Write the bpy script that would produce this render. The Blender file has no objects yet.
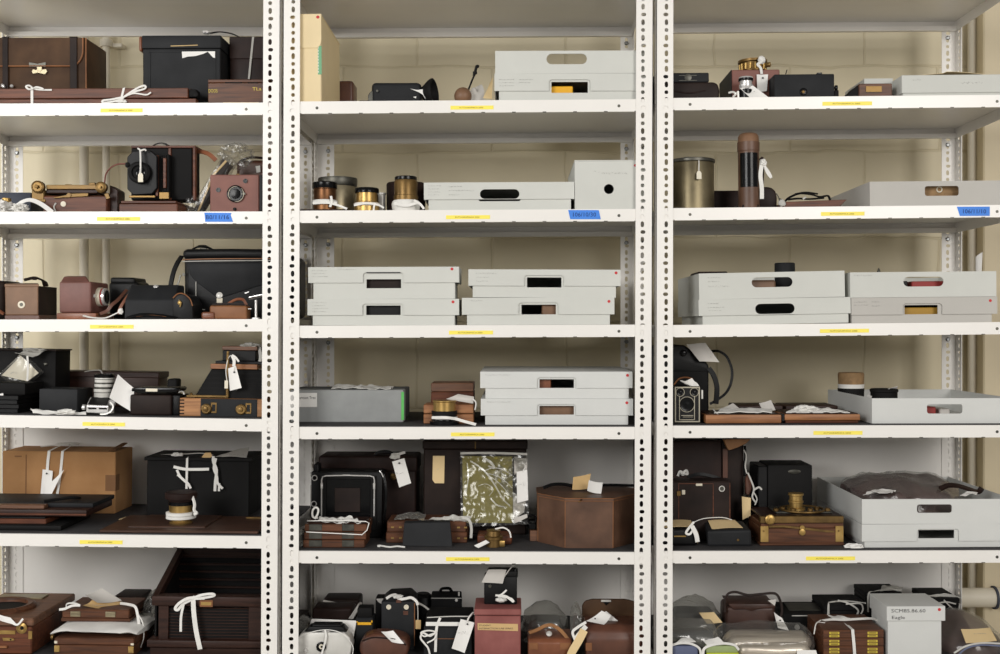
import bpy, bmesh, math, random
from mathutils import Vector, Matrix, noise
# ---------------------------------------------------------------- frame of the place
# 1 px of the 1000x654 photograph is K metres on the plane of the shelf fronts; d is the distance behind that plane
K, D0, CX, CY, ZC = 2.45e-3, 2.673, 515.0, 327.0, 1.05
DEP = 0.457
sc = bpy.context.scene
col = sc.collection
def s(d): return K*(D0+d)/D0
def X(px, d=0.0): return (px-CX)*s(d)
def Z(py, d=0.0): return ZC+(CY-py)*s(d)
def P(px, py, d): return Vector((X(px, d), d, Z(py, d)))
def V(*a): return Vector(a)
def lin(c):
    c /= 255.0
    return c/12.92 if c <= .04045 else ((c+.055)/1.055)**2.4
def rgb(r, g, b): return (lin(r), lin(g), lin(b), 1.0)
# ---------------------------------------------------------------- materials
MATS = {}
def mat(name, c, rough=.5, kind='plain', c2=None, metal=0.0, scale=1.0, bump=.1, var=.12, spec=.5, axis=0):
    m = bpy.data.materials.new(name); m.use_nodes = True
    nt = m.node_tree; N = nt.nodes; L = nt.links
    b = N['Principled BSDF']
    b.inputs['Roughness'].default_value = rough
    b.inputs['Metallic'].default_value = metal
    b.inputs['Specular IOR Level'].default_value = spec
    tc = N.new('ShaderNodeTexCoord')
    mp = N.new('ShaderNodeMapping'); L.new(tc.outputs['Object'], mp.inputs['Vector'])
    nz = N.new('ShaderNodeTexNoise'); L.new(mp.outputs['Vector'], nz.inputs['Vector'])
    nz.inputs['Detail'].default_value = 5
    cr = N.new('ShaderNodeValToRGB')
    A = rgb(*c)
    if c2 is None:
        B = tuple(x*(1+var) for x in A[:3])+(1,); A = tuple(x*(1-var) for x in A[:3])+(1,)
    else: B = rgb(*c2)
    cr.color_ramp.elements[0].color = A; cr.color_ramp.elements[1].color = B
    cr.color_ramp.elements[0].position = .32; cr.color_ramp.elements[1].position = .68
    L.new(nz.outputs['Fac'], cr.inputs['Fac'])
    L.new(cr.outputs['Color'], b.inputs['Base Color'])
    bp = N.new('ShaderNodeBump'); bp.inputs['Strength'].default_value = bump; bp.inputs['Distance'].default_value = .002
    n2 = N.new('ShaderNodeTexNoise'); L.new(mp.outputs['Vector'], n2.inputs['Vector'])
    if kind == 'wood':
        sv = [70*scale]*3; sv[axis] = 5*scale; mp.inputs['Scale'].default_value = sv
        nz.inputs['Scale'].default_value = 1.6; n2.inputs['Scale'].default_value = 4
        nz.inputs['Distortion'].default_value = .6
    elif kind == 'leather':
        nz.inputs['Scale'].default_value = 14*scale; n2.inputs['Scale'].default_value = 420; n2.inputs['Detail'].default_value = 3
    elif kind == 'fabric':
        nz.inputs['Scale'].default_value = 30*scale; n2.inputs['Scale'].default_value = 700
    elif kind == 'metal':
        nz.inputs['Scale'].default_value = 26*scale; n2.inputs['Scale'].default_value = 90
        rr = N.new('ShaderNodeMapRange'); rr.inputs['To Min'].default_value = rough*.7; rr.inputs['To Max'].default_value = min(1, rough*1.4)
        L.new(nz.outputs['Fac'], rr.inputs['Value']); L.new(rr.outputs['Result'], b.inputs['Roughness'])
    else:
        nz.inputs['Scale'].default_value = 9*scale; n2.inputs['Scale'].default_value = 160
    L.new(n2.outputs['Fac'], bp.inputs['Height']); L.new(bp.outputs['Normal'], b.inputs['Normal'])
    MATS[name] = m
    return m
mat('enamel', (234, 231, 226), .3, var=.015, bump=.03)
mat('bolt_steel', (150, 152, 152), .35, 'metal', metal=1)
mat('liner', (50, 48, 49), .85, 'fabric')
mat('board', (200, 201, 195), .75, var=.03, bump=.05)
mat('board_light', (206, 207, 204), .7, var=.03, bump=.05)
mat('board_dull', (184, 181, 175), .75, var=.03, bump=.05)
mat('cream', (228, 208, 166), .7, var=.04)
mat('grey_cloth', (146, 148, 147), .85, 'fabric', var=.06)
mat('grey_cloth_dark', (74, 76, 76), .85, 'fabric', var=.06)
mat('yellow_label', (248, 230, 96), .5, var=.03)
mat('blue_tape', (58, 128, 222), .55, var=.06)
mat('ink', (40, 38, 40), .8)
mat('ink_faint', (165, 164, 160), .8)
mat('ink_olive', (150, 128, 30), .8)
mat('ink_blue', (30, 52, 110), .8)
mat('red_dot', (190, 40, 44), .6)
mat('green_tape', (112, 168, 128), .6, var=.05)
mat('green_bright', (92, 184, 92), .6)
mat('paper', (232, 230, 226), .8, var=.03)
mat('paper_grey', (196, 192, 186), .8, var=.05)
mat('paper_tan', (222, 196, 148), .8, var=.05)
mat('manila', (205, 172, 120), .8, var=.06)
mat('tape', (226, 224, 219), .85, 'fabric', var=.04)
mat('tape_grey', (190, 188, 182), .85, 'fabric', var=.06)
mat('leather_darkbrown', (52, 38, 30), .5, 'leather', (84, 64, 48))
mat('leather_umber', (60, 41, 27), .6, 'leather', (86, 62, 42), spec=.2)
mat('leather_brown', (104, 76, 54), .5, 'leather', (134, 100, 74))
mat('leather_tan', (104, 60, 40), .36, 'leather', (142, 88, 60))
mat('leather_strap', (140, 98, 62), .5, 'leather', (174, 126, 84))
mat('leather_bag', (54, 36, 30), .42, 'leather', (78, 53, 45), spec=.4)
mat('pewter_dark', (104, 95, 74), .42, 'metal', (142, 130, 102), metal=.8, scale=.5)
mat('line_cream', (172, 165, 146), .6)
mat('leather_red', (98, 62, 54), .5, 'leather', (124, 82, 74))
mat('leather_chestnut', (74, 44, 33), .38, 'leather', (104, 66, 50))
mat('leather_edge', (118, 74, 42), .55, 'leather', (150, 100, 60))
mat('leather_hat', (74, 50, 36), .45, 'leather', (104, 74, 56))
mat('leather_maroon', (32, 21, 19), .5, 'leather', (50, 35, 31), spec=.18)
mat('black_leather', (13, 13, 14), .45, 'leather', (22, 22, 23), bump=.2, spec=.22)
mat('black_grey', (27, 28, 30), .6, 'leather', (37, 38, 40), bump=.2, spec=.22)
mat('black_matte', (11, 10, 10), .7, 'leather', (18, 17, 17), spec=.22)
mat('black_gloss', (8, 8, 9), .22, 'leather', (14, 14, 15), bump=.05, spec=.22)
mat('brown_black', (30, 22, 20), .55, 'leather', (46, 35, 31), spec=.18)
mat('navy', (40, 46, 60), .6, 'leather', (52, 58, 74))
mat('blue_dull', (88, 96, 124), .6, var=.1)
mat('green_dull', (150, 165, 112), .6, var=.1)
mat('lime', (196, 204, 60), .6, var=.08)
mat('yellow', (236, 176, 30), .6, var=.05)
mat('olive_card', (132, 122, 44), .4, var=.06)
mat('red_paint', (126, 68, 64), .6, 'leather', (152, 92, 86))
mat('red_card', (150, 50, 46), .6, var=.1)
mat('mahogany', (70, 38, 25), .45, 'wood', (110, 64, 43), spec=.3)
mat('mahogany_red', (66, 41, 29), .42, 'wood', (106, 67, 45), spec=.3)
mat('mahogany_dark', (34, 20, 16), .45, 'wood', (58, 36, 28), spec=.25)
mat('walnut', (86, 58, 42), .5, 'wood', (122, 84, 60))
mat('oak', (140, 94, 54), .5, 'wood', (180, 128, 80))
mat('pine', (156, 112, 66), .55, 'wood', (180, 136, 88))
mat('teak', (126, 80, 48), .5, 'wood', (166, 114, 72))
mat('wood_pale', (190, 160, 108), .55, 'wood', (214, 186, 134))
mat('cardboard', (150, 108, 66), .85, 'plain', (166, 124, 80), scale=1.5)
mat('cardboard_dark', (118, 82, 50), .8)
mat('brass', (158, 128, 74), .36, 'metal', (188, 156, 96), metal=.8)
mat('brass_dark', (98, 76, 42), .4, 'metal', (134, 106, 62), metal=.75)
mat('brass_paint', (90, 69, 36), .42, 'metal', (128, 100, 54), metal=.55)
mat('bed_wood', (50, 33, 26), .4, 'wood', (82, 56, 42), spec=.4)
mat('gold_box', (172, 132, 44), .6, var=.1)
mat('bronze', (92, 62, 42), .4, 'metal', (130, 92, 60), metal=.9)
mat('pewter', (140, 130, 106), .38, 'metal', (172, 160, 132), metal=.75)
mat('chrome', (205, 203, 200), .25, 'metal', (222, 220, 218), metal=.5, bump=.02)
mat('silver', (208, 206, 200), .4, 'metal', (222, 220, 214), metal=.25, bump=.03)
mat('foil', (150, 138, 124), .3, 'wood', (226, 216, 200), metal=.35, bump=.5, scale=.5)
mat('gunmetal', (70, 70, 66), .4, 'metal', (100, 98, 90), metal=.8)
mat('rose_paint', (112, 68, 58), .55, 'leather', (132, 84, 72), bump=.05)
mat('cork', (150, 120, 84), .8, scale=6, var=.2)
mat('bone', (222, 214, 194), .5, var=.04)
mat('gold_ink', (206, 184, 64), .5, var=.1)
mat('red_tube', (110, 52, 36), .5)
mat('purple_brown', (70, 54, 52), .6, 'leather', (92, 72, 68))
mat('pipe_paint', (212, 204, 186), .5, var=.02)
mat('wall_paint', (206, 192, 162), .55, var=.03)
mat('glass_black', (10, 11, 14), .06, bump=0, var=.1)
mat('floor_vinyl', (186, 182, 174), .45, var=.06)
mat('ceiling_paint', (225, 223, 218), .8, var=.02)
def plastic(name, tint, gloss, a, haze=.25):
    m = bpy.data.materials.new(name); m.use_nodes = True
    nt = m.node_tree; N = nt.nodes; L = nt.links
    for n in list(N): N.remove(n)
    o = N.new('ShaderNodeOutputMaterial')
    tr = N.new('ShaderNodeBsdfTransparent'); tr.inputs['Color'].default_value = tint
    gl = N.new('ShaderNodeBsdfGlossy'); gl.inputs['Color'].default_value = (.95, .95, .94, 1); gl.inputs['Roughness'].default_value = .2
    df = N.new('ShaderNodeBsdfDiffuse'); df.inputs['Color'].default_value = gloss; m2 = N.new('ShaderNodeMixShader'); m2.inputs['Fac'].default_value = haze; L.new(gl.outputs[0], m2.inputs[1]); L.new(df.outputs[0], m2.inputs[2])
    lw = N.new('ShaderNodeLayerWeight'); lw.inputs['Blend'].default_value = .35
    nz = N.new('ShaderNodeTexNoise'); nz.inputs['Scale'].default_value = 11; nz.inputs['Detail'].default_value = 2; nz.inputs['Distortion'].default_value = 1.5
    tc = N.new('ShaderNodeTexCoord'); L.new(tc.outputs['Object'], nz.inputs['Vector'])
    bp = N.new('ShaderNodeBump'); bp.inputs['Strength'].default_value = .55; bp.inputs['Distance'].default_value = .01
    L.new(nz.outputs['Fac'], bp.inputs['Height']); L.new(bp.outputs['Normal'], gl.inputs['Normal']); L.new(bp.outputs['Normal'], lw.inputs['Normal'])
    ma = N.new('ShaderNodeMath'); ma.operation = 'MULTIPLY_ADD'; ma.inputs[1].default_value = .4; ma.inputs[2].default_value = a
    L.new(lw.outputs['Facing'], ma.inputs[0])
    mx = N.new('ShaderNodeMixShader'); L.new(ma.outputs[0], mx.inputs['Fac']); L.new(tr.outputs[0], mx.inputs[1]); L.new(m2.outputs[0], mx.inputs[2])
    L.new(mx.outputs[0], o.inputs['Surface']); MATS[name] = m
plastic('plastic_clear', (.93, .93, .92, 1), (.72, .71, .69, 1), .04)
plastic('crease_glint', (.95, .95, .93, 1), (.86, .85, .82, 1), .3, .7)  # whitish film for gloss streaks painted along the folds
plastic('plastic_milky', (.8, .8, .78, 1), (.6, .59, .55, 1), .16, .45)
plastic('plastic_purple', (.9, .88, .87, 1), (.55, .52, .51, 1), .05)
# painted blockwork of the back wall
def wall_mat():
    m = bpy.data.materials.new('painted_blockwork'); m.use_nodes = True
    nt = m.node_tree; N = nt.nodes; L = nt.links; b = N['Principled BSDF']
    b.inputs['Roughness'].default_value = .55
    tc = N.new('ShaderNodeTexCoord'); mp = N.new('ShaderNodeMapping'); L.new(tc.outputs['Object'], mp.inputs['Vector'])
    mp.inputs['Rotation'].default_value = (math.radians(90), 0, 0); mp.inputs['Location'].default_value = (.07, .03, 0)
    nz = N.new('ShaderNodeTexNoise'); nz.inputs['Scale'].default_value = 6; L.new(mp.outputs['Vector'], nz.inputs['Vector'])
    ad = N.new('ShaderNodeMixRGB'); ad.blend_type = 'LINEAR_LIGHT'; ad.inputs['Fac'].default_value = .012
    L.new(mp.outputs['Vector'], ad.inputs['Color1']); L.new(nz.outputs['Color'], ad.inputs['Color2'])
    br = N.new('ShaderNodeTexBrick'); L.new(ad.outputs['Color'], br.inputs['Vector'])
    br.inputs['Scale'].default_value = 1; br.inputs['Brick Width'].default_value = .45; br.inputs['Row Height'].default_value = .258
    br.inputs['Mortar Size'].default_value = .005; br.inputs['Mortar Smooth'].default_value = .8
    br.inputs['Color1'].default_value = rgb(208, 197, 168); br.inputs['Color2'].default_value = rgb(211, 200, 172); br.inputs['Mortar'].default_value = rgb(202, 190, 160)
    n2 = N.new('ShaderNodeTexNoise'); n2.inputs['Scale'].default_value = 2.2; n2.inputs['Detail'].default_value = 4
    L.new(mp.outputs['Vector'], n2.inputs['Vector'])
    mx = N.new('ShaderNodeMixRGB'); mx.blend_type = 'MULTIPLY'; mx.inputs['Fac'].default_value = .25
    L.new(br.outputs['Color'], mx.inputs['Color1'])
    cr = N.new('ShaderNodeValToRGB'); cr.color_ramp.elements[0].color = (.72, .72, .68, 1); cr.color_ramp.elements[1].color = (1, 1, 1, 1)
    cr.color_ramp.elements[0].position = .3; cr.color_ramp.elements[1].position = .6
    L.new(n2.outputs['Fac'], cr.inputs['Fac']); L.new(cr.outputs['Color'], mx.inputs['Color2']); L.new(mx.outputs['Color'], b.inputs['Base Color'])
    iv = N.new('ShaderNodeMath'); iv.operation = 'MULTIPLY_ADD'; iv.inputs[1].default_value = -1; iv.inputs[2].default_value = 1
    L.new(br.outputs['Fac'], iv.inputs[0])
    n3 = N.new('ShaderNodeTexNoise'); n3.inputs['Scale'].default_value = 26; L.new(mp.outputs['Vector'], n3.inputs['Vector'])
    a2 = N.new('ShaderNodeMath'); a2.operation = 'MULTIPLY_ADD'; a2.inputs[1].default_value = .35
    L.new(n3.outputs['Fac'], a2.inputs[0]); L.new(iv.outputs[0], a2.inputs[2])
    bp = N.new('ShaderNodeBump'); bp.inputs['Strength'].default_value = .45; bp.inputs['Distance'].default_value = .006
    L.new(a2.outputs[0], bp.inputs['Height']); L.new(bp.outputs['Normal'], b.inputs['Normal'])
    MATS['blockwork'] = m
wall_mat()
# ---------------------------------------------------------------- mesh builder (world metres, pixel helpers)
CUR = None
def smooth_pts(pts, n=5):
    if len(pts) < 3: return [Vector(p) for p in pts]
    q = [Vector(p) for p in pts]; q = [q[0]*2-q[1]]+q+[q[-1]*2-q[-2]]
    out = []
    for i in range(1, len(q)-2):
        a, b, c, d = q[i-1:i+3]
        for k in range(n):
            t = k/n
            out.append(.5*((2*b)+(c-a)*t+(2*a-5*b+4*c-d)*t*t+(3*b-a-3*c+d)*t**3))
    out.append(q[-2]); return out
class M:
    def __init__(self, m): self.v = []; self.f = []; self.mi = []; self.sm = []; self.names = [m]; self.cur = 0
    def mt(self, m):
        if m not in self.names: self.names.append(m)
        self.cur = self.names.index(m); return self
    def raw(self, vs, fs, smooth=False):
        o = len(self.v); self.v += [Vector(q) for q in vs]
        for f in fs: self.f.append([i+o for i in f]); self.mi.append(self.cur); self.sm.append(smooth)
        return self
    def bmx(self, bm, smooth=False):
        bm.verts.index_update()
        self.raw([q.co.copy() for q in bm.verts], [[q.index for q in f.verts] for f in bm.faces], smooth); bm.free(); return self
    def box(self, x0, x1, y0, y1, z0, z1, bev=0, seg=1, ns=0, seed=0, sub=0):
        bm = bmesh.new(); bmesh.ops.create_cube(bm, size=1)
        for q in bm.verts: q.co = ((x0+x1)/2+q.co.x*(x1-x0), (y0+y1)/2+q.co.y*(y1-y0), (z0+z1)/2+q.co.z*(z1-z0))
        if bev:
            bev = min(bev, .49*min(abs(x1-x0), abs(y1-y0), abs(z1-z0)))
            bmesh.ops.bevel(bm, geom=bm.edges[:]+bm.verts[:], offset=bev, segments=seg, affect='EDGES', profile=.5)
        if sub: bmesh.ops.subdivide_edges(bm, edges=bm.edges[:], cuts=sub, use_grid_fill=True)
        if ns:
            for q in bm.verts:
                q.co += noise.noise_vector(q.co*14+Vector((seed, seed*.7, 0)))*ns
            zmin = min(z0, z1)
            for q in bm.verts: q.co.z = max(q.co.z, zmin)
        return self.bmx(bm, seg > 1)
    def bx(self, px0, px1, pyt, pyb, d0, d1, bev=.0015, seg=1, ns=0, sub=0):
        zb = CUR.S if pyb is None else Z(pyb, d0)
        return self.box(X(px0, d0), X(px1, d0), d0, d1, zb, Z(pyt, d0), bev, seg, ns, px0, sub)
    def soft(self, px0, px1, pyt, pyb, d0, d1, bev=.01, ns=.002): return self.bx(px0, px1, pyt, pyb, d0, d1, bev, 4, ns, 1)
    def lat(self, c, ax, prof, n=28, cap=True, a0=0, sx=1):
        ax = Vector(ax).normalized(); u = ax.orthogonal().normalized()
        if abs(ax.z) > .9: u = Vector((1, 0, 0))
        w = ax.cross(u); c = Vector(c); vs = []; fs = []
        for r, h in prof:
            for k in range(n):
                a = 2*math.pi*k/n+a0; vs.append(c+ax*h+(u*math.cos(a)*sx+w*math.sin(a))*r)
        for i in range(len(prof)-1):
            for k in range(n):
                a, b = i*n+k, i*n+(k+1) % n; fs.append([a, b, b+n, a+n])
        if cap: fs.append(list(range(n))[::-1]); fs.append([(len(prof)-1)*n+k for k in range(n)])
        # crisp profile: sharp steps are split by duplicate radii
        return self.raw(vs, fs, n > 10)
    def lz(self, px, d, prof, n=28, sx=1):    # upright axis, prof = (radius px, py or None for shelf)
        pr = [(r*s(d), (CUR.S if py is None else Z(py, d))) for r, py in prof]
        z0 = pr[0][1]; out = []
        for i, (r, z) in enumerate(pr): out.append((r, z-z0))
        return self.lat((X(px, d), d, z0), (0, 0, 1), out, n, sx=sx)
    def ly(self, px, py, d, prof, n=24):    # axis towards the viewer, prof = (radius px, metres in front of d)
        return self.lat(P(px, py, d), (0, -1, 0), [(r*s(d), h) for r, h in prof], n)
    def lx(self, py, d, prof, n=24):         # axis along the shelf, prof = (radius px, px)
        x0 = X(prof[0][1], d)
        return self.lat((x0, d, Z(py, d)), (1, 0, 0), [(r*s(d), X(px, d)-x0) for r, px in prof], n)
    def ring(self, c, ax, R, r, n=24, k=8, sx=1):
        ax = Vector(ax).normalized(); u = ax.orthogonal().normalized(); w = ax.cross(u); c = Vector(c)
        if abs(ax.y) > .9: u = Vector((1, 0, 0)); w = Vector((0, 0, 1))
        return self.tube([c+(u*math.cos(2*math.pi*i/n)*sx+w*math.sin(2*math.pi*i/n))*R for i in range(n)], r, k, True)
    def tube(self, pts, r, k=6, closed=False):
        pts = [Vector(p) for p in pts]; vs = []; fs = []; n = len(pts); prev = None
        for i, p in enumerate(pts):
            if closed: t = pts[(i+1) % n]-pts[i-1]
            else: t = pts[min(i+1, n-1)]-pts[max(i-1, 0)]
            t.normalize()
            u = (prev-t*prev.dot(t)) if prev else t.orthogonal()
            if u.length < 1e-6: u = t.orthogonal()
            u.normalize(); prev = u; w = t.cross(u)
            rr = r[i] if isinstance(r, (list, tuple)) else r
            for j in range(k):
                a = 2*math.pi*j/k; vs.append(p+(u*math.cos(a)+w*math.sin(a))*rr)
        for i in range(n if closed else n-1):
            i2 = (i+1) % n
            for j in range(k):
                fs.append([i*k+j, i*k+(j+1) % k, i2*k+(j+1) % k, i2*k+j])
        if not closed: fs.append(list(range(k))[::-1]); fs.append([(n-1)*k+j for j in range(k)])
        return self.raw(vs, fs, True)
    def tb(self, pts, r, sm=True, k=6):
        q = [P(*p) for p in pts]; d = pts[0][2]
        return self.tube(smooth_pts(q) if sm else q, r*s(d), k)
    def rib(self, pts, w, nrm=(0, -1, .25), th=.0008, sm=True, twist=0):
        q = [P(*p) for p in pts]; q = smooth_pts(q) if sm else q
        w = w*s(pts[0][2])/2; nrm = Vector(nrm).normalized(); vs = []; fs = []; n = len(q); prev = None
        for i, p in enumerate(q):
            t = (q[min(i+1, n-1)]-q[max(i-1, 0)]).normalized()
            sd = t.cross(nrm)
            if sd.length < .15: sd = prev if prev else Vector((1, 0, 0))
            sd.normalize()
            if prev and sd.dot(prev) < 0: sd = -sd
            prev = sd.copy()
            if twist: sd = Matrix.Rotation(twist*i/n, 3, t) @ sd
            nn = t.cross(sd).normalized()*th/2
            vs += [p-sd*w-nn, p+sd*w-nn, p+sd*w+nn, p-sd*w+nn]
        for i in range(n-1):
            for j in range(4): fs.append([i*4+j, i*4+(j+1) % 4, i*4+4+(j+1) % 4, i*4+4+j])
        fs += [[3, 2, 1, 0], [(n-1)*4+j for j in range(4)]]
        return self.raw(vs, fs, False)
    def pr(self, poly, d0, d1, bev=0, seg=1):      # outline (px, py) given at depth d0, extruded back to d1
        bm = bmesh.new(); vs = [bm.verts.new((X(a, d0), d0, CUR.S if b is None else Z(b, d0))) for a, b in poly]
        f = bm.faces.new(vs); e = bmesh.ops.extrude_face_region(bm, geom=[f])
        for q in e['geom']:
            if isinstance(q, bmesh.types.BMVert): q.co.y += d1-d0
        bmesh.ops.recalc_face_normals(bm, faces=bm.faces[:])
        if bev: bmesh.ops.bevel(bm, geom=bm.edges[:]+bm.verts[:], offset=bev, segments=seg, affect='EDGES', profile=.5)
        return self.bmx(bm, seg > 1)
    def side(self, prof, px0, px1, dref, bev=0, seg=1):  # profile (depth, py at dref), extruded along the shelf
        bm = bmesh.new(); vs = [bm.verts.new((X(px0, dref), a, CUR.S if b is None else Z(b, dref))) for a, b in prof]
        f = bm.faces.new(vs); e = bmesh.ops.extrude_face_region(bm, geom=[f])
        for q in e['geom']:
            if isinstance(q, bmesh.types.BMVert): q.co.x += X(px1, dref)-X(px0, dref)
        bmesh.ops.recalc_face_normals(bm, faces=bm.faces[:])
        if bev: bmesh.ops.bevel(bm, geom=bm.edges[:]+bm.verts[:], offset=bev, segments=seg, affect='EDGES', profile=.5)
        return self.bmx(bm, seg > 1)
    def hexa(self, front, back, bev=0):   # frustum between two 4-corner faces of world points
        bm = bmesh.new(); a = [bm.verts.new(p) for p in front]; b = [bm.verts.new(p) for p in back]
        bm.faces.new(a); bm.faces.new(b[::-1])
        for i in range(4): bm.faces.new([a[i], b[i], b[(i+1) % 4], a[(i+1) % 4]])
        bmesh.ops.recalc_face_normals(bm, faces=bm.faces[:])
        if bev: bmesh.ops.bevel(bm, geom=bm.edges[:]+bm.verts[:], offset=bev, segments=2, affect='EDGES', profile=.5)
        return self.bmx(bm)
    def card(self, c4, th=.0006, curl=0, n=6, amp=0, seed=1):   # sheet through four (px, py, d) corners
        a, b, c, d = [P(*q) for q in c4]; nn = (b-a).cross(d-a).normalized(); vs = []; fs = []
        for side in (0, 1):
            for i in range(n+1):
                for j in range(n+1):
                    u, w = i/n, j/n; p = a*(1-u)*(1-w)+b*u*(1-w)+c*u*w+d*(1-u)*w
                    p = p+nn*(curl*math.sin(math.pi*u)+(amp*noise.noise(p*60+Vector((seed, 0, 0))) if amp else 0)+(th if side else 0))
                    vs.append(p)
        m = n+1; q = m*m
        for i in range(n):
            for j in range(n):
                k = i*m+j; fs.append([k, k+m, k+m+1, k+1]); fs.append([q+k, q+k+1, q+k+m+1, q+k+m])
        edge = [i*m for i in range(n)]+[n*m+j for j in range(n)]+[i*m+n for i in range(n, 0, -1)]+[j for j in range(n, 0, -1)]
        for i, e in enumerate(edge):
            e2 = edge[(i+1) % len(edge)]; fs.append([e, e2, q+e2, q+e])
        return self.raw(vs, fs, bool(curl or amp))
    def crumple(self, px, py, d, rx, ry, rd, seed=1, rough=.45, freq=6.0, flat=True, sub=4):
        bm = bmesh.new(); bmesh.ops.create_icosphere(bm, subdivisions=sub, radius=1); c = P(px, py, d); k = s(d)
        for q in bm.verts:
            n = q.co.normalized(); sd = Vector((seed*3.1, seed*1.7, seed))
            f = 1+rough*(1-2*abs(noise.noise(n*freq*.35+sd)))-rough*.5+rough*.35*noise.noise(n*freq+sd)
            q.co = c+Vector((n.x*rx*k*f, n.y*rd*f, n.z*ry*k*f))
            if flat: q.co.z = max(q.co.z, CUR.S if flat is True else flat)
        return self.bmx(bm, True)
    def drape(self, ring_fn, nu, nv, smooth=True):   # closed-along-v surface of rings
        vs = []; fs = []
        for i in range(nu):
            for j in range(nv): vs.append(ring_fn(i/(nu-1), j/nv))
        for i in range(nu-1):
            for j in range(nv):
                a = i*nv+j; b = i*nv+(j+1) % nv; fs.append([a, b, b+nv, a+nv])
        fs.append(list(range(nv))[::-1]); fs.append([(nu-1)*nv+j for j in range(nv)])
        return self.raw(vs, fs, smooth)
    def holed(self, x0, x1, z0, z1, y0, y1, hx0, hx1, hz0, hz1, rad):   # upright board with one rounded hole
        nc = 5; inner = []; outer = []
        rad = min(rad, (hx1-hx0)/2-1e-5, (hz1-hz0)/2-1e-5)
        for (cx, cz, a0, ox, oz) in ((hx1-rad, hz1-rad, 0, x1, z1), (hx0+rad, hz1-rad, 90, x0, z1), (hx0+rad, hz0+rad, 180, x0, z0), (hx1-rad, hz0+rad, 270, x1, z0)):
            for k in range(nc):
                a = math.radians(a0+90*k/(nc-1)); inner.append((cx+rad*math.cos(a), cz+rad*math.sin(a)))
                t = k/(nc-1)
                if a0 in (0, 180): p1 = (ox, (inner[-1][1]) if t < .5 else oz); p2 = (inner[-1][0], oz)
                else: p1 = (inner[-1][0], oz); p2 = (ox, inner[-1][1])
                outer.append((ox, oz) if k == nc//2 else (p1 if t < .5 else p2))
        n = len(inner); vs = []
        for y in (y0, y1): vs += [(a, y, b) for a, b in outer]+[(a, y, b) for a, b in inner]
        fs = []
        for k in range(n):
            j = (k+1) % n
            fs.append([k, j, n+j, n+k]); fs.append([2*n+j, 2*n+k, 3*n+k, 3*n+j])
            fs.append([n+k, n+j, 3*n+j, 3*n+k]); fs.append([j, k, 2*n+k, 2*n+j])
        return self.raw(vs, fs)
    def text(self, t, px, py, h, d, width=None):   # letters facing the front, baseline at (px, py)
        cu = bpy.data.curves.new('letters', 'FONT'); cu.body = t; cu.size = 1; cu.resolution_u = 2
        ob = bpy.data.objects.new('letters', cu); me = ob.to_mesh()
        if not me.vertices: return self
        xs = [q.co.x for q in me.vertices]; x0, x1 = min(xs), max(xs); k = h*s(d)/.7; kx = k if width is None else width*s(d)/(x1-x0)
        o = P(px, py, d)
        vs = [o+Vector(((q.co.x-x0)*kx, -.0004, q.co.y*k)) for q in me.vertices]
        self.raw(vs, [list(f.vertices) for f in me.polygons])
        ob.to_mesh_clear(); bpy.data.objects.remove(ob); bpy.data.curves.remove(cu); return self
    def scrib(self, px0, px1, py, h, d, w=.35, seed=1, gap=True):   # handwriting too small to read: wavering pen strokes
        R = random.Random(seed); x = px0
        while x < px1:
            n = R.randint(3, 7) if gap else 40; q = []
            for i in range(n):
                q.append((x, py-(h*R.random()), d-.0004)); x += R.uniform(.35, .75)*h*.6
                if x > px1: break
            if len(q) > 1: self.tb(q, w/2, False, 4)
            x += h*.5
        return self
    def mesh(self, name, org):
        me = bpy.data.meshes.new(name)
        me.from_pydata([q-org for q in self.v], [], self.f)
        for n in self.names: me.materials.append(MATS[n])
        me.polygons.foreach_set('material_index', self.mi); me.polygons.foreach_set('use_smooth', self.sm)
        bm = bmesh.new(); bm.from_mesh(me); bmesh.ops.recalc_face_normals(bm, faces=bm.faces[:]); bm.to_mesh(me); bm.free()
        if any(self.sm):
            me.set_sharp_from_angle(angle=math.radians(38))
        me.update(); return me
# ---------------------------------------------------------------- things
def props(o, label, cat, group=None):
    o['label'] = label; o['category'] = cat
    if group: o['group'] = group
ALL = []
class T:
    """one thing: its parts collect first, then become an Empty with child meshes (or one mesh if it has no parts)"""
    def __init__(self, name, label, cat, u, r, px, d, group=None, base=None, roll=0, yaw=0, pitch=0):
        global CUR
        self.name, self.label, self.cat, self.group = name, label, cat, group
        x = X(px, d); self.S = shelf_z(u, r, x)+.0004 if base is None else base+.0003
        self.o = Vector((x, d, self.S)); self.tilt = shelf_tilt(u, r)+math.radians(roll); self.yaw = math.radians(yaw); self.pitch = math.radians(pitch)
        self.parts = []; CUR = self; ALL.append(self)
    def p(self, name, m, parent=None, label=None):
        self.parts.append((name, m, parent, label)); return len(self.parts)-1
    def done(self):
        rot = (self.pitch, self.tilt, self.yaw)
        if len(self.parts) == 1:
            root = bpy.data.objects.new(self.name, self.parts[0][1].mesh(self.name, self.o)); col.objects.link(root)
        else:
            root = bpy.data.objects.new(self.name, None); root.empty_display_size = .02; col.objects.link(root); obs = []
            for n, m, par, lab in self.parts:
                ob = bpy.data.objects.new(n, m.mesh(n, self.o)); col.objects.link(ob)
                ob.parent = root if par is None else obs[par]; obs.append(ob)
                if lab: ob['label'] = lab
        root.location = self.o; root.rotation_euler = rot; props(root, self.label, self.cat, self.group)
        return root
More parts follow.
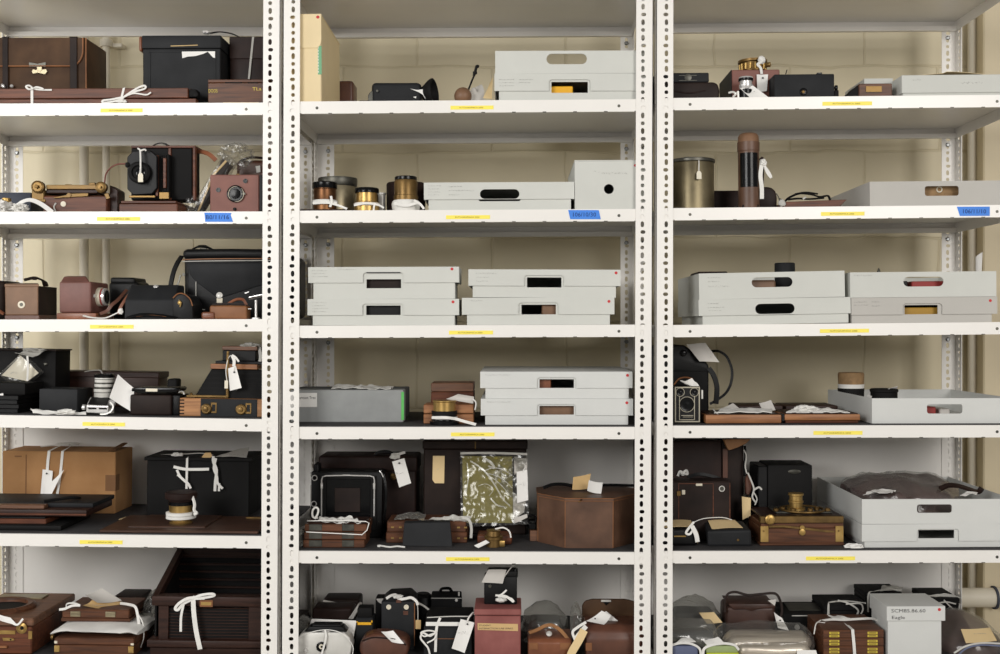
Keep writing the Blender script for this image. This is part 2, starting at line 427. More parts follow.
# shelf top edges in the photograph: (px, py) at two points; rows 0 (highest) to 6
SH = {'A': [((0, -24.4), (262, -24.4)), ((0, 103.4), (262, 102.4)), ((0, 211.5), (262, 211.4)), ((0, 319.5), (262, 319.1)), ((0, 415.2), (262, 419.3)), ((0, 533.8), (262, 536.4)), ((0, 661), (262, 664))],
      'B': [((299, -22.4), (636, -24.6)), ((299, 101.3), (636, 99.0)), ((299, 210.6), (636, 208.8)), ((299, 325.7), (636, 324.6)), ((299, 427), (636, 427)), ((299, 551.2), (636, 552.4)), ((299, 664), (636, 665))],
      'C': [((673, -28), (1000, -30.6)), ((673, 97.8), (1000, 94.6)), ((673, 208), (1000, 204.8)), ((673, 325), (1000, 322)), ((673, 425.8), (1000, 425.2)), ((673, 551.4), (1000, 550.6)), ((673, 664), (1000, 663))]}
LIN = .0024
def shelf_raw(u, r, x):
    (a, b), (c, e) = SH[u][r]; xa, xc = X(a), X(c); za, zc = Z(b), Z(e)
    return za+(zc-za)*(x-xa)/(xc-xa)
def shelf_z(u, r, x): return shelf_raw(u, r, x)+(LIN if r >= 4 else 0)
def shelf_tilt(u, r):
    (a, b), (c, e) = SH[u][r]; return -math.atan2(Z(e)-Z(b), X(c)-X(a))
# ---------------------------------------------------------------- the setting
def struct(name, m, org=(0, 0, 0)):
    o = bpy.data.objects.new(name, m.mesh(name, Vector(org))); col.objects.link(o); o.location = org; o['kind'] = 'structure'; return o
WD = .62
m = M('blockwork'); m.box(-3.2, 3.2, WD, WD+.1, 0, 3.0); struct('wall_back', m)
m = M('floor_vinyl'); m.box(-3.2, 3.2, -4.2, WD, -.05, 0); struct('floor', m)
m = M('pipe_paint')
for a, b in ((79.5, 88.5), (102.5, 110)):
    d = .585; c = (a+b)/2; m = M('pipe_paint'); m.lat((X(c, d), d, 0), (0, 0, 1), [((b-a)/2*s(d), 0), ((b-a)/2*s(d), 2.9)], 20)
    if a > 100:
        m.lat((X(c, d), d, Z(47, d)), (0, 0, 1), [(6.2*s(d), 0), (6.2*s(d), .02)], 20); m.box(X(112, d), X(122, d), d, WD, Z(47, d), Z(43, d), .002)
    struct('trim_1' if a < 100 else 'trim_2', m)
m = M('wall_paint'); m.box(X(983.5, .53), 3.2, .53, WD, 0, 2.9, .004); struct('trim_3', m)
m = M('pipe_paint'); d = .59; m.lat((X(972, d), d, 0), (0, 0, 1), [(4.2*s(d), 0), (4.2*s(d), 2.9)], 20); struct('trim_4', m)
m = M('pipe_paint'); d = .515; x0 = X(905, d); m.lat((x0, d, Z(597.5, d)), (1, 0, 0), [(9.6*s(d), 0), (9.6*s(d), X(994, d)-x0)], 28)
m.mt('navy'); m.lat((X(993, d), d, Z(597.5, d)), (1, 0, 0), [(11.5*s(d), 0), (11.5*s(d), .006)], 28)
m.mt('pipe_paint'); m.lat((X(995.4, d), d, Z(597.5, d)), (1, 0, 0), [(10*s(d), 0), (10*s(d), .3)], 28)
struct('trim_5', m)
# ---------------------------------------------------------------- three bolted shelving units
PITCH = 7.77*K
FW = 17.0*K
def hole_flange(m, org, ud, zb, zt, w, hoff, thick, zref, sgn):
    """perforated steel strip: ud = unit vector across the strip from its corner; holes repeat slot, round, slot, wide"""
    nd = Vector((ud.y, -ud.x, 0))
    k0 = int(math.floor((zref-zt)/PITCH))-1; cells = []
    k = k0
    while True:
        zc = zref-k*PITCH
        if zc+PITCH/2 < zb: break
        if zc-PITCH/2 < zt: cells.append((zc, k % 4))
        k += 1
    n = 12; c0 = hoff
    for zc, kind in cells:
        z1 = min(zt, zc+PITCH/2); z0 = max(zb, zc-PITCH/2)
        full = z1-z0 > PITCH*.98
        hw, hh = {0: (1.9, 1.9), 1: (1.8, 3.0), 2: (2.5, 1.85), 3: (1.8, 3.0)}[kind]
        off = (.6*K if kind == 2 else 0)
        outer = []; inner = []
        for i in range(n):
            a = 2*math.pi*(i+.5)/n; ca, sa = math.cos(a), math.sin(a)
            e = .8; inner.append((c0-off+math.copysign(abs(ca)**e, ca)*hw*K, zc+math.copysign(abs(sa)**e, sa)*hh*K))
        tz = [z0, z0, z0, z0]
        # outer ring walks the rectangle: three points per side
        mid = (z0+z1)/2
        outer = [(w, mid+.25*(z1-z0)), (w, z1), (c0, z1), (c0*.5, z1), (0, z1), (0, mid+.25*(z1-z0)), (0, mid-.25*(z1-z0)), (0, z0), (c0*.5, z0), (c0, z0), (w, z0), (w, mid-.25*(z1-z0))]
        vs = []
        for t in (0, thick):
            for a, z in outer: vs.append(Vector(org)+ud*a+nd*(t*sgn)+Vector((0, 0, z)))
            for a, z in inner: vs.append(Vector(org)+ud*a+nd*(t*sgn)+Vector((0, 0, z)))
        fs = []
        if full:
            for i in range(n):
                j = (i+1) % n
                fs += [[i, j, n+j, n+i], [2*n+j, 2*n+i, 3*n+i, 3*n+j], [n+i, n+j, 3*n+j, 3*n+i], [j, i, 2*n+i, 2*n+j]]
        else:
            fs = [list(range(n)), [2*n+i for i in range(n)][::-1]]+[[j, i, 2*n+i, 2*n+j] for i, j in [(i, (i+1) % n) for i in range(n)]]
        m.raw(vs, fs)
def unit(u, xl, xr, refs, label, lean):
    """xl, xr: outer faces of the posts in px on the front plane"""
    root = bpy.data.objects.new('shelving_unit', None); col.objects.link(root)
    org = Vector((X((xl+xr)/2), DEP/2, 0)); root.location = org; props(root, label, 'shelving unit', 'white shelving units')
    def part(name, m, par=None, lab=None):
        o = bpy.data.objects.new(name, m.mesh(name, org)); col.objects.link(o); o.parent = par or root
        if lab: o['label'] = lab
        return o
    zb, zt = .0, Z(-60)
    for i, (px, sg) in enumerate(((xl, 1), (xr, -1))):
        for rear in (0, 1):
            m = M('enamel'); x = X(px); zr = Z(refs[i])
            yf = DEP if rear else 0
            fw = ({1: 20.5, -1: 14.5}[sg]*K if (rear and u == 'B') else FW)
            hole_flange(m, (x, yf, 0), Vector((sg, 0, 0)), zb, zt, fw, fw-6.8*K, .0018, zr, (1 if rear else -1)*sg)
            hole_flange(m, (x, yf, 0), Vector((0, -1 if rear else 1, 0)), zb, zt, FW, FW-6.8*K, .0018, zr, (1 if not rear else -1)*sg)
            # square pressed foot plate under the angle
            m.box(min(x, x+sg*FW), max(x, x+sg*FW), yf-(FW if rear else 0), yf+(0 if rear else FW), 0, .003)
            if not rear and lean[i]:
                for q in m.v: q.x += lean[i]*K*(q.z-Z(100))/(Z(570)-Z(100))
            part('post', m)
    shelves = []
    for r in range(7):
        m = M('enamel'); x0, x1 = X(xl)+.003, X(xr)-.003; y0, y1 = .0022, DEP-.0022
        za, zb_ = shelf_raw(u, r, x0), shelf_raw(u, r, x1); t = .0012; H = 12.3*K
        def slab(ya, yb, lo, hi, xa=x0, xb=x1):
            vs = []
            for x_ in (xa, xb):
                zz = shelf_raw(u, r, x_)
                vs += [(x_, ya, zz-lo), (x_, yb, zz-lo), (x_, yb, zz-hi), (x_, ya, zz-hi)]
            m.raw(vs, [[0, 1, 2, 3], [7, 6, 5, 4], [0, 4, 5, 1], [1, 5, 6, 2], [2, 6, 7, 3], [3, 7, 4, 0]])
        slab(y0, y1, 0, t); slab(y0, y0+t, t, H); slab(y1-t, y1, t, H)
        slab(y0+t, y0+.012, H-t, H); slab(y1-.014, y1-t, H-.013, H)
        slab(y0+t, y1-t, t, H, x0, x0+t); slab(y0+t, y1-t, t, H, x1-t, x1)
        # welded stiffener channel under the sheet, small drainage slots along the lip
        m.mt('gunmetal')
        for k in range(12):
            xx = x0+(x1-x0)*(k+.5)/12; zz = shelf_raw(u, r, xx)
            m.box(xx-.0045, xx+.0045, y0-.0004, y0+.004, zz-H-.0004, zz-H+.0014)
        for xx in (X(xl)+FW+17*K, X(xr)-FW-17*K):
            zz = shelf_raw(u, r, xx)-6.6*K
            m.lat((xx, y0+.0008, zz), (0, -1, 0), [(1.5*K, 0), (1.5*K, .0012)], 12)
        sh = part('shelf', m); shelves.append(sh)
        for yb_, nm in ((y0, 'front'), (y1, 'rear')):
            pass
    for r in range(7):   # bolt heads where shelves meet the rear posts
        for px, sg in ((xl, 1), (xr, -1)):
            m = M('bolt_steel'); xx = X(px)+sg*(({1: 20.5, -1: 14.5}[sg]*K if u == 'B' else FW)-6.8*K); zz = shelf_raw(u, r, xx)-H_-.018
            m.lat((xx, DEP-.0018, zz), (0, -1, 0), [(2.6*K, 0), (2.6*K, .003), (1.7*K, .0045)], 6)
            part('bolt', m)
    # sheet-steel backing behind the two lowest bays
    m = M('enamel'); z1 = shelf_raw(u, 4, org.x)-.004; z0 = shelf_raw(u, 6, org.x)-.03
    m.box(X(xl)+.003, X(xr)-.003, DEP+.001, DEP+.003, z0, z1); part('back_panel', m)
    return root, shelves, part
H_ = 12.3*K
UNITS = {}
for u, xl, xr, refs, lab, lean in (('A', -78, 280, (34.2, 34.2), 'white perforated steel shelving unit holding leather cases and wooden cameras', (0, -1.7)),
                                   ('B', 282.8, 653, (32.8, 30), 'middle white steel shelving unit holding grey lidded boxes between brass lenses and cases', (-1.2, -1.6)),
                                   ('C', 656.2, 1031.5, (30, 30), 'white steel shelving unit ending beside the bare block wall with wide grey trays', (-.6, 0))):
    UNITS[u] = unit(u, xl, xr, refs, lab, lean)
# printed yellow labels and blue tapes on the shelf lips
LABS = {'A': [(100.5, 142.5), (97, 140), (90, 133.5), (82.5, 125), (79.5, 122.5)], 'B': [(450.5, 493.5), (446, 490), (449, 493), (451, 494.5), (446, 489.5)],
        'C': [(822.5, 872), (821, 864.5), (820, 869), (813.5, 862.5), (806, 855)]}
def lip(px, u, r, dz=0): return Z_to_py(shelf_raw(u, r, X(px)))+dz
def Z_to_py(z): return CY-(z-ZC)/K
for u, rows in LABS.items():
    root, shelves, part = UNITS[u]
    for r, (a, b) in enumerate(rows, 1):
        yc = lip((a+b)/2, u, r, 7.4); m = M('yellow_label'); e = (lip(b, u, r)-lip(a, u, r))/2
        m.pr([(a, yc-1.9-e), (b, yc-1.9+e), (b, yc+1.9+e), (a, yc+1.9-e)], .0015, .0021)
        m.mt('ink_olive'); m.text('AUTOGRAPHICA 2000', a+(b-a)*.2, yc+.85, 1.5, .0014, (b-a)*.56)
        part('shelf_label', m, shelves[r], 'yellow strip label')
for u, r, poly, txt, tx in (('A', 2, [(204.3, 212.6), (231.5, 212.9), (230.6, 215), (233, 221.8), (205.3, 221.8)], 'B0/11/16', 206),
                            ('B', 2, [(568.2, 210), (598.8, 210.1), (600.8, 219.2), (570.3, 219.2)], '106/10/30', 573),
                            ('C', 2, [(957, 206.7), (989.8, 206.6), (989.8, 215.8), (960, 216)], '106/11/10', 963)):
    root, shelves, part = UNITS[u]; m = M('blue_tape'); m.pr(poly, .0014, .0021)
    m.mt('ink_blue'); m.text(txt, tx, poly[-1][1]-2.6, 4.2, .0013, 23); part('blue_tape', m, shelves[r], 'torn blue tape with handwritten numbers')
# dark liners on the three lower shelves of each unit
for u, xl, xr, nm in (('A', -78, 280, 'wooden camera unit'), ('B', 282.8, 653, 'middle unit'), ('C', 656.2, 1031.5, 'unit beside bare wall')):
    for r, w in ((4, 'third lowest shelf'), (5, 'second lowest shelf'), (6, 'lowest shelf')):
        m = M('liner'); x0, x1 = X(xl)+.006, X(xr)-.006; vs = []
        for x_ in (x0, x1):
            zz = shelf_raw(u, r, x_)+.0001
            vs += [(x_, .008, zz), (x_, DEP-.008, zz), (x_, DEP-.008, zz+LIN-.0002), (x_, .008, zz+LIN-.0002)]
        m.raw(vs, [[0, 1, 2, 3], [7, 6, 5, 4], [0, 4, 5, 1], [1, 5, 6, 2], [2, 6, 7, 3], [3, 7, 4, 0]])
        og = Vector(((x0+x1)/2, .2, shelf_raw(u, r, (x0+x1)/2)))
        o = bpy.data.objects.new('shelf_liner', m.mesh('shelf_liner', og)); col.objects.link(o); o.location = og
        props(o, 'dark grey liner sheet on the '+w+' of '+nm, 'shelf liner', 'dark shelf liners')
# ---------------------------------------------------------------- archive boxes: board trays and lids with hand holes
BT = .0028
def pencil(m, notes, d):
    for px0, px1, py, h in notes: m.scrib(px0, px1, py, h, d, .3, int(px0*7+py))
def tray(u, r, label, x0, x1, yt, d0, dep, hole, pill, base=None, roll=0, notes=(), c='board', red=None, group='grey board archive boxes', yb=None, yaw=0, rimw=0):
    t = T('archive_tray', label, 'archive box', u, r, (x0+x1)/2, d0, group, base, roll, yaw)
    m = M(c); xa, xb = X(x0, d0), X(x1, d0); zb = t.S; zt = Z(yt, d0) if base is None or yb is None else zb+(yb-yt)*s(d0)
    off = zt-Z(yt, d0)
    hx0, hx1, hy0, hy1 = hole; hz0, hz1 = Z(hy1, d0)+off, Z(hy0, d0)+off
    rad = (hz1-hz0)/2 if pill else .006
    m.holed(xa, xb, zb, zt, d0, d0+BT, X(hx0, d0), X(hx1, d0), hz0, hz1, rad)
    d1 = d0+dep
    m.box(xa, xb, d1-BT, d1, zb, zt); m.box(xa, xa+BT, d0+BT, d1-BT, zb, zt); m.box(xb-BT, xb, d0+BT, d1-BT, zb, zt)
    m.box(xa+BT, xb-BT, d0+BT, d1-BT, zb, zb+BT)
    t.p('tray', m)
    if notes:
        n = M('ink_faint'); pencil(n, [(a, b, y-off/s(d0), h) for a, b, y, h in notes], d0); t.p('pencil_note', n, 0)
    if red:
        n = M('red_dot'); n.ly(red[0], red[1]-off/s(d0), d0, [(1.5, 0), (1.5, .0006)], 10); t.p('red_sticker', n, 0)
    t.top = zt; t.inz = zb+BT; return t
def lidded(u, r, label, lid, bs, d0, dep, hole, notch=None, pill=False, base=None, roll=0, notes=(), red=None, c='board', group='grey board archive boxes', H=None, grip=None, yaw=0):
    """lid = (x0, x1, top py, lower edge py); bs = (x0, x1); notch = (x0, x1, top py) cut in the lid's lower edge"""
    x0, x1, yt, yl = lid
    t = T('archive_box', label, 'archive box', u, r, (x0+x1)/2, d0, group, base, roll, yaw)
    zb = t.S; zt = Z(yt, d0) if base is None else zb+H*s(d0)
    off = zt-Z(yt, d0); zl = Z(yl, d0)+off; xa, xb = X(x0, d0), X(x1, d0); d1 = d0+dep
    hx0, hx1, hy0, hy1 = hole; hz0, hz1 = Z(hy1, d0)+off, Z(hy0, d0)+off; A_, B_ = X(hx0, d0), X(hx1, d0)
    m = M(c); oy = off/s(d0)
    if pill:
        m.holed(xa, xb, zl, zt, d0, d0+BT, A_, B_, max(hz0, zl+.001), hz1, (hz1-hz0)/2)
    else:
        n0, n1, ny = notch; q = 2.4
        poly = [(x0, yl), (x0, yt), (x1, yt), (x1, yl), (n1, yl), (n1, ny+q), (n1-q*.3, ny+q*.3), (n1-q, ny), (n0+q, ny), (n0+q*.3, ny+q*.3), (n0, ny+q), (n0, yl)]
        # board around the notch as three joined panels
        zn = Z(ny, d0)+off
        m.pr([(a, b-oy) for a, b in [(x0, yl), (x0, yt), (n0, yt), (n0, yl)]], d0, d0+BT)
        m.pr([(a, b-oy) for a, b in [(n1, yl), (n1, yt), (x1, yt), (x1, yl)]], d0, d0+BT)
        if ny > yt+.3: m.pr([(a, b-oy) for a, b in [(n0, ny), (n0, yt), (n1, yt), (n1, ny)]], d0, d0+BT)
        for sx, nx in ((1, n0), (-1, n1)):
            m.pr([(nx, ny-oy), (nx+sx*q, ny-oy), (nx+sx*q*.35, ny+q*.3-oy), (nx, ny+q-oy)], d0, d0+BT)
    m.box(xa, xb, d1-BT, d1, zl, zt); m.box(xa, xa+BT, d0+BT, d1-BT, zl, zt); m.box(xb-BT, xb, d0+BT, d1-BT, zl, zt)
    m.box(xa+BT, xb-BT, d0+BT, d1-BT, zt-BT, zt)
    if grip: m.mt('ink'); m.bx(grip[0], grip[1], grip[2]-oy, grip[3]-oy, d0-.0003, d0+.001, 0); m.mt(c)
    # base tray under the lid
    g = M(c); e0 = d0+BT+.0012; ba, bb = X(bs[0], d0), X(bs[1], d0); zr = zt-BT-.002; f1 = d1-BT-.002
    if pill: g.holed(ba, bb, zb, zr, e0, e0+BT, A_-.004, B_+.004, hz0-.003, min(hz1+.003, zr-.003), .006)
    else: g.holed(ba, bb, zb, zr, e0, e0+BT, A_, B_, hz0, min(hz1, zr-.002), .0012)
    g.box(ba, bb, f1-BT, f1, zb, zr); g.box(ba, ba+BT, e0+BT, f1-BT, zb, zr); g.box(bb-BT, bb, e0+BT, f1-BT, zb, zr); g.box(ba+BT, bb-BT, e0+BT, f1-BT, zb, zb+BT)
    li = None
    t.p('base', g); li = t.p('lid', m)
    if notes:
        n = M('ink_faint'); pencil(n, [(a, b, y-oy, h) for a, b, y, h in notes], d0); t.p('pencil_note', n, li)
    if red:
        n = M('red_dot'); n.ly(red[0], red[1]-oy, d0, [(1.5, 0), (1.5, .0006)], 8); t.p('red_sticker', n, li)
    t.top = zt; t.inz = zb+BT; return t
def inside(box, name, label, cat, m_, px0, px1, h_px, d0, dep, u, r, bev=.002):
    """something lying in a box, glimpsed through the hand hole"""
    t = T(name, label, cat, u, r, (px0+px1)/2, d0, None, box.inz); m = M(m_)
    m.box(X(px0, d0), X(px1, d0), d0, d0+dep, t.S, t.S+h_px*s(d0), bev); t.p(name, m); return t
# middle unit, highest bay
a = lidded('B', 1, 'grey lidded box beside the wooden ball, yellow packet showing in its hole', (494.5, 648, 73.4, 90.8), (499, 644), .012, .36,
           (551.5, 588, 81.5, 92.5), (549, 590.5, 79.5), roll=.3, notes=[(499, 514, 80, 1), (499, 514, 83, 1), (499, 514, 86, 1), (519, 533, 80, 1.2), (519, 531, 83, 1)])
tray('B', 1, 'grey open tray with pill-shaped hole on top of the box holding a yellow packet', 495.2, 645, 51, .012, .35, (546.5, 587, 54, 64.5), True, base=a.top, yb=73.6, roll=.2)
inside(a, 'yellow_packet', 'yellow packet seen through the hole of the lidded box beside the wooden ball', 'packet', 'yellow', 548, 573, 14.4, .03, .12, 'B', 1)
# middle unit, second bay
lidded('B', 2, 'long flat grey lidded box beside the brass lenses, black pill-shaped hole', (424, 574.5, 182.2, 199.2), (428.5, 571), .015, .37, (480, 519.5, 189.2, 199.8), pill=True,
       notes=[(428, 441, 186, 1), (428, 440, 189, 1), (428, 441, 192, 1), (428, 439, 195, 1), (449, 463, 187, 1.2), (449, 474, 191, 1.3), (449, 460, 195, 1)])
d0 = .012; t = T('archive_box', 'tall square grey box with one small round hole beside the long flat box', 'archive box', 'B', 2, 612, d0, 'grey board archive boxes')
m = M('board'); zt = Z(161.2, d0); m.holed(X(575, d0), X(649, d0), t.S, zt, d0, d0+BT, X(604, d0), X(614, d0), Z(194, d0), Z(184, d0), 5*s(d0))
xa, xb, d1 = X(575, d0), X(649, d0), d0+.33
m.box(xa, xb, d1-BT, d1, t.S, zt); m.box(xa, xa+BT, d0+BT, d1-BT, t.S, zt); m.box(xb-BT, xb, d0+BT, d1-BT, t.S, zt); m.box(xa+BT, xb-BT, d0+BT, d1-BT, t.S, t.S+BT); t.p('base', m)
m = M('board'); m.box(xa-.001, xb+.001, d0-.001, d1+.001, zt+.0002, zt+.003, .0008); t.p('lid', m)
m = M('ink_faint'); m.scrib(594, 600, 173, 2.5, d0, .35, 3); m.scrib(602, 628, 174, 1.6, d0, .35, 5); t.p('pencil_note', m, 0)
m = M('red_dot'); m.ly(635.5, 165.5, d0, [(1.4, 0), (1.4, .0006)], 8); t.p('red_sticker', m, 0)
# middle unit, third bay: two stacks of two
a = lidded('B', 3, 'lower grey lidded box of the stack nearest the wooden camera unit, third shelf', (307.5, 459, 299, 315.2), (312.5, 454.5), .012, .13, (366, 400.5, 305.5, 315), (362.5, 403.5, 303.8), roll=.1,
           red=(453, 302), notes=[(312, 327, 303, 1), (312, 325, 306, 1), (312, 328, 309, 1), (312, 326, 312, 1)])
a2 = lidded('B', 3, 'upper grey lidded box with slit above its hole, stack nearest the wooden camera unit', (308.3, 459, 267, 282.8), (313.2, 454.8), .012, .13, (366.3, 401, 279.3, 288.3), (363, 403.5, 272.6), base=a.top, H=32, roll=0,
       red=(452, 269.3), notes=[(312, 327, 271, 1), (312, 325, 274, 1), (312, 328, 277, 1), (338, 356, 270, 1)], grip=(366.5, 400.5, 272.2, 273.2))
inside(a, 'black_case', 'black case sized to darken the hole of the bottom box nearest the wooden camera unit', 'camera case', 'black_leather', 358, 406, 20, .03, .09, 'B', 3)  # case enlarged to hide the lit interior behind the hole
inside(a2, 'brown_case', 'added dark block darkening the hole of the top box nearest the wooden camera unit', 'camera case', 'brown_black', 358, 406, 22, .03, .09, 'B', 3)  # added dark filler, keeps the lit inside from showing through the hole
b = lidded('B', 3, 'lower grey lidded box of the stack nearest the unit with wide trays, third shelf', (462, 614.5, 297.6, 314.5), (467, 610), .012, .37, (521.5, 556, 304.6, 314.4), (518.5, 558.5, 302.6),
           red=(609, 301.6), notes=[(471, 483, 301, 1)])
lidded('B', 3, 'upper grey lidded box tilted slightly upward beside the empty shelf end, third shelf', (468.3, 620.5, 269.6, 286), (472.6, 616), .012, .37, (527, 561.5, 277.5, 287.5), (524, 564, 275.5), base=b.top, H=28, roll=.35,
       red=(616, 272.8), notes=[(476, 497, 274, 1), (476, 489, 278, 1), (476, 488, 282, 1)])
inside(b, 'tan_case', 'tan case glimpsed in the hole of the box nearest the wide trays', 'camera case', 'leather_brown', 542, 570, 19, .03, .12, 'B', 3)
# middle unit, fourth bay
a = lidded('B', 4, 'lower grey lidded box of the pair beside the wooden stereo lens block', (480.8, 633, 398.8, 415.4), (485.2, 628.2), .03, .37, (539.5, 574, 406, 414.8), (537, 576, 404.4), red=(626.8, 402.8), c='board_light', notes=[(487, 511, 402.5, 1)])
b = lidded('B', 4, 'upper grey lidded box of the pair beside the wooden stereo lens block', (480.2, 632.5, 371.6, 388), (485.4, 628.8), .03, .37, (539.5, 574, 379.2, 388), (537, 576.3, 377.4), base=a.top, H=27, red=(627.5, 375.3), c='board_light', notes=[(485, 510, 375.5, 1.2)])
inside(a, 'brown_case', 'light brown case with white band inside the lower box beside the lens block', 'camera case', 'leather_brown', 530, 590, 18.5, .05, .15, 'B', 4)
inside(b, 'wooden_block', 'small reddish wooden block inside the upper box beside the lens block', 'wooden block', 'leather_tan', 530, 551, 18, .05, .1, 'B', 4)
# unit beside the bare wall
d0 = .02; t = T('archive_box', 'grey lidded box with bowed cream top sheet on the highest shelf beside bare wall', 'archive box', 'C', 1, 960, d0, 'grey board archive boxes')
m = M('board'); m.bx(903, 1014, 74.8, None, d0, .30, .001); t.p('base', m)
m = M('board'); m.bx(902, 1014.8, 74.6, 92.6, d0-.0035, .343, .001); xa, xb = X(903, d0), X(1010, d0); t.p('lid', m)
m = M('ink_faint'); m.scrib(913, 921, 80, 1.4, d0-.0035, .3, 4); m.scrib(962, 985, 84, 2, d0-.0035, .3, 9); t.p('pencil_note', m, 1)
m = M('cream'); n = 24; vs = []
for i in range(n+1):
    x = X(906+i/n*85, d0); zz = Z(74.6, d0)+.0004+.009*math.sin(math.pi*min(1, i/n*1.05)*.95)*(i/n*1.3 if i/n < .5 else 1)
    for yy in (d0+.01, d0+.2): vs += [(x, yy, zz), (x, yy, zz+.0008)]
fs = []
for i in range(n):
    a = i*4; fs += [[a+1, a+3, a+7, a+5], [a, a+4, a+6, a+2], [a, a+1, a+5, a+4], [a+2, a+6, a+7, a+3]]
fs += [[0, 2, 3, 1], [n*4, n*4+1, n*4+3, n*4+2]]
m.raw(vs, fs, True); t2top = t; t.p('loose_cover_sheet', m)
tray('C', 1, 'small shallow grey tray standing behind the brown wooden lens panel', 864.5, 893, 78.5, .078, .16, (875, 885, 84, 88), True, c='board', group='grey board archive boxes')
a = tray('C', 2, 'wide grey tray alone on second shelf, tan lens ring in its hole', 870, 1012.5, 181, .014, .345, (925, 959, 186, 195.8), False, c='board_dull')
t = T('tan_case', 'worn tan case with a small lens ring inside the wide grey tray', 'camera case', 'C', 2, 938, .04, None, a.inz)
m = M('cork'); m.box(X(918, .04), X(968, .04), .04, .16, t.S, Z(184, .04), .004, 2); t.p('body', m)
m = M('bone'); m.ring(P(939.5, 189.5, .0385), (0, -1, 0), 2.6*s(.04), .0016, 16); t.p('lens_ring', m)
a = lidded('C', 3, 'lower grey lidded box under the tray with the black cylinder', (699, 851, 298.3, 314.6), (703, 849), .014, .345, (755.5, 795, 303.6, 313.8), pill=True, roll=-.5, yaw=.0,
           notes=[(708, 720, 303, 1.2), (708, 724, 307, 1.2), (709, 722, 310, 1)], c='board')
tray('C', 3, 'open grey tray carrying a black cylinder, stacked on a lidded box', 699.3, 845, 271.2, .014, .345, (752, 793, 276.4, 286.2), True, base=a.top, yb=297.3, roll=-.65, c='board',
     notes=[(708, 721, 276, 1), (708, 720, 280, 1), (708, 729, 285, 1.6)])
TB = ALL[-1]
t = T('lens_hood', 'black cylinder standing up out of the tray stacked on a lidded box', 'lens hood', 'C', 3, 785, .12, None, TB.inz)
m = M('black_grey'); m.lz(785, .12, [(10, None), (10, 264), (9.4, 263), (8, 263), (8, 266)]); t.p('barrel', m)
t = T('flat_case', 'dark flat case showing over the rim of the tray with the black cylinder', 'camera case', 'C', 3, 712, .1, None, TB.inz)
m = M('brown_black'); m.bx(698, 728, 271.5, None, .12, .24, .003); t.p('body', m)
t = T('leather_pouch', 'brown pouch seen through the hole of the tray with the black cylinder', 'pouch', 'C', 3, 766, .05, None, TB.inz)
m = M('leather_brown'); m.bx(748, 776, 280, None, .05, .1, .004); t.p('body', m)
b = lidded('C', 3, 'lower grey lidded box showing a yellow carton through its hole beside bare wall', (851.5, 997.5, 297.2, 314.4), (852.3, 992.5), .014, .36, (905.2, 938.5, 305, 314.2), (903, 942.5, 303.4),
           red=(990.5, 301.2), c='board_dull', notes=[(854, 868, 302, 1), (854, 868, 305, 1), (872, 880, 302, 1.2), (872, 880, 306, 1.2)])
inside(b, 'yellow_carton', 'yellow carton inside the lower lidded box beside bare wall', 'carton', 'gold_box', 900, 944, 14, .035, .1, 'C', 3)
a = tray('C', 3, 'upper open grey tray with red lining in its hole beside the bare wall', 850.3, 996.5, 271.3, .012, .36, (903.5, 943.8, 276.3, 286), True, base=b.top, yb=296.6, notes=[(854, 872, 275, 1.2)], c='board')
inside(a, 'red_case', 'dark red case inside the upper tray beside the bare wall', 'camera case', 'red_card', 912, 950, 15, .04, .1, 'C', 3)
inside(a, 'black_case', 'black case inside the upper tray beside the bare wall', 'camera case', 'black_leather', 885, 908, 15, .04, .1, 'C', 3)
t = T('paper_tag', 'white paper slip standing up from the upper tray beside bare wall', 'tag', 'C', 3, 979, .2, None, a.inz)
m = M('paper'); m.card([(976, 257, .2), (983, 252, .2), (981, 290, .2), (976, 290, .2)], curl=.004); t.p('slip', m)
t = T('metal_point', 'small grey pointed finial just above the rim of upper tray', 'camera fitting', 'C', 3, 879, .15, None, a.inz)
m = M('gunmetal'); m.lz(879, .15, [(2.5, None), (2.2, 273), (.5, 268)], 14); t.p('finial', m)
d0 = .022
a = tray('C', 4, 'deep open grey tray holding a cork-topped cylinder, third lowest shelf', 872, 1013, 398.2, d0, .38, (927, 962.5, 404.2, 413.6), False, c='board_light')
t = T('lens_cylinder', 'cork-topped cylinder with white band standing in the deep open tray', 'lens', 'C', 4, 851, .335, None, a.inz)
m = M('black_matte'); m.lz(851, .335, [(12.4, None), (12.6, 396), (12.9, 388.5), (12.4, 387.6)]); t.p('barrel', m)
m = M('tape'); m.lz(851, .335, [(12.7, 388), (12.9, 384)]); t.p('paper_band', m)
m = M('cork'); m.lz(851, .335, [(12.3, 385), (12.8, 374.5), (12.4, 373), (11.8, 372.4)]); t.p('cork_cap', m)
t = T('black_lens', 'short wide black lens lying beside the cork-topped cylinder in the tray', 'lens', 'C', 4, 884, .12, None, a.inz)
m = M('black_matte'); m.lz(884, .12, [(13, None), (13, 392), (13.8, 391.4), (13.8, 389.4), (12.5, 388.6), (10, 388.6), (10, 391)]); t.p('barrel', m)
m = M('paper'); m.card([(872, 396, .07), (868, 394.5, .1), (866, 400, .1), (870, 403, .07)]); m.card([(888, 389, .13), (898, 386.2, .15), (897, 388.8, .16), (889, 391, .14)]); t.p('paper_tag', m)
inside(a, 'red_box', 'small dark red box seen through the hole of the deep open tray', 'small box', 'red_card', 924, 936, 14, .05, .1, 'C', 4)
inside(a, 'lens_barrel', 'pale grey fitting seen through the hole of the deep open tray', 'camera fitting', 'paper_grey', 940, 950, 12, .06, .1, 'C', 4)
d0 = .026
b = lidded('C', 5, 'grey lidded box beneath the overfull tray beside the brass-bound camera', (862, 1013.5, 524, 541.2), (865, 1011), d0, .4, (919, 955, 530.2, 538.6), (917, 959, 529), c='board_light', roll=-.2)
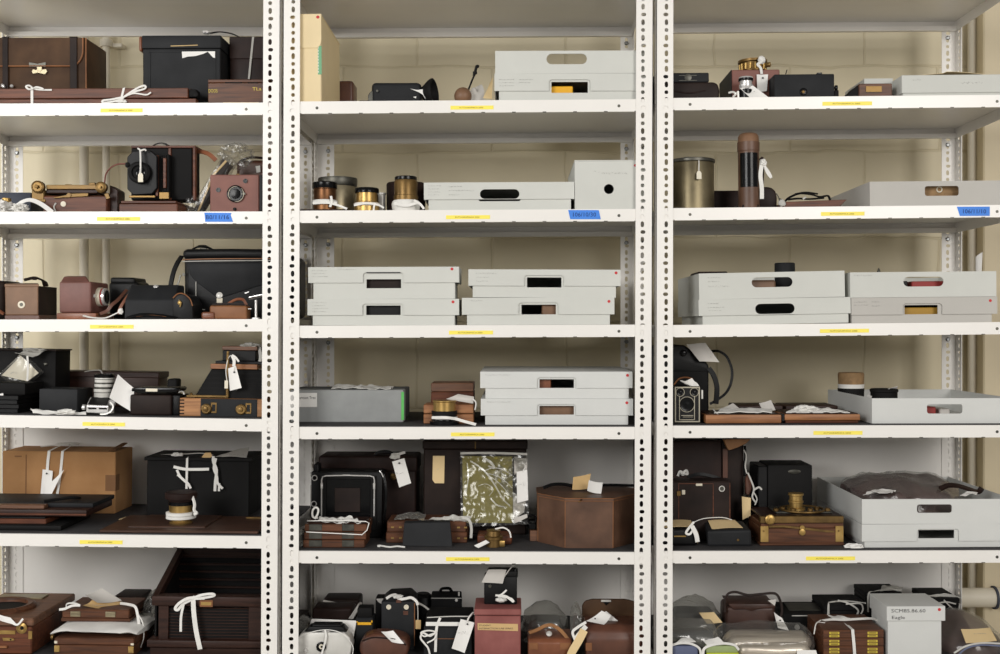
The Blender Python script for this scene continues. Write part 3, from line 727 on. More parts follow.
a = tray('C', 5, 'grey tray overfull with bagged dark leather, resting on a lidded box', 862, 1013, 498.2, d0, .4, (917, 952, 503.5, 512), False, base=b.top, yb=523, c='board_light')
TC5 = a
# stationery box with handwritten number in the lowest bay
d0 = .02; t = T('archive_box', 'grey-white lidded box with handwritten number on its lid, lowest shelf', 'archive box', 'C', 6, 915, d0, 'grey board archive boxes')
m = M('board_light'); m.bx(888, 941.5, 612, None, d0+.004, .148, .0008); t.p('base', m)
m = M('board_light'); m.bx(887, 945.5, 606.4, 621, d0, .152, .0008); li = t.p('lid', m)
m = M('ink'); m.text('SCM85.86.60', 891.5, 612.4, 3.4, d0, 34); m.text('Eagle', 892, 618.9, 3.2, d0, 13); t.p('handwritten_number', m, li)
m = M('red_dot'); m.ly(939.5, 609.6, d0, [(1.6, 0), (1.6, .0006)], 8); t.p('red_sticker', m, li)
# ---------------------------------------------------------------- small shared shapes
def bow(m, px, py, d, w=10, wd=2.0, seed=0):   # cotton tape tied in a bow lying on top, ends hanging forward
    R = random.Random(seed)
    m.rib([(px, py, d), (px-w*.5, py-3, d-.004), (px-w, py-2.2, d-.006), (px-w*.6, py+.5, d-.006), (px, py, d-.002)], wd)
    m.rib([(px, py, d), (px+w*.5, py-1.5, d-.004), (px+w*1.2, py-.4, d-.006), (px+w*1.5, py+.6, d-.007)], wd)
    m.crumple(px, py, d-.004, wd*.8, wd*.7, .004, seed+1, .3, flat=False, sub=2)
def tag(t, c4, par=None, hole=None, string=None, c='paper', write=None, curl=.002, name='paper_tag', sw=.7):
    m = M(c); m.card(c4, curl=curl)
    if write:
        m.mt('ink_faint')
        for a in write: m.scrib(a[0], a[1], a[2], a[3], min(q[2] for q in c4)-.0022, .4, int(a[0]))
    k = t.p(name, m, par)
    if hole: h = M('ink'); h.ly(hole[0], hole[1], hole[2], [(.9, 0), (.9, .0012)], 10); t.p('eyelet', h, k)
    if string: q = M('tape'); q.tb(string, sw/2); t.p('tag_string', q, k)
    return k
def box_thing(name, label, cat, u, r, c, px0, px1, pyt, pyb, d0, d1, bev=.003, seg=2, group=None, base=None, part='body'):
    t = T(name, label, cat, u, r, (px0+px1)/2, d0, group, base); m = M(c); m.bx(px0, px1, pyt, None if pyb is None else pyb, d0, d1, bev, seg); t.p(part, m); return t
# ================================================================ unit A, highest bay
t = T('folded_tripod', 'long reddish wooden folding tripod legs tied with white tape bows, highest shelf', 'tripod', 'A', 1, 95, .02)
m = M('mahogany'); m.bx(-40, 196, 99, None, .012, .034, .001); t.p('lower_leg', m)
m = M('mahogany'); m.box(X(-40, .012), X(188, .012), .012, .034, Z(98.4, .012)+.0004, Z(88.2, .012), .0015); t.p('upper_leg', m)
m = M('mahogany_dark'); m.box(X(-40, .036), X(192, .036), .036, .058, t.S, Z(88.8, .036), .0015); t.p('rear_leg', m)
m = M('black_matte'); m.box(X(188.2, .012), X(196, .012), .016, .05, Z(97, .012), Z(89, .012), .003, 2); m.lat(P(196, 95, .014), (0, -1, 0), [(.006, 0), (.006, .004), (.003, .005)], 14); t.p('leg_hinge', m)
m = M('tape'); m.rib([(32.3, 87.6, .04), (32, 87.6, .011), (32, 100, .010), (32, 104, .010)], 2.6, sm=False)
bow(m, 33, 88.4, .012, 7, 1.8, 3); m.rib([(33, 88.6, .011), (42, 89.6, .009), (52, 89.8, .009)], 1.8); t.p('tape_tie', m, None, 'white tape bow near the brass-clasped case')
m = M('tape'); m.rib([(125, 88, .04), (124, 88, .011), (121.5, 98, .0105), (120, 104, .0105)], 2.2, sm=False)
m.rib([(124, 97, .010), (112, 99.4, .008), (103, 100.6, .007), (104, 102.8, .007), (116, 101, .008), (124, 97.4, .009)], 2)
m.rib([(124, 97, .010), (132, 91.5, .007), (140, 87, .006), (145, 86, .006), (144.5, 89, .006), (134, 92, .007), (124, 97, .009)], 2)
m.rib([(124, 97, .010), (134, 93.5, .007), (146, 95, .006), (151, 92.6, .006)], 1.6); m.crumple(121, 101.5, .008, 6, 2, .006, 5, .5, flat=False, sub=3); t.p('tape_tie', m, None, 'large white tape bow')
t = T('camera_case', 'dark brown leather camera case with orange piping and metal clasp, highest shelf', 'camera case', 'A', 1, 40, .12)
m = M('leather_umber'); m.bx(-22, 86, 37.4, None, .12, .264, .004, 2); b = t.p('body', m)
m = M('leather_umber'); q = [(-22, 37.6), (83, 37.6), (83, 52), (81.5, 58), (78, 63), (73, 66), (-22, 66)]; m.pr(q, .1165, .1195, .001); f = t.p('front_flap', m)
m = M('leather_edge'); m.tb([(83.2, 38, .116), (83, 52, .116), (81.4, 58.2, .116), (78, 63.2, .116), (73, 65.8, .116), (60, 66, .116), (20, 66, .116), (-22, 66, .116)], .8); t.p('piping', m, f)
m = M('leather_edge'); m.tb([(86.2, 38.2, .1195), (86.2, 60, .1195), (86.3, 101, .1195)], .75, False); t.p('edge_piping', m)
for a, b_ in ((2.5, 8), (70, 77)):
    m = M('brown_black'); m.bx(a, b_, 37, 89, .113, .116, .0008); m.bx(a-.5, b_+.5, 36.6, 38, .113, .25, .0008); st = t.p('strap', m)
m = M('gunmetal'); m.pr([(29, 62), (35, 63), (38, 63.6), (41, 63), (46, 62), (46, 66.8), (41, 66.4), (37, 66.8), (29, 66.8)], .1145, .1165, .0005); m.mt('pewter')
m.pr([(33, 69), (38, 70), (46, 69), (47.5, 71.5), (45, 74.3), (38, 72.8), (33, 73.8), (31.8, 71.5)], .1150, .1195, .0005); m.bx(37, 42, 66.6, 71, .114, .1165, .0005); t.p('clasp', m)
m = M('chrome'); m.lat(P(3.4, 86, .110), (0, -1, .4), [(.007, 0), (.006, .004), (.002, .006)], 14, sx=.6); t.p('strap_stud', m)
m = M('chrome'); m.lat(P(12.2, 86.5, .112), (0, -1, .4), [(.004, 0), (.004, .004)], 12); t.p('strap_stud', m)
t = T('equipment_case', 'square black leather-covered case with torn white label, beside the clasped brown case', 'case', 'A', 1, 181, .07)
m = M('black_grey'); m.bx(143, 220.5, 48.6, None, .075, .25, .002); b = t.p('body', m)
m = M('black_grey'); m.bx(141.8, 221, 35.2, 48.2, .07, .252, .003, 2); l = t.p('lid', m)
m = M('leather_tan'); m.soft(138.8, 142.6, 36, 51, .085, .24, .006, 0); t.p('worn_corner', m, l)
m = M('black_grey')
for a in ((148.5, 216, 50.4, 52.2), (148.5, 150.5, 52.2, 97), (214, 216, 52.2, 97)): m.bx(a[0], a[1], a[2], a[3], .0738, .0752, .0005)
t.p('raised_frame', m, b)
m = M('wood_pale'); m.tb([(171, 46, .0695), (184, 45.7, .0693), (198, 45.2, .0695)], .5); t.p('scuffed_edge', m, l)
m = M('paper'); m.pr([(182, 51.6), (215.2, 51.4), (215.2, 58), (213.2, 57.6), (208, 51.8), (203, 54), (196, 56), (188, 56.6), (182.5, 58.2)], .0728, .0738); t.p('torn_label', m, b)
m = M('paper'); m.crumple(207, 32.6, .1, 4, 1.3, .012, 4, .5, flat=False, sub=3); t.p('paper_tie', m, l)
m = M('black_leather'); m.rib([(210, 33.5, .1), (220, 32, .12), (232, 34, .14), (240, 37.5, .15)], 4, nrm=(0, -.3, 1), th=.003); t.p('carry_strap', m, l)
t = box_thing('camera_case', 'dark brown case tied with pale tape behind the gold-stamped plank, highest shelf', 'camera case', 'A', 1, 'leather_maroon', 230, 274, 37.2, None, .13, .28, .004)
m = M('leather_maroon'); m.bx(229.5, 274.6, 36.6, 59, .128, .283, .002); t.p('lid', m)
m = M('tape_grey'); m.rib([(253.5, 36.4, .127), (251.5, 55, .126), (249, 79, .126)], 2, sm=False); t.p('tape_tie', m)
t = T('plank_case', 'reddish wooden plank case with gold stamped marks resting on a cream envelope', 'wooden case', 'A', 1, 235, .014, None, shelf_z('A', 1, X(235))+.0022)
m = M('mahogany_red'); m.bx(208, 271, 82.8, None, .014, .06, .0015); m.bx(208, 271, 79.4, 82.4, .014, .06, .0012); m.mt('black_matte'); m.bx(225, 242, 82, 83, .0132, .0145, .0003); m.bx(248, 258, 82.3, 83.4, .0132, .0145, .0003); t.p('body', m)
m = M('gold_ink'); m.text('DOOS', 208.6, 92.5, 3.6, .0138, 9); m.text('TLa', 252.5, 90.5, 3.2, .0138, 9); t.p('stamped_marks', m)
t = T('envelope', 'thin cream envelope under the gold-stamped wooden plank', 'envelope', 'A', 1, 238, .008); m = M('paper_tan'); m.box(X(222), X(258), .008, .1, t.S, t.S+.0016); t.p('envelope', m)
# ================================================================ unit A, second bay
t = box_thing('navy_slab', 'navy blue flat case behind the brass fitting, second shelf', 'case', 'A', 2, 'navy', -20, 31, 192.4, None, .13, .3, .003)
t = T('brass_fitting', 'small brass fitting wrapped in white paper in front of the navy case', 'camera fitting', 'A', 2, 5, .04)
m = M('paper'); m.crumple(3, 207, .045, 10, 6.5, .03, 8, .4); t.p('paper_wrap', m)
m = M('brass'); m.lz(6.5, .045, [(3, 203), (4.4, 201.5), (4.4, 198.6), (3, 198)], 16); t.p('knob', m)
t = T('field_camera', 'folded brass-railed mahogany camera lying low, white dial on its side', 'camera', 'A', 2, 72, .05)
m = M('mahogany'); m.bx(43, 107, 195.6, None, .05, .17, .003); b = t.p('body', m)
m = M('brass_paint'); m.bx(46, 98, 184.8, 189.2, .055, .063, .001); m.bx(46, 98, 186, 189.4, .13, .138, .001); m.bx(89, 95, 182.6, 185, .055, .066, .001); m.bx(65, 71, 184.2, 185, .06, .07, .0005); r_ = t.p('rail', m)
m = M('mahogany_dark'); m.bx(46, 98, 189.4, 193.4, .056, .14, .002); t.p('bellows', m)
m = M('brass_paint'); m.pr([(53, 197.4), (68, 194.6), (72, 193.6), (88, 193), (88, 196.2), (72, 197), (54, 198.2)], .044, .05, .0006); m.lat(P(70, 195.5, .05), (0, -1, 0), [(2.2*s(.05), 0), (2.2*s(.05), .008)], 14); t.p('strut', m)
m = M('brass_paint'); m.bx(31.5, 44, 189.5, 200.2, .05, .16, .002); m.bx(30.5, 45.5, 199.2, 202, .048, .165, .001); t.p('front_standard', m)
m = M('brass_dark'); m.ly(39.5, 187.4, .055, [(6.3, 0), (6.3, .012), (5, .014), (4.6, .013), (1.8, .013), (1.8, .02), (.5, .021)], 24); t.p('focus_knob', m)
m = M('brass_dark'); m.ly(102.5, 187.8, .055, [(5.6, 0), (5.6, .012), (4.4, .014), (1.5, .014), (1.3, .02)], 24); t.p('focus_knob', m)
m = M('brass_paint'); m.pr([(104, 194), (108, 193), (110, 198), (106.5, 199.4)], .044, .05, .0006); t.p('hook', m)
m = M('bone'); m.ly(63.5, 204, .05, [(2.7, 0), (2.7, .002), (1, .0025)], 18); t.p('dial', m, b)
m = M('tape_grey'); m.tb([(56, 203, .049), (54, 207, .047), (55.5, 211, .046)], .8); t.p('cord', m, b)
m = M('paper'); m.rib([(16, 206, .02), (23, 201.4, .022), (31, 200, .024), (41, 204, .022), (52, 212, .018)], 4.6, nrm=(0, -1, .7)); k = t.p('paper_tag', m)
m = M('tape'); m.crumple(20, 208, .022, 6.5, 4, .014, 12, .8, 14); t.p('string_tangle', m, k)
t = T('wooden_wedge', 'dark sloping wooden wedge between the low brass-railed camera and the studio camera', 'wooden wedge', 'A', 2, 117, .06)
m = M('mahogany_dark'); m.pr([(109.5, 185), (118, 190), (118, None), (109.5, None)], .07, .12, .002); t.p('wedge', m)
t = T('plate_camera', 'black bellows plate camera with small white tag hanging over its lens', 'camera', 'A', 2, 150, .05)
m = M('mahogany'); m.bx(119, 177.5, 203.6, None, .03, .2, .002); m.bx(121, 176, 200.8, 203.2, .034, .2, .001); b = t.p('base', m)
m = M('black_matte'); m.bx(131, 192.5, 147.6, 200.4, .095, .16, .003); k = t.p('body', m)
m = M('mahogany'); m.bx(192.5, 195.6, 146, 200.4, .09, .105, .002); m.bx(131, 195.6, 145.6, 147.8, .09, .162, .001); m.bx(168.2, 171, 148, 200, .09, .098, .001); t.p('back_frame', m)
m = M('black_matte')
for i in range(6): m.bx(157+i*1.9, 159.5+i*1.9, 157-i*.6, 193+i*.8, .075-i*.001, .18, .002)
t.p('bellows', m)
m = M('mahogany'); m.bx(155.5, 158, 155, 196, .062, .07, .001); m.bx(163, 166, 158, 188, .064, .07, .001); m.mt('brass_dark'); m.bx(159, 169, 192, 199, .06, .068, .001); m.bx(129, 155, 195.5, 197.5, .05, .056, .0006); t.p('standard_frame', m)
m = M('black_leather'); m.pr([(127, 157), (133, 151), (150, 150), (157, 156), (157, 188), (152, 194), (133, 195), (127, 189)], .052, .066, .002); lb = t.p('lens_board', m)
m = M('black_matte'); m.ly(140.5, 173, .052, [(11, 0), (11, .012), (9, .016), (7, .016), (6.5, .01), (3, .01), (2.6, .006)], 26); m.mt('glass_black'); m.ly(140.5, 173, .043, [(5.4, 0), (3.6, .003), (.6, .004)], 20); t.p('lens', m, lb)
m = M('black_leather'); m.rib([(153, 146, .1), (157, 143.8, .1), (163, 143.2, .1), (169, 146, .1)], 3, nrm=(0, -.2, 1), th=.003); t.p('handle', m)
m = M('leather_tan'); m.rib([(196.4, 151.5, .12), (203, 152, .11), (210, 155, .1), (216, 160.5, .1)], 4.2, nrm=(0, -1, .4), th=.003); t.p('strap', m)
m = M('red_tube'); m.tb([(104.5, 183, .07), (106, 174, .07), (111, 167.5, .065), (118, 164.2, .06), (127.5, 163.8, .055)], .8); m.mt('black_matte'); m.lat(P(126, 165, .055), (1, 0, 0), [(.006, 0), (.008, .006), (.004, .012)], 12); t.p('shutter_hose', m)
m = M('tape'); m.tb([(138, 148.4, .05), (140.2, 151, .034), (140.6, 165, .03), (140.4, 174, .03)], .9); m.tb([(140, 151, .034), (144.5, 149.5, .036), (146, 150.8, .038)], .9); k2 = t.p('tag_string', m, lb)
m = M('bone'); m.pr([(138, 175), (139.2, 173), (141.8, 173), (143, 175), (143, 182), (138, 182)], .0285, .0295); t.p('bone_tag', m, k2)
t = T('plate_holder', 'dark plate holder leaning in clear plastic between plate camera and brown box camera', 'plate holder', 'A', 2, 206, .108)
m = M('brown_black'); m.pr([(190, None), (197, None), (229, 164), (222.5, 159)], .108, .15, .001); t.p('holder', m)
m = M('wood_pale'); m.pr([(195.2, None), (197.2, None), (212, 181.5), (210, 180.6)], .105, .1078, .0004); m.pr([(212.3, 174.6), (214.2, 175.4), (227, 161.5), (225.2, 160)], .105, .1078, .0004); t.p('pale_edge', m)
m = M('plastic_clear'); m.pr([(186, None), (203, None), (233, 160), (224, 152)], .103, .155, .004, 2); m.crumple(236, 156, .14, 15, 11, .03, 21, .6, 6, flat=False, sub=4); m.crumple(192, 205, .1, 6, 9, .012, 22, .5, flat=True, sub=3); t.p('plastic_bag', m)
t = T('box_camera', 'red-brown box camera with round black lens, above the blue tape of the second shelf', 'camera', 'A', 2, 235, .04)
m = M('rose_paint'); m.bx(210, 259, 174.6, None, .04, .1, .002); b = t.p('body', m)
m = M('black_leather'); m.bx(259, 262.2, 175, None, .043, .1, .001); t.p('side_panel', m)
m = M('black_gloss'); m.ly(236, 194, .04, [(8.6, 0), (8.6, .006), (7.4, .008), (7, .004), (5, .004), (4.6, .007), (1.6, .008)], 26); m.mt('bone'); m.ring(P(236, 194, .0335), (0, -1, 0), 7.6*s(.04), .0007, 30, 6); m.mt('gunmetal'); m.box(X(242, .04), X(246, .04), .033, .036, Z(195, .04), Z(193, .04)); t.p('lens', m, b)
for a, c_ in ((218.5, 190), (245.5, 181)):
    m = M('black_gloss'); m.ly(a, c_, .04, [(2.3, 0), (2.3, .002), (1.5, .002), (1.4, .0005)], 16); t.p('finder_window', m, b)
m = M('black_gloss'); m.ly(235, 209.2, .04, [(1.7, 0), (1.7, .003), (.8, .004)], 12); t.p('shutter_stud', m, b)
m = M('brass_paint'); m.bx(236, 239.5, 173.6, 174.7, .05, .056, .0005); t.p('brass_catch', m)
t = T('camera_case', 'dark brown leather case behind the red-brown box camera, second shelf', 'camera case', 'A', 2, 252, .22)
m = M('leather_chestnut'); m.soft(236, 274, 160, None, .22, .33, .012, .002); t.p('body', m)
m = M('leather_maroon'); m.rib([(240, 161, .215), (250, 157.5, .22), (262, 158, .22), (274, 160, .22)], 4, nrm=(0, -.5, 1), th=.003); t.p('strap', m)
tag(t, [(255.5, 166, .212), (260, 165.5, .212), (260.5, 172, .212), (256.5, 172.5, .212)])
# ================================================================ unit A, third bay
t = T('camera_case', 'nearly black rounded leather case at the open end of the third shelf', 'camera case', 'A', 3, -12, .08)
m = M('brown_black'); m.soft(-30, 4.5, 280, None, .08, .2, .018, .002); t.p('body', m)
m = M('leather_tan'); m.tb([(-10, 312, .078), (-2, 311, .076), (4, 314, .077)], 1.8); t.p('strap', m)
t = T('box_camera_case', 'mid-brown box-shaped leather case with white ringed eyelet, third shelf', 'camera case', 'A', 3, 28, .05)
m = M('leather_brown'); m.hexa([P(5, 285, .05), P(38.5, 285, .05), P(38.5, 315.5, .05), P(5.5, 315.5, .05)], [P(5, 285, .163), P(38.5, 285, .163), P(38.5, 315.5, .163), P(5.5, 315.5, .163)], .0035)
m.mt('brown_black'); m.bx(38, 39, 286, 315.6, .053, .16, .001); t.p('body', m)
m = M('leather_brown'); m.hexa([P(4.6, 284, .048), P(39, 284, .048), P(39, 287, .048), P(4.6, 287, .048)], [P(6, 283, .16), P(38, 283, .16), P(39, 287, .165), P(4.6, 287, .165)], .002); t.p('lid', m)
m = M('leather_chestnut'); m.bx(4.6, 39.2, 315, None, .047, .168, .0012); t.p('base_band', m)
m = M('bone'); m.ly(21.5, 304.6, .05, [(3.6, 0), (3.6, .0012), (2, .0015), (1.8, .0006)], 20); m.mt('gunmetal'); m.ly(21.5, 304.6, .0495, [(1.8, 0), (1.6, .001)], 14); t.p('eyelet', m)
m = M('brown_black'); m.rib([(24, 280, .1), (34, 277.8, .11), (40, 279, .12), (44, 281.5, .13), (46, 286, .14)], 5, nrm=(0, -.4, 1), th=.004); m.crumple(34.5, 278.6, .1, 3, 1.5, .008, 3, flat=False, sub=2); t.p('carry_strap', m)
t = T('reflex_camera_case', 'reddish leather ever-ready case with lens ring on its side, third shelf', 'camera', 'A', 3, 75, .05)
m = M('leather_red'); m.bx(59, 91, 281.5, 313, .05, .168, .005, 3); b = t.p('body', m)
m = M('leather_red'); m.hexa([P(61.5, 281.8, .054), P(89, 281.8, .054), P(89, 283, .054), P(61.5, 283, .054)], [P(66, 279.5, .14), P(87, 279.5, .14), P(90, 283, .145), P(61.5, 283, .145)], .002)
m.hexa([P(64, 276.4, .075), P(86, 276.4, .075), P(90, 282.5, .055), P(60.5, 282.5, .055)], [P(67, 276, .135), P(86, 276, .135), P(89, 281, .145), P(62, 281, .145)], .003); t.p('hood_cover', m)
m = M('leather_tan'); m.bx(56.5, 96, 313, None, .04, .16, .002, 2); t.p('drop_flap', m)
xq = X(91, .05)
m = M('bone'); m.lat((xq, .1, Z(297, .1)), (1, 0, 0), [(.024, 0), (.024, .01)], 24); m.mt('red_card'); m.lat((xq+.01, .1, Z(297, .1)), (1, 0, 0), [(.0225, 0), (.0225, .004)], 24); m.mt('chrome'); m.lat((xq+.014, .1, Z(297, .1)), (1, 0, 0), [(.0225, 0), (.0225, .006), (.019, .007)], 24); m.mt('black_gloss'); m.lat((xq+.0205, .1, Z(297, .1)), (1, 0, 0), [(.019, 0), (.012, .002)], 20); t.p('lens', m, b)
m = M('chrome'); m.lat((xq, .072, Z(296, .07)), (1, 0, 0), [(.006, 0), (.005, .003)], 14, sx=1); t.p('release_stud', m, b)
m = M('leather_chestnut'); m.rib([(100, 314, .05), (107, 311, .055), (112, 305, .06), (118, 300, .07), (127, 290, .1)], 3.4, nrm=(0, -1, .3), th=.003); t.p('neck_strap', m)
m = M('tape'); m.rib([(83, 315.6, .035), (92, 317.6, .033), (105, 318, .033), (115, 314, .035), (121, 311, .035)], 2.2, nrm=(0, -.6, 1)); m.crumple(121, 311.5, .035, 2.5, 3, .006, 6, .5, flat=False, sub=2); t.p('tape_tie', m)
t = T('camera_case', 'black soft case standing behind the lens of the reddish leather case', 'camera case', 'A', 3, 122, .2)
m = M('black_leather'); m.soft(108, 138, 281, None, .2, .3, .012, .002); t.p('body', m)
m = M('black_leather'); m.soft(110, 135, 277.4, 284, .2, .29, .006, .001); t.p('lid', m)
t = T('folding_camera_case', 'low black leather case with silver press stud, brown strap trailing behind it', 'camera case', 'A', 3, 155, .03)
m = M('black_grey'); m.side([(.03, None), (.035, 300), (.075, 284.6), (.12, 284.6), (.13, None)], 127, 176, .05, .004, 3); t.p('body', m)
m = M('black_leather'); m.pr([(172, 300), (176, 294.5), (182, 293), (188, 296), (192.5, 304), (193, None), (172, None)], .032, .12, .004, 3); e = t.p('rounded_end', m)
m = M('leather_edge'); m.tb([(173, 298, .031), (178, 293.8, .0305), (184, 294, .0305), (190, 299, .0305), (192.6, 306, .031)], .6); t.p('stitched_edge', m, e)
m = M('brass'); m.ly(180, 303, .032, [(2, 0), (2, .003), (1, .004)], 14); m.tb([(179, 300, .029), (181, 303, .0275), (180, 307, .029)], .6); t.p('snap', m, e)
m = M('chrome'); m.lat(P(156, 286.4, .07), (0, -.6, 1), [(2.6*s(.07), 0), (2.2*s(.07), .002), (.5*s(.07), .003)], 16); t.p('press_stud', m)
m = M('black_leather'); m.rib([(126, 318, .026), (140, 314.6, .024), (158, 315.2, .024), (176, 318, .026)], 5, nrm=(0, -.5, 1), th=.002); m.mt('leather_edge'); m.tb([(136, 316.5, .021), (150, 315.2, .02), (166, 316.8, .021)], .35); t.p('front_strap', m)
m = M('leather_tan'); m.rib([(118, 314, .06), (122, 305, .062), (128, 296, .07), (132, 290, .09)], 3.4, nrm=(-.3, -1, .2), th=.003); t.p('carry_strap', m)
t = T('gadget_bag', 'large black camera bag with envelope flap and silver stud, third shelf', 'bag', 'A', 3, 225, .14)
m = M('black_leather'); m.soft(183, 277, 250.5, None, .15, .40, .016, .003); b = t.p('body', m)
m = M('black_leather'); m.soft(181.5, 276, 248.6, 258.8, .142, .4, .012, .002); t.p('lid', m)
m = M('black_grey'); m.pr([(187, 263.5), (276, 262.5), (276, 281), (224, 297), (216, 297), (196, 282), (190, 275)], .136, .146, .0035, 2); f = t.p('flap', m)
m = M('black_leather'); m.soft(187, 276, 264, None, .139, .152, .006, .001); t.p('front_pocket', m)
m = M('leather_edge'); m.rib([(182.5, 259.6, .139), (215, 258.8, .137), (276, 258.6, .139)], .8, th=.001); m.mt('tape_grey'); m.rib([(182.5, 261.4, .139), (215, 260.9, .137), (276, 260.5, .139)], .7, th=.001); t.p('zip', m)
m = M('tape_grey'); m.tb([(196, 281.5, .136), (196, 300, .136), (197, 308, .136), (199.5, 309.4, .136), (205, 309.6, .136)], .45); t.p('pocket_piping', m)
m = M('silver'); m.lat(P(219.5, 295.4, .136), (0, -1, .2), [(3.4*s(.14), 0), (3.2*s(.14), .002), (2*s(.14), .0035), (.4*s(.14), .004)], 20); m.mt('bone'); m.bx(216.5, 222.5, 298, 303, .135, .138, .001); t.p('press_stud', m, f)
m = M('black_leather'); m.rib([(182, 256, .17), (178, 262, .16), (174, 271, .155), (171.5, 281, .15), (170.5, 288, .15)], 5, nrm=(-.5, -1, .1), th=.004); m.rib([(192, 250, .2), (198, 246.6, .19), (206, 246.6, .19), (212, 249, .2)], 5, nrm=(0, -.4, 1), th=.004); m.mt('gunmetal'); m.rib([(180.5, 275, .16), (179, 281, .158), (177, 286, .157)], 1.6, th=.002); m.lat(P(184, 274.5, .15), (0, -1, 0), [(.004, 0), (.004, .004)], 10); m.bx(200, 207, 248, 249.2, .186, .19, .0006); t.p('carry_strap', m)
m = M('black_leather'); m.soft(276.5, 297, 255, None, .24, .38, .02, .003); t.p('end_pocket', m)
t = T('leather_pouch', 'small amber-brown tooled leather pouch in front of the black camera bag', 'pouch', 'A', 3, 224, .05)
m = M('leather_edge'); m.soft(209, 247, 305, None, .05, .09, .006, .002); b = t.p('body', m)
m = M('leather_tan'); m.soft(201, 214, 312, None, .045, .07, .005, .001); m.rib([(228, 304, .06), (236, 299.6, .06), (243, 299.8, .06), (246.5, 305, .06)], 2.6, nrm=(0, -1, .6), th=.003); t.p('strap_loop', m)
m = M('brown_black'); m.rib([(212, 304.6, .047), (228, 303.6, .047), (244, 304, .047)], 1.6, th=.002); t.p('seam', m, b)
t = T('table_clamp', 'small chrome stand with tilted plate beside the amber-brown pouch', 'camera stand', 'A', 3, 256, .02)
m = M('chrome'); m.lz(256, .02, [(4.4, None), (4.2, 317.8), (1.2, 317.2), (1.2, 300)], 18); t.p('foot_and_stem', m)
m = M('chrome'); m.card([(249, 297.6, .012), (264, 294.5, .012), (264, 296.6, .035), (249, 300, .035)], .002); m.rib([(245, 293.2, .02), (249, 292, .02)], .8, th=.002); m.bx(248, 251.5, 308.4, 309.2, .015, .02, .0003); t.p('tilted_plate', m)
# ================================================================ unit A, fourth bay
t = T('bellows_camera', 'large black box camera with a bagged diamond-shaped card on its front', 'camera', 'A', 4, 30, .09)
m = M('black_matte'); m.bx(-30, 55, 350.4, None, .17, .265, .003, 2); b = t.p('body', m)
m = M('gunmetal'); m.ly(45, 364, .17, [(2, 0), (2, .003), (1, .005)], 14); t.p('winding_knob', m, b)
m = M('brown_black'); m.bx(-30, 55.4, 349.6, 351.2, .165, .268, .001); t.p('lid', m)
k = tag(t, [(20, 356, .15), (38, 373, .14), (27, 381.5, .14), (1, 376, .14)], None, c='bone', curl=.004, name='bagged_card', write=[(10, 17, 374, 2)])
m = M('plastic_clear'); m.pr([(19, 354), (40, 372), (28, 383), (8, 383.5), (-2, 375)], .128, .152, .003, 2); t.p('plastic_sleeve', m, k)
m = M('tape_grey'); m.card([(14, 353, .13), (24, 349.5, .15), (43, 350.5, .15), (32, 357, .13)], .0012, .004, amp=.004); m.crumple(33, 350, .145, 9, 1.8, .012, 9, .8, 12, flat=False, sub=3); t.p('gauze_tie', m, k)
m = M('tape'); m.rib([(26.5, 356, .126), (27.2, 368, .124), (26.8, 381, .125)], 2); t.p('tape_tie', m, k)
pz = None
for i, w in enumerate(('lowest', 'second lowest', 'second highest', 'topmost')):
    t = T('plate_holder', w+' thin black plate holder under the black lidded box before the bagged card', 'plate holder', 'A', 4, 0, .03, 'thin black plate holders', pz)
    m = M('black_leather'); xr_ = (17.5, 18.5, 17, 18)[i]; m.box(X(-34, .03), X(xr_, .03), .03, .17, t.S, t.S+.0106, .0012); t.p('plate_holder', m); pz = t.S+.0106
    if i == 3: m = M('paper'); m.card([(-4, 393.4, .04), (3, 393, .04), (3.5, 396, .03), (-4, 396, .03)], curl=.002); t.p('paper_slip', m)
t = T('black_box', 'black lidded box standing on the stack of thin plate holders', 'box', 'A', 4, 4, .045, None, pz)
m = M('black_matte'); m.box(X(-34, .05), X(25, .05), .05, .16, t.S, t.S+.03, .003, 2); t.p('box', m)
t = box_thing('wooden_case', 'long low dark brown wooden case behind the chrome camera', 'wooden case', 'A', 4, 'mahogany_dark', 56, 158, 372.6, None, .28, .36, .003, part='body')
m = M('mahogany_dark'); m.bx(55.5, 158.6, 371.6, 377.5, .277, .363, .002); t.p('lid', m)
m = M('tape_grey'); m.rib([(84, 372, .276), (92, 370.6, .28), (99, 370.4, .28), (102, 373.4, .276)], 1.4, nrm=(0, -.6, 1)); t.p('tape_tie', m)
t = box_thing('black_box', 'plain black cardboard box beside the chrome camera, cloth strip before it', 'box', 'A', 4, 'black_grey', 39, 77, 389.2, None, .03, .13, .0012, part='box')
t = T('cloth_strip', 'crumpled white cloth strip lying before the plain black cardboard box', 'cloth', 'A', 4, 58, .014)
m = M('tape'); m.card([(30, 408.4, .02), (86, 411, .024), (86, 413.6, .01), (33, 413, .008)], .001, .004, 18, .006, 3); m.crumple(66, 411.6, .016, 9, 2.4, .01, 6, .6, sub=3); t.p('cloth', m)
t = T('reflex_camera', 'chrome camera lying on its back, lens pointing up, leather front visible', 'camera', 'A', 4, 98, .02)
m = M('chrome'); m.hexa([P(86, 405.6, .02), P(108.5, 406, .02), P(108, 413.5, .02), P(86, 413, .02)], [P(90, 397, .055), P(109, 397.4, .055), P(109, 413, .075), P(88, 413, .075)], .002); b = t.p('body', m)
m = M('black_leather'); m.card([(88, 404.4, .0185), (107, 404.8, .0185), (109, 398, .048), (91.5, 397.6, .048)], .0014); t.p('leather_panel', m, b)
m = M('black_gloss')
for a in (88, 98.5): m.bx(a, a+8, 407.6, 409.4, .0185, .021, .0004)
t.p('slot', m, b)
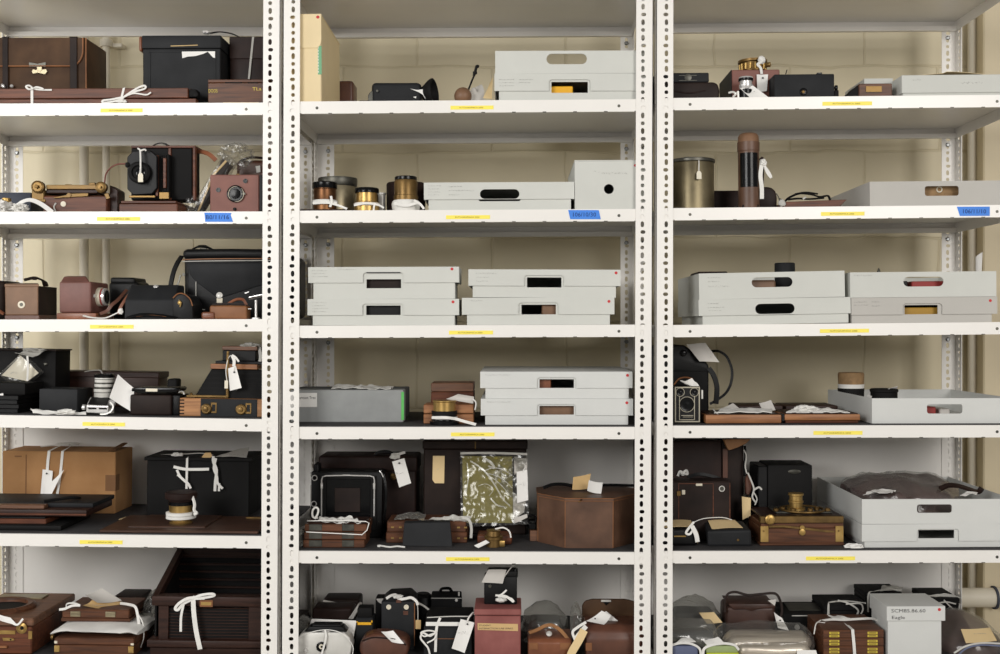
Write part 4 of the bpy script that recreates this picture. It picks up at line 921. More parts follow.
m = M('silver'); m.lz(104, .07, [(9.6, 413), (9.6, 392), (9.9, 391.4), (9.9, 389), (8.8, 388.4), (9.4, 386.8), (9.4, 384), (8.8, 383.4), (9.2, 382), (9.2, 377.6)], 30); m.mt('gunmetal')
for y0, y1 in ((392.6, 391.8), (388.6, 386.6), (383.8, 382.2), (379.4, 378.8)): m.lz(104, .07, [(9.5, y0), (9.7, y0-.1), (9.7, y1+.1), (9.5, y1)], 30)
l = t.p('lens', m)
m = M('black_gloss'); m.lz(104, .07, [(9.4, 377.6), (9.6, 377.2), (9.6, 374.4), (8.8, 374), (7.4, 374), (7, 375.6)], 30); t.p('lens_rim', m, l)
m = M('chrome'); m.lat(P(85.2, 407.5, .03), (-1, 0, 0), [(.007, 0), (.007, .006), (.004, .007)], 16); m.lat(P(112, 404, .04), (0, -.7, .6), [(.009, 0), (.009, .008), (.006, .009)], 18); t.p('winding_knob', m, b)
m = M('silver'); m.rib([(110, 402, .02), (113, 406, .016), (111, 411, .014), (106, 413.8, .012), (100, 414.2, .012)], 1.4, th=.0015); t.p('strap_lug', m, b)
m = M('paper'); m.card([(117.3, 374, .05), (134, 388, .05), (132, 411.5, .03), (109, 397.5, .03)], .0008, .006); t.p('card_tag', m)
t = T('camera_case', 'brown-black folding camera case with a white-labelled black lid, beside the leaning card', 'camera case', 'A', 4, 153, .03)
m = M('brown_black'); m.bx(129.5, 171, 394.8, None, .03, .12, .005, 3); m.mt('black_leather'); m.bx(171, 180, 395, None, .04, .12, .004, 2); t.p('body', m)
m = M('black_gloss'); m.pr([(131, 388.5), (140, 387.6), (176, 387.2), (178, 389), (176, 392), (140, 393.6), (131, 391.6)], .026, .1, .002, 2); l = t.p('lid', m)
m = M('bone'); m.bx(145.3, 157, 388.6, 391.6, .0248, .0262, .0003); t.p('white_label', m, l)
m = M('tape'); m.rib([(178, 392, .05), (182, 391, .05), (184, 394, .05)], 1.2); t.p('tape_end', m)
t = T('leather_pouch', 'small black pouch between the wooden case and the stereo camera hood', 'pouch', 'A', 4, 171, .13)
m = M('black_matte'); m.soft(166, 176, 379, None, .13, .17, .006, .002); t.p('pouch', m)
t = T('tailboard_camera', 'oak and black reflex camera with tapered black hood, two brass knobs and tags', 'camera', 'A', 4, 221, .03)
m = M('oak'); m.bx(179.5, 262.6, 398.6, None, .03, .2, .0015); b = t.p('base', m)
m = M('black_grey'); m.bx(200.4, 257, 398.8, 416.6, .0285, .0305, .0008); t.p('front_panel', m, b)
m = M('black_matte')
for i in range(5): m.bx(179.6, 184, 400+i*3.4, 401.3+i*3.4, .0294, .031, .0003)
t.p('finger_joint', m, b)
for a in (206.5, 241.2):
    m = M('brass_dark'); m.ly(a, 409, .0285, [(5.2, 0), (5.2, .006), (4.2, .008), (2.6, .008), (2.2, .011), (.6, .012)], 24); k = t.p('focus_knob', m, b)
    m = M('brass_dark'); m.bx(a+4, a+10, 402.6, 413.4, .0272, .0285, .0006); m.mt('black_grey'); m.bx(a+5.4, a+8.6, 404.6, 411.4, .0266, .0275, .0004); t.p('knob_plate', m, k)
m = M('brass_dark'); m.bx(186, 228, 395.4, 397.6, .034, .05, .0006); m.lz(227, .036, [(1.6, 397), (1.6, 366), (1.4, 351)], 10); m.lz(191, .04, [(1.4, 397), (1.6, 394), (.6, 393)], 10); t.p('brass_strut', m)
m = M('black_matte'); m.hexa([P(211, 369, .07), P(262, 369, .07), P(266, 398.4, .04), P(194, 398.4, .04)], [P(211, 369, .16), P(262, 369, .16), P(266, 398.4, .19), P(194, 398.4, .19)], .002)
for i in range(5): m.hexa([P(209.8-i*2.9, 372.5+i*5, .0655-i*.005), P(262, 372.5+i*5, .066-i*.005), P(262, 374+i*5, .065-i*.005), P(209-i*2.9, 374+i*5, .0645-i*.005)], [P(209.8-i*2.9, 372.5+i*5, .09), P(262, 372.5+i*5, .09), P(262, 374+i*5, .09), P(209-i*2.9, 374+i*5, .09)])
t.p('bellows_hood', m)
m = M('teak'); m.bx(209.5, 256.5, 364, 369, .062, .17, .001); t.p('wood_frame', m)
m = M('black_leather'); m.bx(214.5, 262, 361, 364, .066, .165, .001); m.bx(221.5, 255, 350, 361, .07, .16, .002); t.p('viewing_block', m)
m = M('walnut'); m.bx(221, 256, 346.2, 350, .068, .162, .001); t.p('top_strip', m)
m = M('tape_grey'); m.crumple(250, 346, .09, 10, 3, .02, 31, .7, 10, flat=False, sub=3); m.rib([(258, 347, .08), (259.5, 355, .066), (259, 361, .064)], 3); t.p('gauze_tie', m)
k = tag(t, [(227.3, 368.4, .026), (235, 365.4, .026), (241.2, 387.5, .024), (229.6, 390.6, .024)], None, (233.6, 372, .0252), [(226.5, 381, .028), (225.2, 370, .03), (227.5, 358, .034), (231, 355.4, .036), (234.5, 360, .03), (233.2, 371, .024)], sw=.9)
m = M('tape'); m.rib([(231, 355, .036), (234.5, 357, .03), (238, 361.5, .03)], 2); m.rib([(231, 355.6, .034), (233, 361, .03), (232.6, 366, .026)], 2.4); t.p('ribbon_bow', m)
m = M('bone'); m.bx(224, 227.5, 380.4, 388.4, .027, .0282, .0003); t.p('small_tag', m)
# ================================================================ unit A, fifth bay
t = T('cardboard_box', 'brown cardboard box tied with white tape and hung with two white tags', 'cardboard box', 'A', 5, 58, .28)
m = M('cardboard'); m.bx(2, 115, 451.5, None, .28, .412, .002); b = t.p('body', m)
m = M('cardboard_dark'); m.bx(105, 115.2, 474.5, 490.5, .2792, .2802, .0002); m.box(X(115, .28)-.0002, X(115, .28)+.0006, .28, .31, Z(490.5, .28), Z(474.5, .28)); t.p('tape_patch', m, b)
m = M('cardboard_dark'); m.bx(25, 26, 455, 512, .2794, .2804, .0002); m.bx(14, 21, 456, 457.4, .2794, .2804, .0002); t.p('crease', m, b)
m = M('cardboard_dark'); m.card([(108, 450.6, .29), (114.6, 450.6, .29), (127, 443, .40), (119, 444.6, .40)], .002, .003); t.p('loose_flap', m, b)
m = M('tape'); m.rib([(66, 443.6, .41), (56, 447.4, .33), (48.5, 451, .279), (47.4, 461, .278), (46.6, 474, .277)], 2.7, sm=False); m.rib([(74, 443.8, .41), (68, 447.4, .33), (62, 451, .279), (60.4, 470, .278), (57, 495, .277)], 2.5, sm=False)
m.rib([(40, 447, .34), (56, 445.2, .37), (76, 443.6, .39)], 2.2, nrm=(0, -.3, 1)); m.crumple(68, 444, .38, 10, 1.6, .015, 44, .6, 11, flat=False, sub=3); k = t.p('tape_tie', m)
m = M('paper'); m.card([(42.2, 469.5, .274), (52.4, 471, .274), (50.4, 496, .272), (40.2, 494.6, .272)], curl=.002); h = t.p('paper_tag', m, k)
m = M('paper'); m.card([(45, 487, .27), (63.5, 469.5, .268), (49, 499, .264), (42.5, 501, .264)], curl=.003); t.p('folded_tag', m, k)
m = M('ink'); m.ly(46.4, 473.6, .2735, [(.9, 0), (.9, .0012)], 10); t.p('eyelet', m, k)
t = T('plate_holder', 'black-bound slab at the bottom of the dark plate holder pile before the cardboard box', 'plate holder', 'A', 5, 18, .03, 'dark wooden plate holders')
m = M('black_matte'); m.bx(-50, 61, 525.4, None, .03, .22, .003, 2); t.p('plate_holder', m); z1 = t.S+(Z(525.4, .03)-t.S)
t = T('plate_holder', 'short reddish-edged holder, middle of the pile before the cardboard box', 'plate holder', 'A', 5, 5, .05, 'dark wooden plate holders', z1)
m = M('mahogany'); m.box(X(-60, .05), X(46, .05), .05, .20, t.S, t.S+.0125, .0015); m.mt('black_leather'); m.box(X(-60, .055), X(45, .055), .055, .2, t.S+.0125, t.S+.017, .001); t.p('plate_holder', m); z2 = t.S+.017
t = T('plate_holder', 'long dark wooden holder, second from top of the pile before the cardboard box', 'plate holder', 'A', 5, 30, .06, 'dark wooden plate holders', z2)
m = M('mahogany_dark'); m.box(X(-60, .06), X(86.5, .06), .06, .235, t.S, t.S+.016, .002, 2); m.mt('mahogany'); m.box(X(-58, .059), X(86, .059), .0592, .07, t.S+.003, t.S+.007, .0005); t.p('plate_holder', m); z3 = t.S+.016
t = T('plate_holder', 'pale-edged wooden holder topping the pile, white tag resting against it', 'plate holder', 'A', 5, 20, .07, 'dark wooden plate holders', z3)
m = M('black_grey'); m.box(X(-60, .1), X(93, .1), .1, .25, t.S, t.S+.011, .002, 2); m.mt('walnut'); m.box(X(-60, .075), X(44, .075), .075, .1, t.S, t.S+.009, .001); t.p('plate_holder', m)
t = T('leather_strap', 'curled black leather strap lying on the pile of dark plate holders', 'strap', 'A', 5, 60, .09, None, t.S+.011)
zz = t.S; m = M('black_leather'); m.tube(smooth_pts([V(X(44, .09), .09, zz+.004), V(X(54, .1), .11, zz+.006), V(X(66, .1), .13, zz+.0085), V(X(72, .1), .15, zz+.005), V(X(62, .1), .17, zz+.004)]), .004, 8); t.p('strap', m)
t = T('tin_box', 'black box tied with crossed white tape behind the small brass lens, large', 'box', 'A', 5, 198, .26)
m = M('black_matte'); m.bx(146.5, 249, 460, None, .25, .40, .002); t.p('body', m)
m = M('black_matte'); m.bx(143.5, 252, 457.4, 461, .243, .405, .0015); l = t.p('lid', m)
m = M('tape'); m.rib([(187.4, 452.6, .39), (186.6, 458, .242), (186.4, 470, .241), (186.2, 489, .241)], 2.2, sm=False); m.rib([(173, 467, .238), (184, 469.2, .236), (196, 469.4, .236), (208.5, 469, .237)], 2.8)
m.rib([(176.4, 470, .238), (180, 477, .237), (187, 483, .236), (190.5, 488.5, .237)], 2.4); m.rib([(177, 474.6, .238), (183, 480, .236), (189, 485, .236)], 2.2)
m.rib([(212.6, 456, .242), (213, 462, .238), (216, 470, .237), (215, 482, .236), (214.6, 491, .236)], 2.8); m.rib([(215.4, 458, .24), (213.4, 468, .236), (216.4, 476, .235), (217.4, 483, .236), (222.4, 488.4, .236)], 2.4); m.rib([(219, 483, .237), (218.6, 491, .237)], 2.2)
m.rib([(156, 455.4, .3), (180, 454.4, .3), (200, 453.2, .3), (212, 455, .26)], 1.8, nrm=(0, -.3, 1)); m.crumple(177, 455, .27, 5, 1.8, .01, 14, .8, 12, flat=False, sub=3); t.p('tape_tie', m, l)
m = M('paper_grey'); m.card([(213.5, 457, .25), (246, 457.4, .25), (248.5, 447.4, .30), (230, 451.6, .29)], curl=.003, amp=.002); m.mt('ink_faint')
m.scrib(222, 244, 455, 1.6, .248, .3, 6); k = t.p('printed_tag', m, l)
m = M('manila'); m.pr([(201, 457.2), (204.5, 452.6), (210, 452.4), (211.6, 456), (208.4, 458.4)], .244, .2455); t.p('brown_tag', m, l)
t = T('dark_case', 'black case mostly hidden behind the tape-crossed black box', 'case', 'A', 5, 262, .415); m = M('black_matte'); m.bx(250, 262, 452, None, .412, .44, .002); t.p('case', m)
t = T('camera_bed', 'wide dark mahogany camera bed lying under the small brass lens', 'camera bed', 'A', 5, 180, .012)
m = M('bed_wood'); m.bx(99, 258, 530.6, None, .012, .225, .002); t.p('board', m); zb = Z(530.6, .012)
m = M('bed_wood'); m.bx(128, 205, 526.4, 530.6, .05, .215, .0015); t.p('raised_panel', m); zb2 = Z(526.4, .05)
m = M('brass_dark'); m.box(X(246, .19), X(262, .19), .19, .2, zb, zb+.003, .0004); t.p('brass_rail', m)
t = T('brass_lens', 'brass lens with leather cap and white tape collar standing on the mahogany bed', 'lens', 'A', 5, 181, .1, None, zb2)
d = .1; z0 = t.S; u_ = s(d); c = V(X(181, d), d, z0)
m = M('brass'); m.lat(c, (0, 0, 1), [(11*u_, 0), (11.4*u_, 1*u_), (9.5*u_, 2*u_), (9.8*u_, 5*u_), (11.5*u_, 5.4*u_), (11.5*u_, 19*u_), (11*u_, 19.6*u_)], 36); t.p('barrel', m)
m = M('black_gloss'); m.lat(c, (0, 0, 1), [(12*u_, 18.2*u_), (12.4*u_, 18.6*u_), (12.4*u_, 21.4*u_), (11.6*u_, 22*u_)], 36); t.p('black_ring', m)
m = M('leather_maroon'); m.lat(c, (0, 0, 1), [(11.8*u_, 21.8*u_), (12.4*u_, 23.4*u_), (15*u_, 24.4*u_), (15.6*u_, 26*u_), (15.6*u_, 30*u_), (14.6*u_, 31*u_)], 36); t.p('leather_cap', m)
m = M('tape'); m.lat(c, (0, 0, 1), [(13*u_, 4.6*u_), (14.6*u_, 5*u_), (14.6*u_, 7.6*u_), (13.2*u_, 8*u_), (14.6*u_, 8.4*u_), (14.6*u_, 11*u_), (13*u_, 11.4*u_)], 30); k = t.p('tape_collar', m)
m = M('tape'); m.tb([(192, 496, .085), (194.4, 504, .078), (194, 510, .076), (196.6, 513, .076), (194, 514.4, .076)], 1.6); t.p('tape_end', m, k)
t = T('paper_label', 'small yellowed paper label lying on the mahogany bed beside the cardboard box', 'label', 'A', 5, 128, .18, None, zb); m = M('paper_tan'); zz = t.S
m.raw([(X(119.5, .17), .165, zz), (X(132, .17), .165, zz), (X(135, .18), .2, zz), (X(123, .18), .2, zz), (X(119.5, .17), .165, zz+.0008), (X(132, .17), .165, zz+.0008), (X(135, .18), .2, zz+.0008), (X(123, .18), .2, zz+.0008)], [[0, 1, 2, 3], [7, 6, 5, 4], [0, 4, 5, 1], [1, 5, 6, 2], [2, 6, 7, 3], [3, 7, 4, 0]]); t.p('label', m)
# ================================================================ unit A, lowest bay
t = T('wooden_camera', 'brown wooden camera with round rimmed opening on top and brass side plates', 'camera', 'A', 6, 12, .03)
m = M('mahogany'); m.bx(-45, 31.5, 627, None, .045, .30, .003); b = t.p('body', m)
m = M('walnut'); m.box(X(-45, .05), X(33, .05), .05, .31, Z(627, .045), Z(627, .045)+.02, .003); top = Z(627, .045)+.02; t.p('top_board', m)
m = M('mahogany_red'); m.lat((X(2, .15), .15, top), (0, 0, 1), [(.078, 0), (.078, .006), (.07, .012), (.06, .010), (.058, 0)], 40, sx=1.05); m.mt('black_matte'); m.lat((X(2, .15), .15, top+.0002), (0, 0, 1), [(.058, 0), (.058, .001)], 40, sx=1.05); t.p('opening_rim', m)
m = M('brass'); m.ly(21.5, 628, .045, [(5.4, 0), (5.4, .002), (3, .004), (2.6, .003)], 26); m.mt('black_matte'); m.ly(21.5, 628, .0405, [(1.7, 0), (1.7, .0008)], 14); t.p('brass_disc', m, b)
m = M('brass'); m.bx(-6, 15, 630.6, 634.4, .043, .0455, .0005); t.p('brass_plate', m, b)
m = M('brass'); m.bx(28, 31.8, 631, 639, .043, .0455, .0005); t.p('brass_plate', m, b)
m = M('brass'); m.pr([(2, 638), (9, 638), (13.6, 639), (14, 640.4), (11, 641), (3, 641)], .042, .045, .0004); m.mt('black_matte'); m.ly(10.5, 639.6, .042, [(.9, 0), (.9, .0008)], 10); t.p('lock_plate', m, b)
m = M('black_matte'); m.tb([(10, 604, .26), (22, 602.6, .26), (40, 602.6, .26), (57, 603, .26)], .8, False); m.tb([(6, 607, .25), (16, 602.8, .26)], .7, False); m.tb([(50, 604.6, .26), (56.6, 602, .26)], .9, False); t.p('focusing_rod', m)
m = M('pewter'); m.box(X(0, .26), X(45, .26), .24, .28, top, top+.004, .001); t.p('metal_slide', m)
m = M('paper'); m.card([(-8, 612, .06), (10, 617.6, .045), (17, 625, .035), (-8, 618, .045)], curl=.003); m.rib([(10, 622, .04), (17, 624.6, .036), (22.6, 618.6, .036)], 2); t.p('paper_tag', m)
m = M('teak'); m.bx(-10, 6.5, 646.4, 648.4, .038, .046, .001); t.p('wood_strip', m, b)
t = T('wooden_case', 'brown wooden camera case with brass corners under a folded white cloth', 'wooden case', 'A', 6, 94, .03)
m = M('mahogany_red'); m.bx(54, 133.5, 645.6, None, .035, .19, .002); m.bx(54, 133.5, 638.4, 645, .035, .19, .002); b = t.p('body', m); ztop = Z(638.4, .035)
for a, z in ((54, 646), (128, 646)):
    m = M('brass'); m.bx(a, a+5.4, z, z+6.5, .033, .0355, .0004); t.p('brass_corner', m, b)
m = M('bone'); m.bx(54, 57, 641.5, 644, .0335, .0355, .0004); m.bx(130.5, 133.5, 643, 645, .0335, .0355, .0004); t.p('bone_inlay', m, b)
m = M('brass_dark'); m.lat(P(134, 643, .1), (1, 0, 0), [(.008, 0), (.008, .006), (.004, .008)], 16); m.lat(P(53.6, 637.6, .06), (-1, 0, 0), [(.007, 0), (.007, .005)], 16); t.p('side_knob', m, b)
t = T('wrapping_cloth', 'folded white cloth lying between the two latched wooden cases', 'cloth', 'A', 6, 94, .03, None, ztop)
m = M('tape'); zz = t.S; R = random.Random(4)
def clothring(u, v):
    a = 2*math.pi*v; x0, x1 = X(50.5, .03), X(137, .03); x = x0+(x1-x0)*u
    endf = min(1, .62+4*min(u, 1-u)); h = (.021+.002*math.sin(u*2.6))*endf
    y = .115+.088*math.cos(a); z = zz+.0002+max(0, h*(.5+.5*math.sin(a))**.35)
    n = noise.noise(Vector((x*22, y*22, a)))*.0025*(1 if .2 < u < .8 else 2)
    return Vector((x, y, max(zz, z+n)))
m.drape(clothring, 26, 24); t.p('cloth', m); ct = zz+.0235
t = T('plate_holder_case', 'small latched reddish wooden case topped with manila and grey paper slips', 'wooden case', 'A', 6, 97, .1, None, ct)
m = M('mahogany_red'); zz = t.S; d = .1
m.box(X(61, d), X(130, d), d, d+.13, zz, zz+.008, .001); m.box(X(62, d), X(129, d), d, d+.13, zz+.0085, zz+.03, .002); b = t.p('body', m)
for a in (70.5, 105.5):
    m = M('pewter'); m.box(X(a, d), X(a+10, d), d-.002, d+.001, zz+.012, zz+.026, .0006); m.box(X(a+1, d), X(a+9, d), d-.004, d-.002, zz+.018, zz+.021, .0008); t.p('latch', m, b)
m = M('manila'); m.card([(82.5, 605.6, .13), (92, 600, .15), (122, 601.6, .17), (110, 610.6, .1)], curl=.003); m.mt('ink_faint'); m.scrib(92, 108, 606, 1.4, .118, .3, 3); k = t.p('manila_slip', m)
m = M('paper_grey'); m.card([(84.5, 595, .16), (101, 588, .18), (121.5, 600, .17), (97, 602.6, .13)], curl=.004); k2 = t.p('paper_slip', m)
m = M('tape'); m.rib([(59, 610, .1), (65, 609, .098), (72, 606, .098), (80, 605.5, .1)], 2.4); m.rib([(66, 608, .1), (67, 604.2, .12), (74, 603.4, .12), (79, 605, .11)], 1.6); m.rib([(120, 603, .14), (128, 604, .12), (135, 606.4, .1), (137.6, 615, .094), (139, 624, .092)], 2.6); m.rib([(137, 612, .095), (142.6, 622, .09), (144, 636, .086), (141, 647, .084)], .9); t.p('tape_tie', m)
t = T('leather_case', 'flat dark leather case behind the small latched wooden case, lowest shelf', 'camera case', 'A', 6, 130, .25)
m = M('brown_black'); m.soft(112, 141, 596.6, None, .25, .34, .006, .001); t.p('body', m)
t = T('plastic_bag', 'clear plastic bag bulging between the cloth-topped case and the big slatted box', 'plastic bag', 'A', 6, 154, .2)
m = M('plastic_milky'); m.crumple(154, 620, .23, 10, 26, .06, 61, .3, 6, flat=True); t.p('bag', m)
t = T('studio_camera', 'huge dark mahogany slatted box with slanting open top, white tape bow', 'camera', 'A', 6, 207, .03)
dF, dB = .05, .36
m = M('mahogany_dark'); d = dF
m.bx(160, 257, 608, 640, d+.01, d+.02, .001); m.mt('black_matte')
for i in range(10): m.bx(166, 250, 609+i*3, 610.6+i*3, d+.007, d+.0105, .0005)
f = t.p('front_panel', m)
m = M('mahogany_dark'); m.bx(151, 285, 597, 606.4, d-.006, d+.03, .002, 2); m.bx(158, 168, 606.4, 640, d+.002, d+.02, .001); m.bx(248, 262, 606.4, 640, d+.002, d+.02, .001); t.p('front_rail', m)
m = M('mahogany_dark'); m.bx(146.5, 285, 641, 648, d-.012, d+.3, .002, 2); m.bx(150, 285, 648, None, d, d+.3, .001); t.p('base', m)
zl = Z(597, d); xL, xR = X(151, d), X(285, d); zH = Z(548, dB); xLB, xRB = X(177, dB)-.0, X(268, dB)
m = M('mahogany_dark'); bw = .016; bh = .022
m.hexa([V(xL, d, zl), V(xL+bw, d, zl), V(xL+bw, d, zl-bh), V(xL, d, zl-bh)], [V(xLB, dB, zH), V(xLB+bw, dB, zH), V(xLB+bw, dB, zH-bh), V(xLB, dB, zH-bh)], .001)
m.hexa([V(xR-bw, d, zl), V(xR, d, zl), V(xR, d, zl-bh), V(xR-bw, d, zl-bh)], [V(xRB-bw, dB, zH), V(xRB, dB, zH), V(xRB, dB, zH-bh), V(xRB-bw, dB, zH-bh)], .001)
m.box(xLB, xRB, dB-.01, dB+.006, zH-bh, zH+.001, .001); t.p('slanted_rim', m)
m = M('black_matte'); zbs = t.S+.03
for xa, xb_ in ((xL, xLB), (xR-.004, xRB-.004)):
    m.hexa([V(xa+.002, d+.02, zl-.01), V(xa+.006, d+.02, zl-.01), V(xa+.006, d+.02, zbs), V(xa+.002, d+.02, zbs)], [V(xb_+.002, dB, zH-.01), V(xb_+.006, dB, zH-.01), V(xb_+.006, dB, zbs), V(xb_+.002, dB, zbs)])
m.box(xLB, xRB, dB-.004, dB, zbs, zH-.01); m.mt('mahogany_dark')
for i in range(9):
    z_ = zH-.02-i*.021
    m.box(xLB+.004, xRB-.004, dB-.012, dB-.004, z_-.006, z_, .001)
t.p('slatted_interior', m)
m = M('leather_edge'); m.bx(199, 212, 600.4, 607, d-.0085, d-.0055, .0004); m.mt('brass'); m.bx(200.4, 210.6, 602, 605.4, d-.0092, d-.008, .0003); t.p('brass_label', m)
m = M('tape'); q = d-.012; m.rib([(192, 597, d), (192.6, 599, q), (193, 603, q)], 4); m.rib([(194, 597.6, q), (186, 599, q-.004), (178, 604, q-.006), (174.6, 609, q-.004), (177.6, 610, q-.004), (182, 604.6, q-.002), (192, 599, q)], 2.8)
m.rib([(194, 597.6, q), (201, 595, q-.004), (211, 593.8, q-.006), (213.6, 595.4, q-.004), (206, 597.4, q-.002), (194, 598.6, q)], 2.4); m.rib([(183, 604, q-.003), (180.6, 617, q-.004), (180.4, 632, q-.004)], 2.4); m.rib([(192.4, 598, q), (193.4, 614, q-.003), (196, 632, q-.004), (200, 649.4, q-.004)], 4.6); m.rib([(194, 599, q), (204, 598.6, q-.002)], 2); t.p('tape_bow', m)
# ================================================================ unit B, highest bay
t = T('document_box', 'tall cream document box with red dot and green strip, highest shelf', 'document box', 'B', 1, 305, .012)
m = M('cream'); m.bx(285, 321.5, 14.6, None, .014, .30, .002); b = t.p('body', m)
m = M('cream'); m.pr([(285, 14.2), (321.8, 14.2), (321.8, 40), (321, 44.5), (318, 48), (285, 48)], .0115, .0138, .0008); m.bx(285, 321.8, 13.8, 14.8, .0115, .302, .0006); f = t.p('flap', m)
m = M('red_dot'); m.ly(318.4, 17.2, .0115, [(1.6, 0), (1.6, .0006)], 10); t.p('red_sticker', m, f)
m = M('green_tape'); m.bx(318.2, 321.9, 46, 74.5, .013, .0142, .0001); m.mt('paper')
for i in range(9): m.bx(318.2, 319, 47+i*3, 48.6+i*3, .0128, .0136, .0001)
t.p('green_strip', m, b)
box_thing('camera_case', 'small dark brown leather case beside the tall cream document box', 'camera case', 'B', 1, 'leather_chestnut', 331, 353.5, 80.4, None, .306, .38, .008, 4)
t = T('leather_strap', 'tan leather strap lying flat in front of the small brown case', 'strap', 'B', 1, 350, .07)
m = M('leather_edge'); m.box(X(330, .07), X(366, .07), .07, .1, t.S, t.S+.0125, .003, 2); m.mt('brown_black'); m.box(X(358, .06), X(371, .06), .065, .09, t.S, t.S+.015, .004, 2); t.p('strap', m)
t = T('folding_camera', 'rounded black leather camera with scuffed white end, beside a black eyecup', 'camera', 'B', 1, 397, .08)
m = M('black_grey'); m.soft(371.5, 421, 82, None, .08, .16, .011, .001); t.p('body', m)
m = M('gunmetal'); m.pr([(368, 95), (371, 91), (373, 90.5), (373, 101), (368, 101)], .082, .1, .001); m.lat(P(377.5, 91, .079), (0, -1, 0), [(.003, 0), (.003, .004)], 10); t.p('latch', m)
m = M('paper'); m.pr([(410, 88.6), (417, 90), (423, 89.4), (425, 93), (425.4, 99), (423, 95), (419, 92.4)], .0775, .0795, .0004); m.pr([(413, 97), (416.4, 96.4), (416, 98.6)], .0775, .0795, .0003); t.p('scuffed_label', m)
t = T('rubber_eyecup', 'black conical rubber hood standing at the end of the black camera', 'lens hood', 'B', 1, 430, .09)
cz = t.S+.037; m = M('black_matte'); m.lat((X(423.5, .1), .1, cz), (1, -.25, .1), [(.018, 0), (.022, .006), (.031, .018), (.035, .026), (.035, .03), (.031, .031), (.02, .012)], 30); t.p('hood', m)
t = T('wooden_ball', 'polished brown wooden ball with a black lever arm, beside white paper scraps', 'camera fitting', 'B', 1, 463, .06)
u_ = s(.06); m = M('leather_brown'); m.lat((X(463, .06), .06, t.S), (0, 0, 1), [(8.8*u_*math.sin(math.pi*i/14), 8.8*u_*(1-math.cos(math.pi*i/14))) for i in range(1, 14)], 28); t.p('ball', m)
m = M('black_matte'); m.tb([(468.5, 90, .06), (472, 81, .06), (475, 74, .06)], 1, False); m.tb([(474, 76, .06), (475.6, 71, .06), (477, 66.2, .06)], 1.5, False); m.lat(P(477, 68, .06), (.3, -.3, 1), [(.005, 0), (.005, .006), (.002, .008)], 10); m.lat(P(475, 73, .06), (1, -.3, 0), [(.004, -.004), (.004, .005)], 10); t.p('lever', m)
t = T('paper_scrap', 'crumpled cream and white paper scraps against the box with yellow packet', 'paper', 'B', 1, 485, .08)
m = M('paper_tan'); m.card([(483, 98, .06), (490, 83, .06), (493, 77, .06), (492, 99, .06)], curl=.004); m.mt('paper_grey'); m.card([(472, 88, .07), (482, 84, .09), (486, 102, .07), (470, 102, .06)], .0008, .006, 12, .012, 4); t.p('paper', m)
# ================================================================ unit B, second bay
t = T('tray_mat', 'thin dark red-brown board under the two leftmost brass lenses', 'board', 'B', 2, 322, .02); m = M('mahogany_dark'); m.box(X(299, .02), X(347, .02), .02, .25, t.S, t.S+.005, .001); t.p('board', m); zb = t.S+.005
def lens(label, px, d, base, prof, capm, bodym, group='brass lenses on the second shelf', rim=None, tape=None):
    t = T('brass_lens', label, 'lens', 'B', 2, px, d, group, base)
    m = M(bodym); m.lz(px, d, prof, 36); t.p('barrel', m)
    if rim: m = M(capm); m.lz(px, d, rim, 36); t.p('rim', m)
    if tape: m = M('tape'); m.lz(px, d, tape, 30); t.p('tape_collar', m)
    return t
lens('widest brass lens with broad dark rim, standing behind a smaller copper-coloured lens', 338, .14, zb, [(18.2, None), (18.2, 186), (17.5, 185)], 'gunmetal', 'pewter', rim=[(18.8, 187), (19.4, 186), (19.6, 180.4), (19.2, 178.6), (17, 178.6), (16.8, 182)])
t = lens('copper-coloured lens with black rim, in front of the widest brass lens', 325, .05, zb, [(11.4, None), (11.4, 202), (11, 201), (11, 190), (11.6, 189.4), (11.6, 187)], 'black_gloss', 'bronze', rim=[(12, 189), (12.3, 188.4), (12.3, 183.4), (11.6, 182.6), (10, 182.6), (9.6, 185)], tape=[(12, 205), (12.6, 204.6), (12.6, 201), (11.8, 200.4)])
m = M('tape'); m.rib([(313, 203, .022), (325, 202.4, .019), (337, 203.4, .022)], 3); m.rib([(330, 203, .018), (338, 205.4, .016), (347, 209, .014)], 2.2); m.rib([(331, 196, .02), (331.6, 202, .018), (330, 207, .017)], 2.4); t.p('tape_tie', m)
t = lens('short bright brass lens with black cap and white tape, second lens from the flat box', 367, .05, None, [(12.6, None), (12.6, 203), (10.6, 202), (10.4, 191)], 'black_gloss', 'brass', rim=[(11.4, 193.4), (12, 193), (12, 189.6), (11.2, 188.4), (8.6, 188.4), (8.4, 190)], tape=[(12.6, 206.6), (13, 206), (13, 203.8), (12.4, 203.2)])
m = M('tape'); m.rib([(354, 205.4, .016), (366, 203.4, .012), (378, 205, .014), (384, 208, .016)], 1.8); m.rib([(375, 203, .014), (374, 207, .012), (373.6, 211, .012)], 1.8); t.p('tape_tie', m)
t = lens('brass lens set in dark leather flanges with crumpled white cloth at its foot', 406, .06, None, [(12.2, None), (12.2, 196), (11.6, 195.6), (11.6, 182.6), (10.6, 180)], 'black_gloss', 'brass_dark', rim=[(10.6, 180.6), (11.2, 180), (11.2, 177.6), (10.4, 176.8), (8.6, 176.8), (8.2, 179)])
m = M('leather_maroon'); m.lz(406, .13, [(19, None), (19.4, 206), (19.4, 185), (18.6, 183.4), (13, 183)], 32); t.p('leather_flange', m)
m = M('tape'); m.lz(406, .06, [(13, None), (14, 208), (14.4, 204), (13.4, 201.6), (12.4, 200.6)], 26); m.rib([(394, 203, .022), (406, 205.6, .02), (418, 202.4, .022)], 3); m.rib([(414, 200.4, .02), (420, 204, .018), (424, 209, .016)], 2.4); t.p('crumpled_cloth', m)
t = T('glass_vial', 'tiny clear cylinder standing between the short brass lens and the flanged lens', 'lens', 'B', 2, 382, .12)
